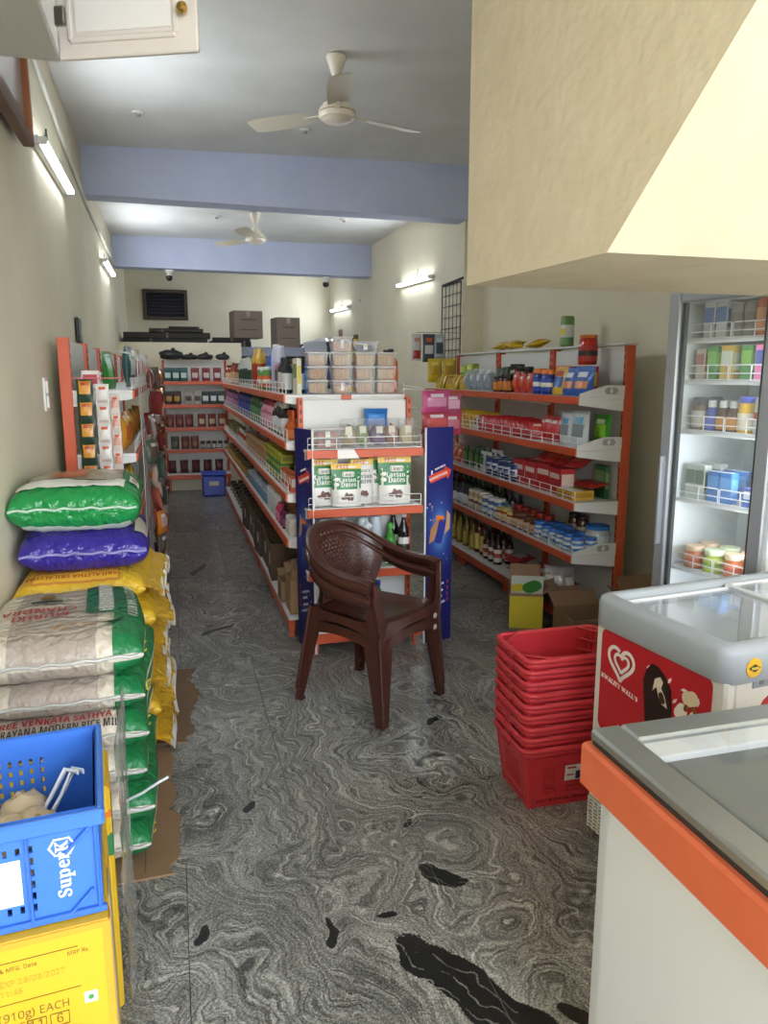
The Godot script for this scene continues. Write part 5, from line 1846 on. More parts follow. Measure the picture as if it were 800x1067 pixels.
func build_chairs() -> void:
	var p := make_chair()
	var lab := ["brown moulded plastic armchair with woven back, lower of the nested pair", "brown moulded plastic armchair with woven back, nested on top of another"]
	for i in 2:
		var c := stand(p, "plastic_chair", lab[i], "chair", "nested brown plastic chairs", Vector3(0.862, 0.056 * i, -3.315), 37.0 * DEG)
	p.free()

# ================================================================ baskets and crates
# wall of nx x ny cells with real openings; P(u, v) gives the outer point, n the inward step
func add_perforated(st: SurfaceTool, P: Callable, inward: Vector3, nx: int, ny: int, hole: Callable, fx: float, fy: float) -> void:
	st.set_smooth_group(-1)
	for j in ny:
		for i in nx:
			var u0 := i / float(nx)
			var u1 := (i + 1) / float(nx)
			var v0 := j / float(ny)
			var v1 := (j + 1) / float(ny)
			if not hole.call(i, j):
				quad(st, P.call(u0, v0), P.call(u1, v0), P.call(u1, v1), P.call(u0, v1), -inward)
				quad(st, P.call(u0, v0) + inward, P.call(u1, v0) + inward, P.call(u1, v1) + inward, P.call(u0, v1) + inward, inward)
				continue
			var a0 := lerpf(u0, u1, (1.0 - fx) / 2)
			var a1 := lerpf(u0, u1, (1.0 + fx) / 2)
			var b0 := lerpf(v0, v1, (1.0 - fy) / 2)
			var b1 := lerpf(v0, v1, (1.0 + fy) / 2)
			for r in [[u0, u1, v0, b0], [u0, u1, b1, v1], [u0, a0, b0, b1], [a1, u1, b0, b1]]:
				quad(st, P.call(r[0], r[2]), P.call(r[1], r[2]), P.call(r[1], r[3]), P.call(r[0], r[3]), -inward)
				quad(st, P.call(r[0], r[2]) + inward, P.call(r[1], r[2]) + inward, P.call(r[1], r[3]) + inward, P.call(r[0], r[3]) + inward, inward)
			quad(st, P.call(a0, b0), P.call(a1, b0), P.call(a1, b0) + inward, P.call(a0, b0) + inward, Vector3.UP)
			quad(st, P.call(a0, b0), P.call(a0, b1), P.call(a0, b1) + inward, P.call(a0, b0) + inward, inward.cross(Vector3.UP))

func build_baskets() -> void:
	# local frame: length along x, width along z
	var W := 0.4
	var D := 0.27
	var H := 0.235
	var k := 0.84
	var p := Node3D.new()
	var red := mat("cf3640", 0.38)
	var st := begin()
	for s in [-1.0, 1.0]:
		var longP := func(u: float, v: float) -> Vector3:
			var f := lerpf(k, 1.0, v)
			return Vector3((u - 0.5) * W * f * 0.96, v * H, s * D / 2 * f)
		add_perforated(st, longP, Vector3(0, 0, -s * 0.004), 26, 14, func(i: int, j: int) -> bool: return (j == 1 and i > 1 and i < 24) or (j > 2 and j < 10 and i > 3 and i < 22 and i % 11 < 8), 0.6, 0.66)
		var endP := func(u: float, v: float) -> Vector3:
			var f := lerpf(k, 1.0, v)
			return Vector3(s * W / 2 * f, v * H, (u - 0.5) * D * f * 0.94)
		add_perforated(st, endP, Vector3(-s * 0.004, 0, 0), 18, 14, func(i: int, j: int) -> bool: return (j == 1 and i > 1 and i < 16) or (j > 2 and j < 10 and i > 3 and i < 14), 0.6, 0.66)
	# rounded corner posts
	for sx in [-1.0, 1.0]:
		for sz in [-1.0, 1.0]:
			add_tube(st, [Vector3(sx * (W / 2 * k - 0.006), 0, sz * (D / 2 * k - 0.006)), Vector3(sx * (W / 2 - 0.007), H, sz * (D / 2 - 0.007))], 0.0095, 8)
	part(p, "wall", done(st), red)
	var fl := begin()
	for i in 9:
		add_box(fl, Vector3((i - 4) * W * k / 9.5, 0.003, 0), Vector3(0.012, 0.006, D * k))
	for i in 7:
		add_box(fl, Vector3(0, 0.003, (i - 3) * D * k / 7.5), Vector3(W * k, 0.006, 0.012))
	part(p, "bottom_grid", done(fl), red)
	# rolled rim
	var rim := begin()
	var ring := []
	for q in round_rect(W + 0.014, D + 0.014, 0.035, 5):
		ring.append(Vector3(q.x, H, q.y))
	add_tube(rim, ring, 0.009, 8, 0.011, true)
	var lip := []
	for q in round_rect(W + 0.012, D + 0.012, 0.034, 5):
		lip.append(Vector3(q.x, H - 0.016, q.y))
	add_tube(rim, lip, 0.003, 6, 0.011, true)
	part(p, "rim", done(rim), red)
	for s in [-1.0, 1.0]:
		var hs := begin()
		add_tube(hs, [Vector3(-W / 2 - 0.012, H - 0.012, s * 0.02), Vector3(-W / 2 - 0.016, H + 0.0, s * 0.05), Vector3(-W * 0.3, H + 0.008, s * (D / 2 + 0.006)), Vector3(W * 0.3, H + 0.008, s * (D / 2 + 0.006)), Vector3(W / 2 + 0.016, H + 0.0, s * 0.05), Vector3(W / 2 + 0.012, H - 0.012, s * 0.02)], 0.005, 6)
		part(p, "folded_handle", done(hs), mat("c2323c", 0.4))
	for s in [-1, 1]:
		part(p, "hinge_lug", mid_box(0.018, 0.022, 0.05, 0.004), mat("b5202a", 0.4), Vector3(s * (W / 2 + 0.004), H - 0.02, 0))
	var pos := ["lowest", "second from below", "third from below", "fourth from below", "fifth from below", "fourth from the top", "third from the top", "second from the top", "topmost"]
	for i in 9:
		var b := stand(p, "shopping_basket", "red plastic shopping basket, %s in the stack beside the freezer" % pos[i], "basket", "stacked red shopping baskets", Vector3(1.338 + 0.002 * (i % 3), 0.0 + i * 0.042, -2.345 - 0.002 * (i % 2)), -0.02 + 0.01 * (i % 3 - 1))
		if i == 0:
			var s := Node3D.new()
			s.name = "sticker"
			b.add_child(s)
			s.position = Vector3(0.012, 0.1, D / 2 * 0.935)
			s.rotation.x = 0.09
			part(s, "paper", cbox(0.095, 0.062, 0.001, 0.0), mat("e4e2de", 0.5))
			part(s, "blue_block", cbox(0.05, 0.032, 0.001, 0.0), mat("2a3566", 0.5), Vector3(0.02, 0.004, 0.001))
			part(s, "red_line", cbox(0.035, 0.007, 0.001, 0.0), mat("c23a3a", 0.5), Vector3(-0.022, 0.048, 0.001))
			part(s, "red_line", cbox(0.028, 0.005, 0.001, 0.0), mat("c23a3a", 0.5), Vector3(-0.025, 0.02, 0.001))
	p.free()

func build_near_left() -> void:
	var turn := 5.5 * DEG
	var bx := Basis(Vector3.UP, turn)
	var at := Vector3(-0.378, 0.602, -1.433)
	# yellow cartons under the crate
	for i in 2:
		var y := 0.3 - 0.3 * i
		var t := thing("oil_carton", "yellow oil carton standing %s" % ["directly under the blue crate", "on the floor under another yellow carton"][i], "carton", Vector3(-0.372, y, -1.41), turn, "yellow oil cartons")
		part(t, "box_body", cbox(0.41, 0.3, 0.34, 0.004), mat("d4a824", 0.5))
		part(t, "side_stripe", cbox(0.001, 0.3, 0.03, 0.0), mat("d98a2a", 0.5), Vector3(0.2055, 0, 0.15))
		part(t, "side_stripe", cbox(0.001, 0.3, 0.08, 0.0), mat("9fb0a8", 0.5), Vector3(0.2055, 0, 0.06))
		part(t, "orange_edge", cbox(0.012, 0.298, 0.001, 0.0), mat("e09a2a", 0.5), Vector3(0.198, 0.001, 0.1705))
		part(t, "orange_edge", cbox(0.41, 0.012, 0.001, 0.0), mat("e09a2a", 0.5), Vector3(0.0, 0.287, 0.1705))
		if i == 0:
			var ink := mat("6b5a18", 0.7)
			var z := 0.1708
			part(t, "print_line", cbox(0.36, 0.0012, 0.001, 0.0), ink, Vector3(-0.03, 0.262, z))
			part(t, "print_line", cbox(0.36, 0.0012, 0.001, 0.0), ink, Vector3(-0.03, 0.182, z))
			part(t, "lettering", words("Batch No. & MFG. Date", 0.0075, 0.0004, false, false), ink, Vector3(0.03, 0.249, z))
			part(t, "lettering", words("MRP Rs.", 0.0075, 0.0004, false, false), ink, Vector3(0.15, 0.252, z))
			part(t, "lettering", words("EXP 28/03/2027", 0.0105, 0.0004, false, false), mat("a8902a", 0.7), Vector3(0.075, 0.222, z))
			part(t, "lettering", words("11:48", 0.0105, 0.0004, false, false), mat("a8902a", 0.7), Vector3(0.04, 0.203, z))
			part(t, "lettering", words("1L (910g) EACH", 0.015, 0.0004, false, false), ink, Vector3(0.06, 0.156, z))
			part(t, "lettering", words("PACKAGE", 0.013, 0.0004, false, false), ink, Vector3(0.03, 0.134, z))
			part(t, "lettering", words("SUNFLOWER OIL", 0.013, 0.0004, false, true), ink, Vector3(0.03, 0.115, z))
			part(t, "veg_mark", cbox(0.022, 0.022, 0.001, 0.0), mat("dfe6d8", 0.5), Vector3(0.165, 0.145, z))
			part(t, "veg_dot", lathe("vegdot", [Vector2(0, 0.001), Vector2(0.005, 0.0008), Vector2(0.005, 0.0)], 12), mat("3f8a44", 0.5), Vector3(0.165, 0.156, z + 0.0005), Vector3(PI / 2, 0, 0))
			for k in 2:
				var cx := 0.075 + k * 0.037
				for q in [[0, 0.0125, 0.03, 0.0015], [0, -0.0125, 0.03, 0.0015], [0.015, 0, 0.0015, 0.026], [-0.015, 0, 0.0015, 0.026]]:
					part(t, "print_frame", mid_box(q[2], q[3], 0.001), ink, Vector3(cx + q[0], 0.128 + q[1], z))
				part(t, "lettering", words("11" if k == 0 else "6", 0.017, 0.0004, true, false), ink, Vector3(cx, 0.129, z + 0.0004))
		else:
			# an opened flap leaning out with a torn corner
			part(t, "open_flap", mid_box(0.36, 0.13, 0.005, 0.001), mat("e0b726", 0.5), Vector3(-0.05, 0.35, 0.235), Vector3(0.45, 0, 0.05))
			part(t, "torn_corner", prism([Vector2(-0.02, -0.04), Vector2(0.012, -0.03), Vector2(0.018, 0.03), Vector2(0.0, 0.045), Vector2(-0.012, 0.01)], 0.006), mat("c9b08a", 0.8), Vector3(0.125, 0.355, 0.238), Vector3(0.45, 0, 0))
	# blue crate
	var c := thing("blue_crate", "blue plastic crate of pale vegetables on yellow carton", "crate", at, turn)
	var W := 0.4
	var D := 0.33
	var H := 0.2
	var blue := mat("3b72cc", 0.4)
	var deep := mat("366ac2", 0.4)
	for s in [-1.0, 1.0]:
		var st := begin()
		add_perforated(st, func(u: float, v: float) -> Vector3: return Vector3((u - 0.5) * W, v * H, s * D / 2), Vector3(0, 0, -s * 0.006), 20, 9, func(i: int, j: int) -> bool: return i > 3 and i < 15 and j > 0 and j < 7, 0.36, 0.62)
		part(c, "long_wall", done(st), blue)
		var st2 := begin()
		add_perforated(st2, func(u: float, v: float) -> Vector3: return Vector3(s * W / 2, v * H, (u - 0.5) * D), Vector3(-s * 0.006, 0, 0), 16, 9, func(i: int, j: int) -> bool: return i > 3 and i < 12 and j > 1 and j < 5, 0.36, 0.62)
		part(c, "end_wall", done(st2), blue)
		part(c, "rim_rail", cbox(W + 0.024, 0.03, 0.014, 0.004), blue, Vector3(0, H - 0.03, s * (D / 2 + 0.005)))
		part(c, "rim_rail", cbox(0.014, 0.03, D + 0.006, 0.004), blue, Vector3(s * (W / 2 + 0.005), H - 0.03, 0))
		for x in [-0.12, 0.085, 0.195]:
			part(c, "rib", cbox(0.006, H - 0.03, 0.012, 0.002), deep, Vector3(x, 0.002, s * (D / 2 + 0.004)))
		part(c, "base_rail", cbox(W + 0.012, 0.012, 0.012, 0.002), deep, Vector3(0, 0, s * (D / 2 + 0.003)))
		part(c, "brace", mid_box(0.06, 0.005, 0.01, 0.002), blue, Vector3(0.165, H - 0.052, s * (D / 2 + 0.005)), Vector3(0, 0, 0.8))
		part(c, "brace", mid_box(0.06, 0.005, 0.01, 0.002), blue, Vector3(0.165, 0.028, s * (D / 2 + 0.005)), Vector3(0, 0, 0.8))
	part(c, "floor_panel", cbox(W - 0.01, 0.006, D - 0.01, 0.001), deep)
	part(c, "lettering", words("Super", 0.0215, 0.001, true), mat("e6ebf5", 0.5), Vector3(0.14, 0.085, D / 2 + 0.0012), Vector3(0, 0, PI / 2))
	part(c, "lettering", words("K", 0.02, 0.001, true), mat("e6ebf5", 0.5), Vector3(0.14, 0.139, D / 2 + 0.0012), Vector3(0, 0, PI / 2))
	var hx := []
	for q in [[-0.021, 0.0], [-0.012, 0.015], [0.012, 0.015], [0.021, 0.0], [0.012, -0.015], [-0.012, -0.015]]:
		hx.append(Vector2(q[0], q[1]))
	for i in 6:
		var a: Vector2 = hx[i]
		var b: Vector2 = hx[(i + 1) % 6]
		part(c, "hexagon_side", mid_box(a.distance_to(b) + 0.003, 0.003, 0.001), mat("e6ebf5", 0.5), Vector3(0.14 + (a.x + b.x) / 2, 0.139 + (a.y + b.y) / 2, D / 2 + 0.0012), Vector3(0, 0, (b - a).angle()))
	part(c, "paper_label", cbox(0.09, 0.085, 0.001, 0.0), mat("e2e4e6", 0.5), Vector3(0.028, 0.045, D / 2 + 0.001))
	# pale vegetables in the crate, loosely covered with clear film
	var spots := [[-0.14, -0.03], [-0.06, 0.03], [0.02, -0.02], [0.06, 0.07], [0.1, -0.05], [-0.08, -0.09], [-0.02, 0.1], [0.13, 0.04], [0.0, -0.11], [-0.15, 0.08], [0.04, 0.02], [0.09, 0.02], [-0.03, 0.06], [0.02, 0.09], [-0.1, 0.0], [0.06, -0.05]]
	for i in spots.size():
		var o := thing("potato", "pale potato lying in the blue crate", "vegetable", at + bx * Vector3(spots[i][0], 0.007 + (0.058 if i > 9 else 0.0), spots[i][1]), i * 1.1, "pale potatoes in the crate")
		part(o, "skin", blob(0.085, 0.07, 0.075, 40 + i), mat("c7b494", 0.7))
		part(o, "eye_spot", blob(0.012, 0.006, 0.01, 60 + i), mat("a48c68", 0.8), Vector3(0.01, 0.062, 0.01))
	var stf := begin()
	for k in 2:
		add_tube(stf, [Vector3(0.07 + 0.02 * k, 0.06, -0.02), Vector3(0.11 + 0.02 * k, 0.11, -0.06), Vector3(0.14 + 0.015 * k, 0.155, -0.08), Vector3(0.165 + 0.01 * k, 0.165, -0.04)], 0.0025, 6, 0.006)
	var bh := part(self, "bag_handle", done(stf), mat("dfe3e8", 0.3))
	bh.position = at
	bh.rotation.y = turn
	tag(bh, "twisted white plastic bag handle rising out of the blue crate", "bag handle")
	# green and yellow pack behind, under clear film
	var g := thing("oil_pack", "yellow and green oil pack standing behind the blue crate", "pack", Vector3(-0.365, 0.0, -1.8), turn)
	part(g, "box_body", cbox(0.34, 0.6, 0.2, 0.008), mat("d8b02a", 0.45))
	part(g, "green_band", cbox(0.342, 0.06, 0.202, 0.004), mat("2f7a4a", 0.45), Vector3(0, 0.42, 0))
	part(g, "orange_band", cbox(0.342, 0.02, 0.202, 0.004), mat("d9772a", 0.45), Vector3(0, 0.52, 0))
	var n := FastNoiseLite.new()
	n.seed = 17
	n.frequency = 7.0
	var stw := begin()
	add_sheet(stw, 14, 22, func(u: float, v: float) -> Vector3:
		var y := 0.02 + v * 0.74
		var out := 0.02 + 0.02 * n.get_noise_2d(u, y) + (0.05 * maxf(0.0, v - 0.85) if v > 0.85 else 0.0)
		return Vector3(-0.178 + out * 0.7, y, -1.68 - u * 0.26 + 0.01 * n.get_noise_2d(u * 2.0, y + 9.0)), Vector3(1, 0, 0), 5)
	var w := part(self, "plastic_wrap", done(stw), film("e6ecf0", 0.2, 0.08))
	tag(w, "loose clear plastic wrap hanging beside the blue crate", "plastic wrap")

func open_carton(t: Node3D, w: float, h: float, d: float, col: String, flap: String, flaps: Array) -> void:
	var st := begin()
	add_box(st, Vector3(0, 0.003, 0), Vector3(w, 0.006, d))
	for s in [-1.0, 1.0]:
		add_box(st, Vector3(s * (w / 2 - 0.003), h / 2, 0), Vector3(0.006, h, d))
		add_box(st, Vector3(0, h / 2, s * (d / 2 - 0.003)), Vector3(w - 0.012, h, 0.006))
	part(t, "box_body", done(st), mat(col, 0.85))
	# flaps: side index and opening angle
	for q in flaps:
		var along := w if q[0] < 2 else d
		var deep := d * 0.42 if q[0] < 2 else w * 0.42
		var a: float = q[1]
		var dirs := [Vector3(0, 0, 1), Vector3(0, 0, -1), Vector3(1, 0, 0), Vector3(-1, 0, 0)]
		var dv: Vector3 = dirs[q[0]]
		var edge := Vector3(0, h, 0) + dv * ((d / 2) if q[0] < 2 else (w / 2))
		var outd := dv * cos(a) + Vector3.UP * sin(a)
		var tang := Vector3.UP.cross(dv).normalized()
		var b := Basis(tang, outd.cross(tang).normalized(), outd)
		var fb := begin()
		add_box(fb, edge + outd * deep / 2, Vector3(along - 0.01, 0.005, deep), 0.0, b)
		part(t, "flap", done(fb), mat(flap, 0.85))

func build_boxes() -> void:
	var t := thing("open_carton", "open carton with yellow front and green leaf flap by right rack", "carton", Vector3(2.065, 0, -4.1), -0.42, "open cartons near the right rack")
	open_carton(t, 0.2, 0.24, 0.28, "8b6f55", "8f7257", [[1, 0.9], [2, 0.4]])
	part(t, "yellow_front", cbox(0.2, 0.2, 0.002, 0.0), mat("c9b52a", 0.6), Vector3(0, 0.02, 0.141))
	part(t, "printed_flap", mid_box(0.19, 0.15, 0.004, 0.0), mat("c9cfc4", 0.6), Vector3(0, 0.3, 0.17), Vector3(0.5, 0, 0))
	part(t, "green_leaf", prism(round_rect(0.12, 0.09, 0.044), 0.002), mat("3f8a3a", 0.6), Vector3(0.03, 0.29, 0.168), Vector3(0.5, 0, 0.6))
	part(t, "yellow_patch", prism(round_rect(0.08, 0.06, 0.02), 0.002), mat("d8c43a", 0.6), Vector3(-0.055, 0.28, 0.162), Vector3(0.5, 0, 0.2))
	var t2 := thing("open_carton", "low brown open carton between baskets and right rack", "carton", Vector3(2.24, 0, -3.66), -0.1, "open cartons near the right rack")
	open_carton(t2, 0.3, 0.2, 0.28, "86694f", "8a6d54", [[1, 0.5], [2, 0.15]])
	var o := make({"k": "jar", "r": 0.035, "h": 0.09, "b": "d9d6cc", "l": "e8e4da", "t": "f0eee8"})
	stand(o, "white_jar", "small white jar standing inside the low open carton", "jar", "", Vector3(2.29, 0.007, -3.64), 0.0)
	o.free()
	var t3 := thing("open_carton", "large brown open carton between right rack and refrigerator", "carton", Vector3(2.61, 0, -3.45), 0.08, "open cartons near the right rack")
	open_carton(t3, 0.36, 0.28, 0.32, "7d634b", "816850", [[1, 1.0], [3, 0.7]])
	var t4 := thing("open_carton", "brown carton of clear bags at the end of the right rack", "carton", Vector3(2.3, 0.1365, -4.12), -0.1, "open cartons near the right rack")
	open_carton(t4, 0.2, 0.12, 0.24, "84684f", "84684f", [[3, 0.2]])
	for i in 3:
		var p := make({"k": "clear", "w": 0.16, "h": 0.2, "d": 0.07, "b": ["8a8478", "6f6a62", "9a948a"][i], "l": "c9c5bc", "sd": 4 + i})
		stand(p, "clear_bag", "bulging clear plastic bag in carton at rack end", "bag", "clear bags in the rack end carton", Vector3(2.3 + 0.05 * i - 0.05, 0.145, -4.16 + 0.05 * i), -1.2 + i * 0.7, -0.3)
		p.free()
	# blue storage box in front of the back rack
	var b := thing("storage_box", "blue plastic storage box on floor before the back rack", "box", Vector3(0.465, 0, -9.82), 0.0)
	var bl := mat("2f44a8", 0.35)
	part(b, "tub", cbox(0.29, 0.27, 0.26, 0.02), bl)
	part(b, "lid", cbox(0.32, 0.035, 0.28, 0.012), mat("3650bd", 0.35), Vector3(0, 0.27, 0))
	part(b, "paper_label", cbox(0.12, 0.055, 0.002, 0.0), mat("c9c4b4", 0.6), Vector3(0.0, 0.14, 0.13))

# ================================================================ what stands on the racks
func stock_right() -> void:
	var T := -PI / 2
	var g := "goods on the right rack"
	# top board
	var y: float = RY[0] + 0.001
	row({"k": "pouch", "w": 0.2, "h": 0.17, "d": 0.06, "b": "2558a8", "l": "d98b4a", "t": "2f6fc4", "l2": "dfe6f0", "v1": 0.5}, "drink_pouch", "large blue health drink pouch at the near end of the top right shelf", "pouch", g, 2, -3.98, -4.13, y, 2.33, T, {"lean": -0.12, "jit": 0.12})
	row({"k": "pouch", "w": 0.17, "h": 0.175, "d": 0.06, "b": "d9b02f", "l": "2a5aa6", "t": "d9772a", "l2": "b5382c"}, "cereal_pouch", "yellow and blue cereal pouch beside the orange lidded jars", "pouch", g, 1, -4.26, -4.26, y, 2.33, T, {"lean": -0.1})
	row({"k": "jar", "r": 0.048, "h": 0.16, "b": "26398f", "l": "2e4fb0", "l2": "e8e4dc", "t": "e07a2c", "c": 0.03}, "drink_jar", "dark blue health drink jar with orange lid", "jar", g, 2, -4.39, -4.5, y, 2.32, T)
	row({"k": "carton", "w": 0.12, "h": 0.18, "d": 0.09, "b": "a82a2a", "l": "c9a23a", "t": "b5302c"}, "malt_carton", "red malt drink carton behind the blue pouches", "carton", g, 2, -4.13, -4.27, y, 2.44, T)
	row({"k": "jar", "r": 0.055, "h": 0.185, "b": "b53327", "l": "a92c25", "l2": "2c1c18", "t": "d9772a", "c": 0.02}, "malt_jar", "red malt drink jar standing on the red cartons", "jar", g, 1, -4.13, -4.13, y + 0.183, 2.44, T)
	row({"k": "packet", "w": 0.09, "h": 0.14, "d": 0.05, "b": "c23a30", "l": "d8604a", "l2": "e8d8c8", "sd": 3}, "malt_packet", "red malt powder refill packet", "packet", g, 3, -4.62, -4.83, y, 2.31, T, {"rows": 2})
	row({"k": "jar", "r": 0.055, "h": 0.19, "b": "5a3d2c", "l": "c9b48a", "l2": "7a5a3c", "t": "1f1c1a", "c": 0.03}, "coffee_jar", "dark coffee jar with black lid and cream label", "jar", g, 2, -4.83, -4.97, y, 2.38, T)
	row({"k": "jar", "r": 0.036, "h": 0.12, "b": "4a2c1c", "l": "c9792c", "t": "2a2420"}, "coffee_jar", "small brown coffee jar with orange label", "jar", g, 3, -4.93, -5.1, y, 2.29, T)
	row({"k": "pouch", "w": 0.13, "h": 0.18, "d": 0.05, "b": "2a3a2e", "l": "c9cfc6", "t": "3f6a4a"}, "tea_pouch", "dark green tea pouch with pale print", "pouch", g, 3, -5.06, -5.26, y, 2.38, T, {"jit": 0.2})
	row({"k": "clear", "w": 0.14, "h": 0.17, "d": 0.07, "b": "8a98a8", "l": "d6dadd", "sd": 8}, "clear_packet", "clear bag of silvery grey packets on the top right shelf", "packet", g, 4, -5.32, -5.72, y, 2.31, T, {"jit": 0.12, "rows": 2, "back": 0.1})
	row({"k": "can", "r": 0.05, "h": 0.21, "b": "9aa83f", "l": "6f9a3a", "l2": "d9cf4a", "t": "c9c6b8"}, "tall_tin", "tall green and yellow tin on the top right shelf", "tin", g, 2, -5.8, -5.95, y, 2.38, T)
	row({"k": "packet", "w": 0.14, "h": 0.13, "d": 0.06, "b": "c9a92c", "l": "b58a24", "l2": "6a4a1c", "sd": 5}, "noodle_packet", "yellow noodle packet heaped on the top right shelf", "packet", g, 5, -5.85, -6.45, y, 2.31, T, {"jit": 0.5, "rows": 2, "lean": -0.35})
	row({"k": "packet", "w": 0.12, "h": 0.18, "d": 0.05, "b": "d2ae2a", "l": "c98a24", "l2": "8a3a1c", "sd": 6}, "snack_packet", "yellow snack packet lying on the rack's top ledge", "packet", g, 4, -5.2, -5.75, RY[0] + 0.33, 2.55, T, {"lean": -1.35, "jit": 1.2})
	row({"k": "can", "r": 0.045, "h": 0.2, "b": "6a8f5a", "l": "c9cfc8", "l2": "d8c84a", "t": "2f7a3a"}, "tall_tin", "tall green and silver tin standing on the rack's top ledge", "tin", g, 1, -4.6, -4.6, 1.7255, 2.555, T)
	# second board
	y = RY[1] + 0.001
	row({"k": "pouch", "w": 0.17, "h": 0.2, "d": 0.06, "b": "ccd3d6", "l": "8a969c", "t": "c3ccd0", "l2": "4a9ac4"}, "flour_pouch", "white flour pouch with blue square on the second right shelf", "pouch", g, 2, -4.04, -4.2, y, 2.36, T, {"jit": 0.1})
	row({"k": "packet", "w": 0.17, "h": 0.2, "d": 0.05, "b": "3f9a2c", "l": "8ac93a", "l2": "d8e6c0", "sd": 2}, "greens_packet", "bright green packet with leaf picture on the second right shelf", "packet", g, 1, -3.96, -3.96, y, 2.46, T, {})
	row({"k": "packet", "w": 0.1, "h": 0.16, "d": 0.035, "b": "b5232a", "l": "c9383a", "l2": "e6d2c4", "sd": 3}, "wafer_packet", "red wafer packet standing upright beside the flour", "packet", g, 5, -4.3, -4.5, y, 2.34, T, {"jit": 0.2, "lean": -0.25})
	row({"k": "packet", "w": 0.11, "h": 0.12, "d": 0.035, "b": "b3262c", "l": "c43c3a", "l2": "d8b8a8", "sd": 4}, "biscuit_packet", "small red biscuit packet in the row behind the wire guard", "packet", g, 14, -4.5, -5.35, y, 2.31, T, {"jit": 0.12, "lean": -0.3, "rows": 2, "back": 0.125, "spin": 1.15})
	row({"k": "packet", "w": 0.1, "h": 0.11, "d": 0.03, "b": "c9c5c0", "l": "3a2c2a", "l2": "b52c2c", "sd": 1}, "wafer_packet", "white and black wafer packet between red and yellow packets", "packet", g, 5, -5.3, -5.55, y, 2.31, T, {"jit": 0.12, "lean": -0.3, "rows": 2, "back": 0.125, "spin": 1.15})
	row({"k": "packet", "w": 0.11, "h": 0.13, "d": 0.035, "b": "c39a2c", "l": "a9741f", "l2": "e6d28a", "sd": 7}, "biscuit_packet", "gold biscuit packet in the row behind the wire guard", "packet", g, 14, -5.5, -6.4, y, 2.31, T, {"jit": 0.12, "lean": -0.3, "rows": 2, "back": 0.125, "spin": 1.15})
	# third board
	y = RY[2] + 0.001
	row({"k": "carton", "w": 0.19, "h": 0.06, "d": 0.15, "b": "d3a63a", "l": "b58a2c", "lh": 0.5, "ly": 0.2}, "display_tray", "yellow display tray at the near end of the third right shelf", "tray", g, 1, -4.02, -4.02, y, 2.33, T, {"jit": 0.0})
	row({"k": "packet", "w": 0.1, "h": 0.13, "d": 0.03, "b": "a82c28", "l": "8a2420", "l2": "2f6a3a", "sd": 2}, "spice_packet", "red spice packet lying in the yellow display tray", "packet", g, 4, -3.96, -4.1, y + 0.072, 2.37, T, {"lean": -1.4, "jit": 0.4})
	row({"k": "carton", "w": 0.13, "h": 0.2, "d": 0.03, "b": "2f6a44", "l": "7a9a6a", "t": "2a5a3a"}, "tea_carton", "dark green tea carton behind the yellow tray", "carton", g, 1, -4.0, -4.0, y, 2.5, T, {"jit": 0.0})
	row({"k": "carton", "w": 0.16, "h": 0.17, "d": 0.1, "b": "b5282c", "l": "d8c2b8", "lh": 0.2, "ly": 0.6, "t": "a9242a"}, "multi_pack", "red shrink wrapped multipack on the third right shelf", "pack", g, 4, -4.2, -4.72, y, 2.34, T, {"jit": 0.1})
	row({"k": "packet", "w": 0.13, "h": 0.13, "d": 0.05, "b": "c23a34", "l": "d8604a", "l2": "e8c8a8", "sd": 9}, "snack_packet", "red snack packet heaped above the red multipacks", "packet", g, 4, -4.15, -4.6, y + 0.172, 2.38, T, {"jit": 0.5, "lean": -1.2})
	row({"k": "can", "r": 0.04, "h": 0.13, "b": "26346a", "l": "c9ced8", "l2": "2a3f8a", "t": "8a8f96"}, "powder_tin", "dark blue tin with pale band on the third right shelf", "tin", g, 5, -4.78, -5.2, y, 2.3, T, {"rows": 2, "back": 0.1})
	row({"k": "packet", "w": 0.1, "h": 0.16, "d": 0.04, "b": "c9cbc6", "l": "2f6a3a", "l2": "3a3f46", "sd": 4}, "tea_packet", "silver and green tea packet on the third right shelf", "packet", g, 2, -5.27, -5.38, y, 2.31, T, {"rows": 2})
	row({"k": "packet", "w": 0.1, "h": 0.17, "d": 0.05, "b": "2a4a2c", "l": "5a7a3a", "l2": "20301f", "sd": 6}, "tea_packet", "dark green tea packet on the third right shelf", "packet", g, 3, -5.48, -5.72, y, 2.31, T, {"rows": 2})
	row({"k": "packet", "w": 0.12, "h": 0.14, "d": 0.05, "b": "a8452c", "l": "c2603a", "l2": "d8a878", "sd": 8}, "chips_packet", "orange red packet at the far end of the third right shelf", "packet", g, 7, -5.8, -6.45, y, 2.31, T, {"rows": 2, "jit": 0.12, "lean": -0.3, "back": 0.11})
	# fourth board
	y = RY[3] + 0.001
	row({"k": "jar", "r": 0.04, "h": 0.1, "b": "c9d2da", "l": "4a86c4", "l2": "e2e6ea", "t": "2f6fc9"}, "cream_jar", "small pale jar with bright blue cap behind the end guard", "jar", g, 6, -3.93, -4.4, y, 2.31, T, {"rows": 2, "back": 0.09})
	row({"k": "jar", "r": 0.075, "h": 0.15, "b": "b9c2c6", "l": "c9d2d6", "t": "2f7ad0", "c": 0.02}, "storage_jar", "big clear jar with blue lid at the near end of the fourth shelf", "jar", g, 1, -3.97, -3.97, y, 2.47, T)
	row({"k": "jar", "r": 0.038, "h": 0.18, "b": "4a2a1c", "l": "c9b89a", "t": "3a221a"}, "cocoa_jar", "brown cocoa spread jar with brown lid near the big clear jar", "jar", g, 2, -4.15, -4.25, y, 2.47, T)
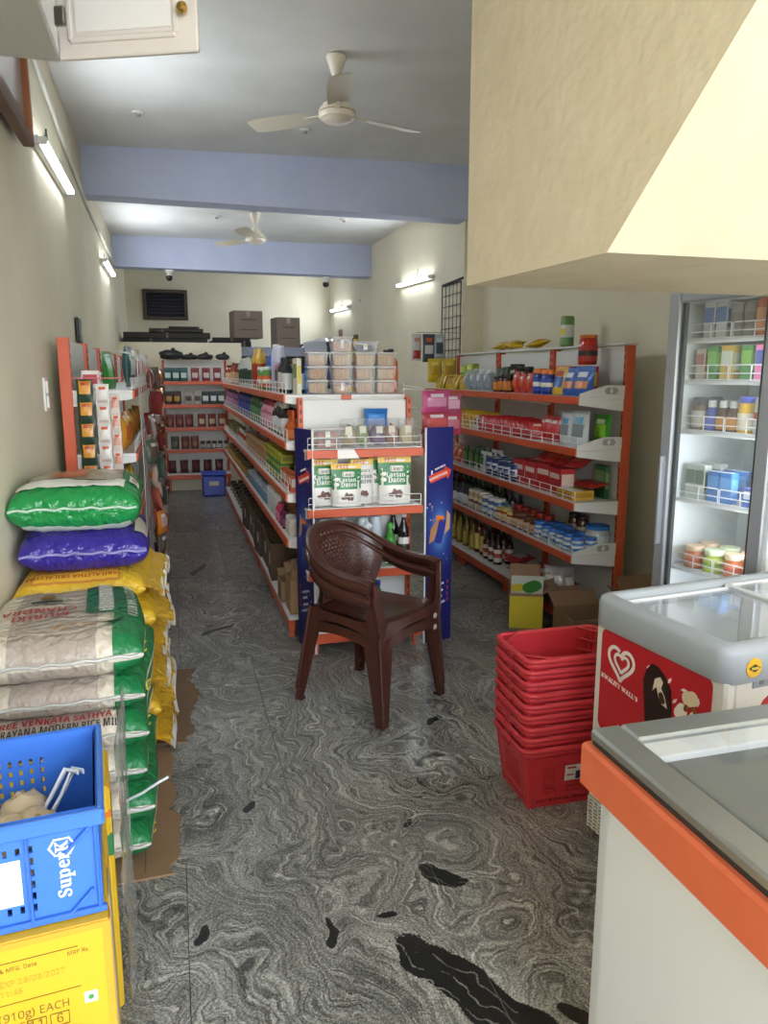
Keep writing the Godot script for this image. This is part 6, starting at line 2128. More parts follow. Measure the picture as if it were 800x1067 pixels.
	row({"k": "jar", "r": 0.042, "h": 0.11, "b": "5a2f22", "l": "c9a27a", "t": "6a3a26"}, "jam_jar", "brown jam jar with pale label in the middle of the fourth shelf", "jar", g, 4, -4.47, -4.75, y, 2.31, T, {})
	row({"k": "jar", "r": 0.042, "h": 0.12, "b": "a8301f", "l": "d8c2a0", "t": "a22a22"}, "pickle_jar", "red pickle jar with red lid on the fourth right shelf", "jar", g, 5, -4.5, -4.95, y, 2.42, T, {})
	row({"k": "jar", "r": 0.042, "h": 0.1, "b": "b5482a", "l": "d8c08a", "t": "d0b86a"}, "jam_jar", "orange jam jar with gold lid on the fourth right shelf", "jar", g, 3, -4.82, -5.0, y, 2.3, T, {})
	row({"k": "jar", "r": 0.045, "h": 0.14, "b": "4a6f9a", "l": "dfe2e2", "l2": "3a6ab0", "t": "e2e2de"}, "spread_jar", "blue labelled jar with white lid on the fourth right shelf", "jar", g, 3, -5.06, -5.28, y, 2.31, T, {})
	row({"k": "bottle", "r": 0.032, "h": 0.19, "b": "2a2f36", "l": "b9bfc4", "t": "1c1e22"}, "sauce_bottle", "dark bottle with grey label behind the white lidded jars", "bottle", g, 3, -4.98, -5.25, y, 2.44, T, {})
	row({"k": "jar", "r": 0.045, "h": 0.15, "b": "c2a878", "l": "d8cdb0", "l2": "6a4a2c", "t": "d9d2bc"}, "honey_jar", "cream coloured jar with cream lid on the fourth right shelf", "jar", g, 3, -5.35, -5.55, y, 2.31, T, {})
	row({"k": "bottle", "r": 0.03, "h": 0.2, "b": "22382c", "l": "8a9a86", "t": "1f4a34"}, "syrup_bottle", "dark green bottle at the back of the fourth right shelf", "bottle", g, 7, -5.3, -5.95, y, 2.44, T, {})
	row({"k": "bottle", "r": 0.03, "h": 0.17, "b": "3a3f4a", "l": "d2d6d8", "t": "26282c"}, "sauce_bottle", "small bottle with white label at the front of the fourth shelf", "bottle", g, 5, -5.6, -5.92, y, 2.3, T, {})
	row({"k": "bottle", "r": 0.032, "h": 0.22, "b": "3a1c18", "l": "7a3a2c", "t": "2a1a18"}, "syrup_bottle", "dark red bottle at the far end of the fourth right shelf", "bottle", g, 6, -6.0, -6.45, y, 2.33, T, {"rows": 2})
	# base board
	y = RB + 0.001
	row({"k": "packet", "w": 0.16, "h": 0.2, "d": 0.05, "b": "a23034", "l": "c9c3c0", "l2": "3a3f5a", "sd": 3}, "rice_flake_packet", "red and silver packet lying on the rack's base board", "packet", g, 3, -4.42, -4.8, y + 0.085, 2.27, T, {"lean": -1.5, "jit": 0.25})
	row({"k": "packet", "w": 0.16, "h": 0.2, "d": 0.05, "b": "b9b4b6", "l": "a2343a", "l2": "2a3058", "sd": 5}, "rice_flake_packet", "silver and red packet lying on the rack's base board", "packet", g, 3, -4.38, -4.76, y + 0.03, 2.27, T, {"lean": -1.5, "jit": 0.2})
	row({"k": "bottle", "r": 0.034, "h": 0.24, "b": "3a1a12", "l": "d2cdbf", "l2": "a23a2c", "t": "1f1716", "c": 0.045}, "soy_bottle", "dark brown sauce bottle with white label on the base board", "bottle", g, 3, -5.04, -5.24, y, 2.3, T, {"rows": 2})
	row({"k": "bottle", "r": 0.036, "h": 0.31, "b": "5a2a16", "l": "d8c86a", "t": "d8b89a", "c": 0.05}, "vinegar_bottle", "tall amber bottle with yellow label on the base board", "bottle", g, 2, -5.35, -5.46, y, 2.32, T, {})
	row({"k": "bottle", "r": 0.034, "h": 0.26, "b": "7a6a2a", "l": "a28a3a", "t": "5a4a1f", "c": 0.03}, "oil_bottle", "golden oil bottle at the far end of the base board", "bottle", g, 7, -5.55, -6.4, y, 2.31, T, {"rows": 2})

func stock_gondola() -> void:
	var T := -PI / 2
	var g := "goods on the left side of the gondola"
	var X := 0.66
	var y: float = GY[0] + 0.001
	row({"k": "carton", "w": 0.15, "h": 0.2, "d": 0.025, "b": "d2cfb8", "l": "7a8a4a", "l2": "c9b84a", "t": "d2cfb8"}, "magazine_pack", "pale printed pack leaning against the end of the gondola top", "pack", g, 1, -4.3, -4.3, y, X + 0.03, T, {"lean": 0.0, "jit": 0.0})
	row({"k": "bottle", "r": 0.03, "h": 0.22, "b": "2a6ab5", "l": "3a8ad0", "t": "2458a0", "sh": 0.75}, "hair_oil_bottle", "bright blue bottle beside the leaning pale pack", "bottle", g, 1, -4.4, -4.4, y, X + 0.12, T)
	row({"k": "bottle", "r": 0.033, "h": 0.21, "b": "2f2f33", "l": "c9cbc8", "t": "2a2a2c", "sh": 0.7}, "hair_dye_bottle", "black bottle with white label on the gondola top", "bottle", g, 2, -4.48, -4.62, y, X, T, {"rows": 2})
	row({"k": "carton", "w": 0.08, "h": 0.17, "d": 0.05, "b": "b5808a", "l": "3a2a2c", "t": "a26a74"}, "cosmetic_carton", "pink and black carton on the gondola top", "carton", g, 2, -4.68, -4.8, y, X, T, {"rows": 2})
	row({"k": "bottle", "r": 0.036, "h": 0.3, "b": "c3c2d6", "l": "a9a8c4", "t": "dad9e4", "sh": 0.78, "n": 0.02}, "room_spray", "tall pale lilac spray can on the gondola top", "spray can", g, 3, -4.95, -5.15, y, X + 0.03, T, {})
	row({"k": "bottle", "r": 0.07, "h": 0.32, "b": "2f5aa0", "l": "3f74b8", "t": "2a4f92", "sh": 0.66, "n": 0.02}, "detergent_bottle", "big blue detergent bottle on the gondola top", "bottle", g, 1, -5.4, -5.4, y, X + 0.06, T)
	row({"k": "jar", "r": 0.04, "h": 0.16, "b": "5a8a4a", "l": "d0602a", "l2": "e2d8c4", "t": "d0d8c8"}, "talc_jar", "green and orange jar on the gondola top", "jar", g, 3, -5.28, -5.62, y, X - 0.01, T, {})
	row({"k": "bottle", "r": 0.045, "h": 0.3, "b": "c9a24a", "l": "a2361f", "t": "d2b060", "sh": 0.74, "n": 0.02}, "oil_bottle", "yellow and red oil bottle on the gondola top", "bottle", g, 2, -5.85, -6.05, y, X, T, {})
	row({"k": "bottle", "r": 0.035, "h": 0.25, "b": "d6dad4", "l": "2f4a3a", "t": "cfd2cc", "sh": 0.74}, "shampoo_bottle", "white shampoo bottle with dark label on the gondola top", "bottle", g, 6, -6.5, -7.4, y, X, T, {"rows": 2})
	row({"k": "bottle", "r": 0.035, "h": 0.22, "b": "8a3a2c", "l": "c9a27a", "t": "5a2a1f", "sh": 0.7}, "hair_oil_bottle", "brown hair oil bottle at the far end of the gondola top", "bottle", g, 5, -7.6, -9.2, y, X, T, {})
	# second board
	y = GY[1] + 0.001
	row({"k": "bottle", "r": 0.035, "h": 0.17, "b": "d0602c", "l": "d97a3c", "t": "c9501f", "sh": 0.4}, "dish_soap_bottle", "orange tapering bottle at the near end of the second gondola shelf", "bottle", g, 2, -4.34, -4.46, y, X + 0.01, T)
	row({"k": "bottle", "r": 0.033, "h": 0.2, "b": "26282c", "l": "d2d4d2", "t": "e2e2de", "sh": 0.66}, "deodorant_bottle", "black and white spray bottle on the second gondola shelf", "bottle", g, 5, -4.55, -4.95, y, X, T, {"rows": 2})
	row({"k": "bottle", "r": 0.036, "h": 0.2, "b": "c27a8a", "l": "d8a2b0", "t": "c95a70", "sh": 0.62}, "lotion_bottle", "pink lotion bottle on the second gondola shelf", "bottle", g, 6, -5.02, -5.6, y, X, T, {"rows": 2})
	row({"k": "bottle", "r": 0.034, "h": 0.22, "b": "2f5a3a", "l": "5a8a5a", "t": "264a30", "sh": 0.66}, "shampoo_bottle", "green shampoo bottle on the second gondola shelf", "bottle", g, 6, -5.7, -6.4, y, X, T, {"rows": 2})
	row({"k": "bottle", "r": 0.034, "h": 0.22, "b": "2c3680", "l": "4a56a8", "t": "22296a", "sh": 0.66}, "shampoo_bottle", "dark blue shampoo bottle on the second gondola shelf", "bottle", g, 8, -6.5, -7.6, y, X, T, {"rows": 2})
	row({"k": "bottle", "r": 0.034, "h": 0.2, "b": "7a4a6a", "l": "a2708f", "t": "5a3650", "sh": 0.66}, "conditioner_bottle", "purple conditioner bottle at the far end of the second shelf", "bottle", g, 8, -7.75, -9.3, y, X, T, {})
	# third board
	y = GY[2] + 0.001
	row({"k": "carton", "w": 0.07, "h": 0.1, "d": 0.05, "b": "c9603a", "l": "e2dccc", "t": "b5502c"}, "soap_carton", "orange and white soap carton behind the blue side board", "carton", g, 5, -4.3, -4.65, y, X, T, {"rows": 2})
	row({"k": "carton", "w": 0.09, "h": 0.06, "d": 0.07, "b": "2f7a3a", "l": "c9c83a", "t": "2a6a34"}, "soap_carton", "green soap carton with yellow band in the stack", "carton", g, 6, -4.72, -5.25, y, X, T, {"layers": 2, "up": 0.0605, "rows": 2})
	row({"k": "carton", "w": 0.1, "h": 0.055, "d": 0.08, "b": "b9b32a", "l": "8a8a24", "t": "c2bc30"}, "soap_carton", "yellow soap carton on top of the green stack", "carton", g, 7, -4.72, -5.5, y + 0.1215, X + 0.02, T, {})
	row({"k": "carton", "w": 0.12, "h": 0.07, "d": 0.09, "b": "b58a5a", "l": "a2703c", "t": "c29a6a"}, "soap_carton", "tan soap carton in the stack on the third gondola shelf", "carton", g, 10, -5.6, -6.9, y, X + 0.02, T, {"layers": 2, "up": 0.0705, "rows": 1})
	row({"k": "bottle", "r": 0.028, "h": 0.13, "b": "b5482c", "l": "d8d2c4", "t": "d8d6d0", "sh": 0.6}, "balm_bottle", "small orange bottle with white cap on the third gondola shelf", "bottle", g, 7, -6.98, -7.8, y, X, T, {"rows": 2})
	row({"k": "carton", "w": 0.1, "h": 0.13, "d": 0.08, "b": "6a5a34", "l": "8a7a44", "t": "7a6a3c"}, "soap_carton", "dull gold soap carton at the far end of the third shelf", "carton", g, 9, -7.95, -9.3, y, X + 0.02, T, {})
	# fourth board
	y = GY[3] + 0.001
	row({"k": "jar", "r": 0.035, "h": 0.11, "b": "d2cfc6", "l": "c9c3b4", "t": "d8d6d0"}, "cream_jar", "white cream jar at the near end of the fourth gondola shelf", "jar", g, 2, -4.35, -4.45, y, X, T)
	row({"k": "bottle", "r": 0.032, "h": 0.11, "b": "6a2a4a", "l": "8a4a6a", "t": "5a2440", "sh": 0.7}, "nail_polish_bottle", "plum coloured small bottle on the fourth gondola shelf", "bottle", g, 2, -4.56, -4.66, y, X - 0.01, T)
	row({"k": "bottle", "r": 0.032, "h": 0.12, "b": "c9486a", "l": "d87a92", "t": "c23a5c", "sh": 0.7}, "nail_polish_bottle", "bright pink small bottle on the fourth gondola shelf", "bottle", g, 2, -4.74, -4.84, y, X - 0.01, T)
	row({"k": "jar", "r": 0.04, "h": 0.13, "b": "b5703c", "l": "c98a4a", "t": "a2603a"}, "balm_jar", "orange brown jar on the fourth gondola shelf", "jar", g, 4, -4.7, -5.15, y, X + 0.12, T)
	row({"k": "bottle", "r": 0.035, "h": 0.16, "b": "d0d2cc", "l": "c3c8c2", "t": "dcdcd8", "sh": 0.85, "n": 0.028}, "talc_bottle", "white talc bottle on the fourth gondola shelf", "bottle", g, 4, -4.96, -5.35, y, X, T)
	row({"k": "jar", "r": 0.036, "h": 0.1, "b": "8a9aa8", "l": "6a8aa8", "t": "a9b4bc"}, "cream_jar", "blue grey cream jar on the fourth gondola shelf", "jar", g, 12, -5.5, -6.8, y, X, T, {"rows": 2})
	row({"k": "jar", "r": 0.036, "h": 0.12, "b": "8a6a34", "l": "a2843c", "t": "5a4a2c"}, "balm_jar", "dull gold jar at the far end of the fourth gondola shelf", "jar", g, 14, -6.95, -9.3, y, X, T, {"rows": 1})
	# base
	y = GB + 0.001
	for i in 6:
		var w := [0.22, 0.2, 0.24, 0.22, 0.2, 0.24][i] as float
		var t := thing("brown_carton", "open brown carton on the gondola base, %s from the near end" % ["third", "fourth", "fifth", "sixth", "seventh", "eighth"][i], "carton", Vector3(0.72, y, -5.2 - i * 0.36), 0.05 * (i % 3 - 1), "brown cartons on the gondola base")
		open_carton(t, w, 0.26 - 0.02 * (i % 2), 0.3, ["5f4c3a", "6a5540", "584838"][i % 3], "6a5540", [[3, 1.2]])
		part(t, "paper_label", cbox(0.002, 0.08, 0.05, 0.0), mat("c9c4ba", 0.6), Vector3(-w / 2 - 0.001, 0.1, 0.05))
	var nc := thing("brown_carton", "pale brown open carton on the gondola base next to the blue board", "carton", Vector3(0.72, y, -4.38), 0.0, "brown cartons on the gondola base")
	open_carton(nc, 0.2, 0.21, 0.2, "a2835c", "9a7c58", [[0, 1.1], [1, 0.5]])
	var nd := thing("brown_carton", "narrow brown open carton second from the gondola's near end", "carton", Vector3(0.66, y, -4.62), 0.0, "brown cartons on the gondola base")
	open_carton(nd, 0.12, 0.13, 0.16, "8f7350", "8f7350", [[1, 0.6]])
	row({"k": "packet", "w": 0.14, "h": 0.2, "d": 0.04, "b": "8a3f38", "l": "c2b8b0", "l2": "34406a", "sd": 2}, "scouring_packet", "red and white packet heaped on the gondola base", "packet", g, 2, -4.78, -4.95, y + 0.03, 0.67, T, {"lean": -1.4, "jit": 0.3, "layers": 3, "up": 0.055})
	row({"k": "jar", "r": 0.04, "h": 0.12, "b": "4a4436", "l": "8a8478", "t": "2f2a24"}, "polish_jar", "dark jar at the far end of the gondola base", "jar", g, 8, -7.5, -9.3, y, 0.68, T, {"rows": 2})
	# right side: only its top shows
	T = PI / 2
	var g2 := "goods on the right side of the gondola"
	y = GY[0] + 0.001
	row({"k": "bottle", "r": 0.042, "h": 0.27, "b": "d05a24", "l": "d96a2c", "t": "1f2438", "sh": 0.68, "n": 0.014}, "juice_bottle", "orange bottle with dark cap on the gondola's right top", "bottle", g2, 2, -4.42, -4.53, y, 1.28, T)
	row({"k": "bottle", "r": 0.045, "h": 0.25, "b": "1f7a4a", "l": "2f8a5a", "t": "a22c24", "sh": 0.66}, "cleaner_bottle", "green cleaner bottle with red cap behind the hanging packs", "bottle", g2, 1, -4.66, -4.66, y, 1.27, T)
	row({"k": "bottle", "r": 0.04, "h": 0.37, "b": "d8b41f", "l": "2a2a26", "t": "3a3520", "sh": 0.62}, "cleaner_bottle", "yellow cleaner bottle with dark cap on the gondola top", "bottle", g2, 2, -4.98, -5.12, y, 1.2, T)
	row({"k": "bottle", "r": 0.04, "h": 0.36, "b": "22263a", "l": "3a4468", "t": "1a1c26", "sh": 0.62}, "cleaner_bottle", "dark blue cleaner bottle on the gondola top", "bottle", g2, 6, -5.28, -5.9, y, 1.2, T)
	row({"k": "bottle", "r": 0.038, "h": 0.22, "b": "d6d6d2", "l": "c9c4bc", "t": "e2e2de", "sh": 0.68}, "phenyl_bottle", "white bottle behind the clear biscuit tubs", "bottle", g2, 1, -4.5, -4.5, y, 0.86, T)
	row({"k": "bottle", "r": 0.038, "h": 0.22, "b": "a23a34", "l": "c9786a", "t": "b53a30", "sh": 0.68}, "phenyl_bottle", "red capped bottle behind the clear biscuit tubs", "bottle", g2, 1, -4.52, -4.52, y, 0.98, T)
	row({"k": "clear", "w": 0.22, "h": 0.24, "d": 0.1, "b": "8a8f92", "l": "c9cdd0", "sd": 12}, "clear_bag", "clear bag of foil wrapped goods on the gondola top", "bag", g2, 1, -4.78, -4.78, y, 1.18, T, {"lean": -0.3, "jit": 0.5})
	for lv in [1, 2, 3]:
		row({"k": "carton", "w": 0.1, "h": 0.15, "d": 0.08, "b": ["a2453a", "3a5a8a", "8a7a3a"][lv - 1], "l": "d2ccc0", "t": "b9b2a6"}, "household_carton", "%s household carton on the gondola's right side" % ["red", "blue", "olive"][lv - 1], "carton", g2, 16, -4.4, -7.6, GY[lv] + 0.001, 1.24, T, {})

func stock_end_stand() -> void:
	# clear biscuit tubs in four columns on top
	var cols := [[0.802, 3], [0.945, 3], [1.08, 3], [1.205, 3]]
	var foods := ["d8b48a", "c9975f", "cda173", "d2a878"]
	for c in 4:
		for k in cols[c][1]:
			var o := make({"k": "tub", "w": 0.118, "h": 0.077, "d": 0.1, "b": foods[(c + k) % 4], "t": "cfcac4", "sticks": not (c == 1 and k == 0)})
			stand(o, "biscuit_tub", "clear tub of biscuit sticks, %s in the %s column from the pale pack" % [["lowest", "second from below", "topmost"][k], ["first", "second", "third", "fourth"][c]], "tub", "clear biscuit tubs on the display rack", Vector3(cols[c][0], 1.4355 + k * 0.0785, -4.3), 0.02 * (k - 1))
			o.free()
	var r := make({"k": "tub", "w": 0.118, "h": 0.085, "d": 0.1, "b": "b5703f", "t": "cfcac4", "sticks": false})
	stand(r, "biscuit_tub", "clear tub of orange brown sweets on the second column", "tub", "clear biscuit tubs on the display rack", Vector3(0.945, 1.4355 + 3 * 0.0785, -4.3), 0.0)
	r.free()
	r = make({"k": "tub", "w": 0.15, "h": 0.06, "d": 0.11, "b": "33344a", "t": "c3c4cc", "sticks": false})
	stand(r, "biscuit_tub", "wide clear tub of dark dates on the third column", "tub", "clear biscuit tubs on the display rack", Vector3(1.08, 1.4355 + 3 * 0.0785, -4.3), 0.0)
	r.free()
	# clear dates bottle rack: top board
	var y: float = EY[0] + 0.001
	var g := "goods on the display rack's top board"
	var z := -4.03
	r = make({"k": "tub", "w": 0.17, "h": 0.065, "d": 0.11, "b": "b5715a", "t": "d2ccc6", "sticks": false})
	stand(r, "cake_tub", "long clear tub of brown cakes on the display rack", "tub", g, Vector3(0.8, y + 0.046, z), 0.0)
	stand(r, "cake_tub", "long clear tub under the brown cakes", "tub", g, Vector3(0.8, y, z), 0.0)
	r.free()
	var cl := [[0.925, "a2885f"], [1.01, "7a8a4a"], [1.095, "5a3a6a"], [1.18, "8a5a3a"], [1.265, "c2b48a"]]
	for i in cl.size():
		var o := make({"k": "clear", "w": 0.1, "h": 0.16, "d": 0.075, "b": cl[i][1], "l": "d8d4c4", "sd": 3 + i * 2})
		stand(o, "snack_bag", "clear snack bag on the display rack, %s from the cake tubs" % ["first", "second", "third", "fourth", "fifth", "sixth"][i], "bag", g, Vector3(cl[i][0], y, z - 0.03 * (i % 2)), 0.12 * (i % 3 - 1), -0.2)
		o.free()
	var bb := make({"k": "packet", "w": 0.14, "h": 0.1, "d": 0.05, "b": "2a6ab5", "l": "3f86d0", "sd": 4})
	stand(bb, "snack_bag", "bright blue packet behind the clear snack bags", "bag", g, Vector3(1.1, y + 0.11, z - 0.07), 0.0)
	bb.free()
	# dates pouches on the second board
	y = EY[1] + 0.001
	g = "dates pouches on the display rack"
	var place := [[0.78, 0.18, 0.255, -4.05, 0.08, "green"], [0.905, 0.17, 0.235, -4.0, 0.0, "green"], [1.01, 0.13, 0.25, -4.06, 0.0, "white"], [1.085, 0.13, 0.26, -4.1, -0.05, "white"], [1.185, 0.19, 0.265, -4.01, -0.08, "green"], [1.14, 0.17, 0.275, -4.09, 0.1, "green"]]
	var lab := ["green dates pouch with yellow free strip beside the left side board", "smaller green dates pouch with yellow free strip in front of others", "white dates pouch with brown fruit picture between the green pouches", "white and red dates pouch behind the row of green pouches", "large green dates pouch with yellow free strip at the right end", "green dates pouch standing behind the large one at the right end"]
	for i in place.size():
		var q: Array = place[i]
		var w: float = q[1]
		var h: float = q[2]
		var d := 0.055
		var t := thing("dates_pouch", lab[i], "pouch", Vector3(q[0], y + 0.003, q[3]), q[4], g)
		t.rotation.x = -0.05
		var gr: bool = q[5] == "green"
		part(t, "pouch_body", pouch_mesh(w, h, d), mat("e2dfd8" if gr else "dcdad4", 0.35))
		if gr:
			part(t, "green_ground", pouch_patch(w, h, d, 0.0, 1.0, 0.4, 0.87), mat("1f7a3c", 0.35))
		part(t, "free_strip", pouch_patch(w, h, d, 0.0, 1.0, 0.87, 1.0), mat("e0b81f" if i != 3 else "b5232c", 0.35))
		part(t, "lettering", words("FREE", 0.022, 0.001), mat("c2571f", 0.4), Vector3(-w * 0.12, h * 0.935, 0.004))
		var top := func(p: Vector3) -> Vector3:
			var u := clampf(p.x / w + 0.5, 0.01, 0.99)
			var v := clampf(p.y / h, 0.01, 0.99)
			return pouch_point(w, h, d, u, v, 1.0, 0.003 + p.z)
		var ink := mat("eceae2" if gr else "4a4440", 0.4)
		part(t, "badge", bend(prism(round_rect(w * 0.42, h * 0.12, h * 0.04), 0.0006), func(p: Vector3) -> Vector3: return top.call(p + Vector3(w * 0.06, h * 0.75, -0.001))), mat("e6e2d4", 0.4))
		part(t, "lettering", bend(words("Lion's", h * 0.07, 0.0004, true), func(p: Vector3) -> Vector3: return top.call(p + Vector3(w * 0.06, h * 0.745, 0.0004))), mat("2f5a3a", 0.4))
		part(t, "lettering", bend(words("Lavian", h * 0.09, 0.0004, true), func(p: Vector3) -> Vector3: return top.call(p + Vector3(w * 0.02, h * 0.62, 0.0))), ink)
		part(t, "lettering", bend(words("Dates", h * 0.1, 0.0004, true), func(p: Vector3) -> Vector3: return top.call(p + Vector3(w * 0.05, h * 0.51, 0.0))), ink)
		for k in 5:
			part(t, "date_print", bend(prism(round_rect(w * 0.2, h * 0.075, h * 0.034), 0.0004), func(p: Vector3) -> Vector3: return top.call(p.rotated(Vector3(0, 0, 1), k * 1.1) + Vector3(w * (-0.12 + 0.07 * k), h * (0.2 + 0.06 * (k % 2)), 0.0003 * k))), mat(["5a2a1a", "6a3420", "4a2216"][k % 3], 0.4))
		for k in 2:
			part(t, "seal_print", bend(prism(round_rect(w * 0.12, w * 0.12, w * 0.058), 0.0004), func(p: Vector3) -> Vector3: return top.call(p + Vector3(-w * 0.33, h * (0.64 - 0.12 * k), 0.0))), ink)
	# third board: drinks
	y = EY[2] + 0.001
	g = "bottles on the display rack's lower board"
	row({"k": "bottle", "r": 0.035, "h": 0.29, "b": "b9c4c9", "l": "b52a2c", "l2": "c9cdd0", "t": "c9cdd0", "sh": 0.8, "n": 0.025}, "syrup_tumbler", "clear bottle with red band on the display rack", "bottle", g, 1, z, z, y, 1.0, 0.0)
	for q in [[0.78, "red banded clear bottle next to left side board"], [0.86, "second red banded clear bottle from left side board"], [1.08, "red banded clear bottle next to the green one"]]:
		var o := make({"k": "bottle", "r": 0.034, "h": 0.28, "b": "b9c4c9", "l": "b9c2c6", "l2": "b52a2c", "t": "c9cdd0", "sh": 0.8, "n": 0.025})
		stand(o, "syrup_tumbler", q[1], "bottle", g, Vector3(q[0], y, z), 0.0)
		o.free()
	var o2 := make({"k": "bottle", "r": 0.033, "h": 0.24, "b": "3a8a2c", "l": "5aa83a", "t": "4aa83a", "sh": 0.6})
	stand(o2, "soda_bottle", "small green soda bottle on the display rack", "bottle", g, Vector3(1.165, y, z), 0.0)
	o2.free()
	o2 = make({"k": "bottle", "r": 0.033, "h": 0.3, "b": "1f1a18", "l": "d8d6d0", "l2": "26221f", "t": "c9c6c0", "sh": 0.62})
	stand(o2, "cola_bottle", "tall black bottle with white mark on the display rack", "bottle", g, Vector3(1.245, y, z), 0.0)
	stand(o2, "cola_bottle", "tall black bottle behind the one with white mark", "bottle", g, Vector3(1.21, y, z - 0.09), 0.0)
	o2.free()
	var lean := make({"k": "bottle", "r": 0.03, "h": 0.27, "b": "c9ced2", "l": "c3c8cc", "l2": "a8383a", "t": "c9cdd0", "sh": 0.8, "n": 0.024})
	var lt := stand(lean, "syrup_tumbler", "clear bottle leaning sideways between the upright ones", "bottle", g, Vector3(0.9, y + 0.012, z + 0.03), 0.0, 0.0, -0.5)
	lean.free()
	o2 = make({"k": "bottle", "r": 0.034, "h": 0.24, "b": "1f8a4a", "l": "4aa870", "t": "1f3f8a", "sh": 0.62})
	stand(o2, "soda_bottle", "green soda bottle with blue cap on the base board", "bottle", g, Vector3(1.09, 0.1365, z), 0.0)
	o2.free()

func stock_left() -> void:
	var T := PI / 2
	var g := "goods on the left packet rack"
	var X := -0.27
	# end face: strips of hanging packets on the near upright
	for i in 5:
		var o := make({"k": "packet", "w": 0.085, "h": 0.12, "d": 0.02, "b": "223a2c", "l": "d8952a", "l2": "b5443a", "v0": 0.35, "v1": 0.95, "sd": 2})
		stand(o, "spice_sachet", "orange and dark green sachet in the hanging strip, %s" % ["topmost", "second from the top", "third from the top", "fourth from the top", "lowest"][i], "sachet", "strip of hanging sachets", Vector3(-0.44, 1.4 - i * 0.112, -4.268), 0.0, -0.06)
		o.free()
	for i in 5:
		var o := make({"k": "packet", "w": 0.07, "h": 0.11, "d": 0.016, "b": "d8d2cc", "l": "b9aaa2", "l2": "c9582a", "v0": 0.1, "v1": 0.24, "sd": 4})
		stand(o, "white_sachet", "white and orange sachet in the second hanging strip, %s" % ["topmost", "second from the top", "third from the top", "fourth from the top", "lowest"][i], "sachet", "strip of hanging white sachets", Vector3(-0.355, 1.385 - i * 0.105, -4.262), 0.0, -0.06)
		o.free()
	for i in 4:
		var o := make({"k": "packet", "w": 0.05, "h": 0.1, "d": 0.014, "b": "d8c8c0", "l": "c98a70", "l2": "c9582a", "sd": 5})
		stand(o, "pink_sachet", "pale pink sachet in the third hanging strip, %s" % ["topmost", "second from the top", "third from the top", "lowest"][i], "sachet", "strip of hanging pink sachets", Vector3(-0.295, 1.34 - i * 0.1, -4.258), 0.0, -0.06)
		o.free()
	var hk := begin()
	add_tube(hk, [Vector3(-0.5, 1.525, -4.262), Vector3(-0.26, 1.525, -4.262)], 0.004, 6)
	var hr := part(self, "sachet_rail", done(hk), mat("d8767a", 0.5))
	tag(hr, "thin pink rail carrying the hanging sachets", "rail")
	row({"k": "carton", "w": 0.12, "h": 0.1, "d": 0.09, "b": "dcd6d0", "l": "b5343a", "t": "b5343a"}, "bowl_carton", "white carton with red top on the packet rack", "carton", g, 2, -4.4, -4.55, LY[0] + 0.001, -0.42, T, {})
	row({"k": "pouch", "w": 0.16, "h": 0.22, "d": 0.06, "b": "2f7a34", "l": "3f9a3a", "t": "5aa850"}, "atta_pouch", "green pouch standing on top of the packet rack", "pouch", g, 2, -4.75, -4.95, LY[0] + 0.001, -0.36, T, {"jit": 0.3})
	row({"k": "packet", "w": 0.15, "h": 0.26, "d": 0.06, "b": "2f5a5a", "l": "d2d6d4", "l2": "5a9a6a", "sd": 3}, "detergent_packet", "teal and white packet on top of the packet rack", "packet", g, 4, -5.15, -5.8, LY[0] + 0.001, X, T, {"jit": 0.3})
	row({"k": "packet", "w": 0.18, "h": 0.28, "d": 0.07, "b": "c9beb0", "l": "b5343a", "l2": "d8d2c8", "sd": 6}, "snack_packet", "cream and red packet on top of the packet rack", "packet", g, 8, -5.95, -8.6, LY[0] + 0.001, X, T, {"jit": 0.5})
	row({"k": "packet", "w": 0.14, "h": 0.2, "d": 0.06, "b": "c98a2a", "l": "b5602c", "l2": "d8c24a", "sd": 8}, "chips_packet", "orange packet on the packet rack", "packet", g, 7, -4.5, -6.0, LY[1] + 0.001, X, T, {"jit": 0.4})
	row({"k": "packet", "w": 0.13, "h": 0.22, "d": 0.05, "b": "d8b22a", "l": "e2c24a", "l2": "d8d6ce", "sd": 2}, "pulse_packet", "yellow pulse packet on the packet rack", "packet", g, 3, -4.38, -4.7, LY[2] + 0.001, X, T, {"jit": 0.3})
	row({"k": "packet", "w": 0.13, "h": 0.22, "d": 0.05, "b": "c9ccc6", "l": "3f9a3a", "l2": "6a2a5a", "sd": 3}, "pulse_packet", "white and green packet on the packet rack", "packet", g, 4, -4.85, -5.4, LY[2] + 0.001, X, T, {"jit": 0.3})
	row({"k": "packet", "w": 0.13, "h": 0.2, "d": 0.05, "b": "5a3a34", "l": "8a5a4a", "l2": "b5a89a", "sd": 5}, "masala_packet", "brown packet on the lower part of the packet rack", "packet", g, 8, -4.5, -6.4, LY[3] + 0.001, X, T, {"jit": 0.4})
	row({"k": "packet", "w": 0.16, "h": 0.24, "d": 0.07, "b": "6a5046", "l": "9a8478", "l2": "b5aca2", "sd": 7}, "masala_packet", "brown packet on the base of the packet rack", "packet", g, 8, -4.5, -6.8, RB + 0.001, X, T, {"jit": 0.5})
	# long strips of small packets hanging before the rack front
	var CN := ["maroon", "rust", "grey", "dark brown", "cream", "dark red", "orange", "olive"]
	var ORD := ["first", "second", "third", "fourth", "fifth", "sixth", "seventh", "eighth", "ninth"]
	var cols := ["6a3a34", "a2584a", "8a8078", "5a4a44", "b5a294", "7a2f30", "c9792c", "4a5a4a"]
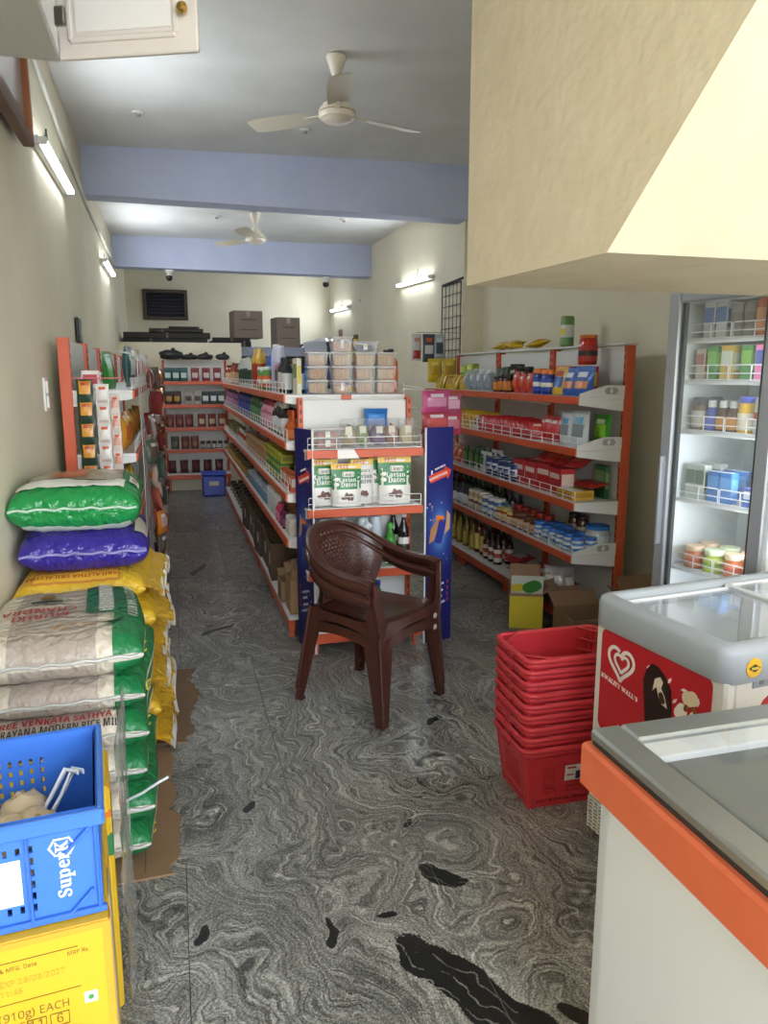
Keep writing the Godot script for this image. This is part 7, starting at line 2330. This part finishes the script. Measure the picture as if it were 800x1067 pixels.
	for s in 9:
		var zz := -4.75 - s * 0.36
		for i in 9:
			var c: String = cols[(s * 3 + i * 5) % 8]
			var key := {"k": "packet", "w": 0.115, "h": 0.14, "d": 0.04, "b": c, "l": cols[(s + i * 3 + 2) % 8], "l2": "c9c2ba", "sd": 1 + (i + s) % 4, "gloss": 0.15}
			var o := make(key)
			stand(o, "hanging_packet", "%s shiny packet, %s strip from the rice bags, %s from top" % [CN[(s * 3 + i * 5) % 8], ORD[s], ORD[i]], "packet", "strips of small packets hanging before the left rack", Vector3(-0.115 + 0.02 * sin(s * 2.0 + i * 1.3), 1.45 - i * 0.145, zz + 0.02 * cos(i * 2.0)), T + 0.6 * sin(i * 1.7 + s), -0.05 + 0.12 * sin(i * 2.1))
			o.free()
		var st := begin()
		add_tube(st, [Vector3(-0.185, 0.24, zz + 0.09), Vector3(-0.18, 1.0, zz + 0.09), Vector3(-0.185, 1.66, zz + 0.09), Vector3(-0.3, 1.68, zz + 0.09)], 0.003, 5)
		var h := part(self, "packet_string" if s == 0 else "packet_string_%03d" % s, done(st), mat("c9c9c6", 0.5))
		tag(h, "thin pale string that the small packets hang on", "string", "strings of the hanging packets")

func stock_back() -> void:
	var g := "packets on the back rack"
	var rows := [
		[BY[0], [["pouch", "1f4a48", "b9c4c0", "teal and white packet on the back rack's top board", 3, 0.0, 0.2], ["pouch", "7a2328", "c2b4ac", "dark red and white packet on the back rack's top board", 3, 0.34, 0.62]]],
		[BY[1], [["pouch", "3a201c", "b58a3a", "brown packet with gold label on the second board of back rack", 2, 0.0, 0.1], ["pouch", "a29a90", "4a3a30", "grey packet on the second board of back rack", 2, 0.24, 0.36], ["pouch", "2f3a3c", "c2c8c4", "dark packet with white label on second board of back rack", 3, 0.46, 0.66]]],
		[BY[2], [["pouch", "6a2224", "8a4a3c", "dark red packet on the third board of back rack", 3, 0.0, 0.24], ["pouch", "7a2a26", "c2b08a", "red and cream packet on the third board of back rack", 3, 0.4, 0.66]]],
		[BY[3], [["pouch", "4a4c42", "6a6c60", "olive packet on the fourth board of back rack", 1, 0.05, 0.05], ["pouch", "6a2a22", "8a5a3a", "red brown packet on the fourth board of back rack", 2, 0.18, 0.3], ["jar", "3a2a26", "b9b4aa", "small dark jar on the fourth board of back rack", 5, 0.4, 0.7]]],
		[0.26, [["packet", "4a1f1f", "6a2c2a", "dark red packet lying on the back rack's base board", 5, 0.0, 0.6]]]]
	for r in rows:
		for q in r[1]:
			for i in q[4]:
				var f: float = 0.0 if q[4] == 1 else i / float(q[4] - 1)
				var o := make({"k": q[0], "w": 0.105, "h": 0.17 if q[0] != "jar" else 0.1, "d": 0.06, "r": 0.03, "b": q[1], "l": q[2], "t": q[1], "sd": 2})
				stand(o, "back_packet" if q[0] != "jar" else "back_jar", q[3], "packet" if q[0] != "jar" else "jar", g, Vector3(-0.04 + lerpf(q[5], q[6], f), r[0] + 0.001, -10.12), rng.randf_range(-0.1, 0.1))
				o.free()

func stock_fridge() -> void:
	var bx := Basis(Vector3.UP, FR_TURN)
	var g := "drinks in the display refrigerator"
	# each: spec, name, label, category, x positions along the shelf (far to near), depth
	var put := func(s: Dictionary, called: String, label: String, cat: String, shelf: int, xs: Array, zf: float) -> void:
		var o := make(s)
		for x in xs:
			stand(o, called, label, cat, g, FR_AT + bx * Vector3(x, FRY[shelf] + 0.001, zf), FR_TURN + rng.randf_range(-0.08, 0.08))
			if zf > 0.1 and called != "jam_carton" and called != "cheese_packet":
				stand(o, called, label + ", second row", cat, g, FR_AT + bx * Vector3(x + rng.randf_range(-0.004, 0.004), FRY[shelf] + 0.001, zf - 0.1), FR_TURN + rng.randf_range(-0.08, 0.08))
		o.free()
	var F := 0.15
	put.call({"k": "carton", "w": 0.05, "h": 0.15, "d": 0.05, "b": "b9bcc0", "l": "3a6ab0", "t": "c9ccd0"}, "milk_carton", "silver and blue milk carton on the refrigerator's top shelf", "carton", 0, [-0.13, -0.07], F)
	put.call({"k": "can", "r": 0.028, "h": 0.14, "b": "8a8682", "l": "6f6a66", "t": "b9b9b6"}, "coffee_can", "grey brown can on the refrigerator's top shelf", "can", 0, [-0.01, 0.05], F)
	put.call({"k": "bottle", "r": 0.04, "h": 0.2, "b": "d0602a", "l": "d88a3a", "t": "c9501f", "sh": 0.66}, "juice_bottle", "big orange juice bottle on the refrigerator's top shelf", "bottle", 0, [0.12, 0.19], F)
	put.call({"k": "carton", "w": 0.045, "h": 0.13, "d": 0.045, "b": "c9beb0", "l": "b5786a", "t": "d2cac0"}, "juice_carton", "pale pink juice carton on the second refrigerator shelf", "carton", 1, [-0.16], F)
	put.call({"k": "carton", "w": 0.05, "h": 0.14, "d": 0.05, "b": "4a9a4a", "l": "8ac95a", "t": "e2e6dc"}, "juice_carton", "green juice carton on the second refrigerator shelf", "carton", 1, [-0.1, 0.06], F)
	put.call({"k": "carton", "w": 0.06, "h": 0.14, "d": 0.05, "b": "d8b44a", "l": "d2dccf", "t": "e2c86a"}, "juice_carton", "yellow juice carton on the second refrigerator shelf", "carton", 1, [-0.03, 0.2], F)
	put.call({"k": "carton", "w": 0.055, "h": 0.14, "d": 0.05, "b": "d878a8", "l": "4a5ab0", "t": "e28ab4"}, "milkshake_carton", "pink milkshake carton with blue label on second refrigerator shelf", "carton", 1, [0.125], F)
	put.call({"k": "bottle", "r": 0.033, "h": 0.14, "b": "6a5a4a", "l": "b9b4a8", "t": "3a4456", "sh": 0.72, "n": 0.024}, "milk_bottle", "clear brown bottle with dark cap on the third refrigerator shelf", "bottle", 2, [-0.16], F)
	put.call({"k": "bottle", "r": 0.026, "h": 0.13, "b": "4a56b0", "l": "5a66c0", "t": "d8dadc", "sh": 0.6}, "milk_bottle", "purple blue bottle with white cap on third refrigerator shelf", "bottle", 2, [-0.1], F)
	put.call({"k": "bottle", "r": 0.026, "h": 0.13, "b": "5a3226", "l": "d8922a", "t": "d8dadc", "sh": 0.6}, "milk_bottle", "brown and orange bottle with white cap on third refrigerator shelf", "bottle", 2, [-0.045, 0.005], F)
	put.call({"k": "bottle", "r": 0.034, "h": 0.15, "b": "e0b02a", "l": "e2d8c0", "t": "3a4ab0", "sh": 0.66, "n": 0.024}, "lassi_bottle", "yellow bottle with blue cap on the third refrigerator shelf", "bottle", 2, [0.065], F)
	put.call({"k": "can", "r": 0.03, "h": 0.15, "b": "c9cdd0", "l": "d2d6d8", "l2": "b5302c", "t": "b9bdc0"}, "cola_can", "silver cola can with red lettering on third refrigerator shelf", "can", 2, [0.135, 0.2], F)
	put.call({"k": "carton", "w": 0.05, "h": 0.15, "d": 0.05, "b": "b9c0b8", "l": "6a7a6a", "t": "d2d4cc"}, "milk_carton", "grey green carton on the fourth refrigerator shelf", "carton", 3, [-0.165, -0.12], F)
	put.call({"k": "carton", "w": 0.055, "h": 0.13, "d": 0.05, "b": "3a7ac4", "l": "5a9ad8", "t": "d8dcd8"}, "milk_carton", "blue milk carton on the fourth refrigerator shelf", "carton", 3, [-0.05, 0.01], F)
	put.call({"k": "bottle", "r": 0.034, "h": 0.2, "b": "c93a30", "l": "d05a4a", "t": "e2dcd8", "sh": 0.66}, "juice_bottle", "red juice bottle with white cap on fourth refrigerator shelf", "bottle", 3, [0.11, 0.18], F - 0.06)
	put.call({"k": "carton", "w": 0.06, "h": 0.08, "d": 0.04, "b": "3a56b0", "l": "c9d2e6", "t": "4a66c0"}, "jam_carton", "small blue and white carton in front of the red bottles", "carton", 3, [0.13, 0.195], F + 0.01)
	put.call({"k": "packet", "w": 0.1, "h": 0.04, "d": 0.04, "b": "c9a27a", "l": "a25a3a", "sd": 2}, "cheese_packet", "tan packet lying on the blue milk cartons", "packet", 3, [-0.03], F - 0.03)
	put.call({"k": "jar", "r": 0.042, "h": 0.1, "b": "d0662a", "l": "e08a4a", "l2": "c9501f", "t": "e8c8a8"}, "yogurt_cup", "orange yogurt cup on the lowest refrigerator shelf", "cup", 4, [-0.13, 0.07, 0.16], F)
	put.call({"k": "jar", "r": 0.045, "h": 0.1, "b": "b5c42a", "l": "c9d84a", "l2": "8aa824", "t": "dce6c0"}, "yogurt_cup", "lime green yogurt cup on the lowest refrigerator shelf", "cup", 4, [-0.03], F)
	put.call({"k": "bottle", "r": 0.045, "h": 0.24, "b": "3a1a1c", "l": "a8383c", "t": "4a4a3a", "sh": 0.6}, "cola_bottle", "dark cola bottle with red label on lowest refrigerator shelf", "bottle", 4, [0.08], F - 0.12)

func build_hanging() -> void:
	# black wire grid leaning on the right wall
	var t := thing("wire_grid", "black wire grid panel standing against right wall", "wire grid", Vector3(RIGHT - 0.02, 0.0, -6.92))
	var frame := begin()
	for z in [-0.25, 0.25]:
		add_tube(frame, [Vector3(0, 0, z), Vector3(0, 2.38, z)], 0.006, 6)
	for y in [0.02, 2.38]:
		add_tube(frame, [Vector3(0, y, -0.25), Vector3(0, y, 0.25)], 0.006, 6)
	add_tube(frame, [Vector3(0, 2.39, -0.25), Vector3(0.02, 2.41, 0.26)], 0.012, 6)
	part(t, "frame", done(frame), mat("1c1c1e", 0.5))
	for i in 4:
		var z := -0.25 + 0.1 * (i + 1)
		part(t, "upright_wire", tube_mesh([[Vector3(0, 0.02, z), Vector3(0, 2.38, z)]], 0.004, 5), mat("1c1c1e", 0.5))
	for i in 22:
		var y := 0.12 + i * 0.103
		part(t, "cross_wire", tube_mesh([[Vector3(0, y, -0.25), Vector3(0, y, 0.25)]], 0.004, 5), mat("1c1c1e", 0.5))
	# packs on hooks that reach out from the grid
	var hooks := [
		[Vector3(2.16, 1.9, -6.62), "toothbrush_pack", "red and white toothbrush pack hanging beside the wire grid", {"k": "packet", "w": 0.1, "h": 0.24, "d": 0.03, "b": "d2cfcc", "l": "b5343a", "l2": "c98a80", "v0": 0.05, "v1": 0.4, "sd": 1}],
		[Vector3(2.27, 1.9, -6.6), "razor_pack", "dark blue and white razor pack hanging beside the wire grid", {"k": "packet", "w": 0.12, "h": 0.25, "d": 0.03, "b": "3a4656", "l": "c9ccd0", "l2": "c9602a", "v0": 0.3, "v1": 0.6, "sd": 2}],
		[Vector3(2.37, 1.9, -6.6), "razor_pack", "pale blue razor pack hanging next to the wire grid", {"k": "packet", "w": 0.1, "h": 0.25, "d": 0.03, "b": "aab2bc", "l": "34465a", "l2": "c9ccd0", "sd": 3}],
		[Vector3(2.3, 1.68, -6.52), "scrub_pack", "yellow scrub pad pack hanging below the razor packs", {"k": "packet", "w": 0.13, "h": 0.21, "d": 0.04, "b": "d2b82a", "l": "c29a24", "l2": "e2d46a", "sd": 4}],
		[Vector3(2.44, 1.68, -6.52), "scrub_pack", "yellow scrub pad pack hanging against the wire grid", {"k": "packet", "w": 0.13, "h": 0.21, "d": 0.04, "b": "cdb22a", "l": "bd9626", "l2": "e2d46a", "sd": 5}]]
	for h in hooks:
		var p: Vector3 = h[0]
		var o := make(h[3])
		var st := begin()
		add_tube(st, [Vector3(0, h[3].h - 0.005, 0.0), Vector3(0.0, h[3].h + 0.012, 0.0), Vector3(RIGHT - 0.026 - p.x, h[3].h + 0.02, -(p.z + 6.68) if p.z > -6.68 else 0.0)], 0.0035, 5)
		var c := stand(o, h[1], h[2], "pack", "packs on hooks of the wire grid", p - Vector3(0, h[3].h, 0), 0.0)
		part(c, "hook_wire", done(st), mat("9a9c9a", 0.4, 0.6))
		o.free()
	# pink packs hung on the gondola's near right post
	for i in 5:
		var pk: float = [1.32, 1.2, 1.09, 1.3, 1.18][i]
		var o := make({"k": "packet", "w": 0.19, "h": 0.13, "d": 0.06, "b": ["b5487a", "a23a4a", "c27a9a", "a8506a", "b0405a"][i], "l": ["c98aa8", "c95a5a", "b5384a", "d8a8bc", "c97a8a"][i], "l2": "d8d0d6", "sd": 2 + i})
		var c := stand(o, "wafer_strip_pack", "pink and red snack pack hanging on the gondola post, %s" % ["uppermost in front", "middle in front", "lowest in front", "upper one behind", "lower one behind"][i], "pack", "pink packs hanging on the gondola post", Vector3(1.49 + (0.13 if i > 2 else 0.0), pk, -4.2 - (0.12 if i > 2 else 0.0)), 0.2)
		var st := begin()
		add_tube(st, [Vector3(-0.05, 0.12, 0.0), Vector3(-0.1, 0.15, -0.02), Vector3(-0.185 - (0.13 if i > 2 else 0.0), 0.16, -0.03)], 0.003, 5)
		part(c, "hook_wire", done(st), mat("c9c9c6", 0.4))
		o.free()
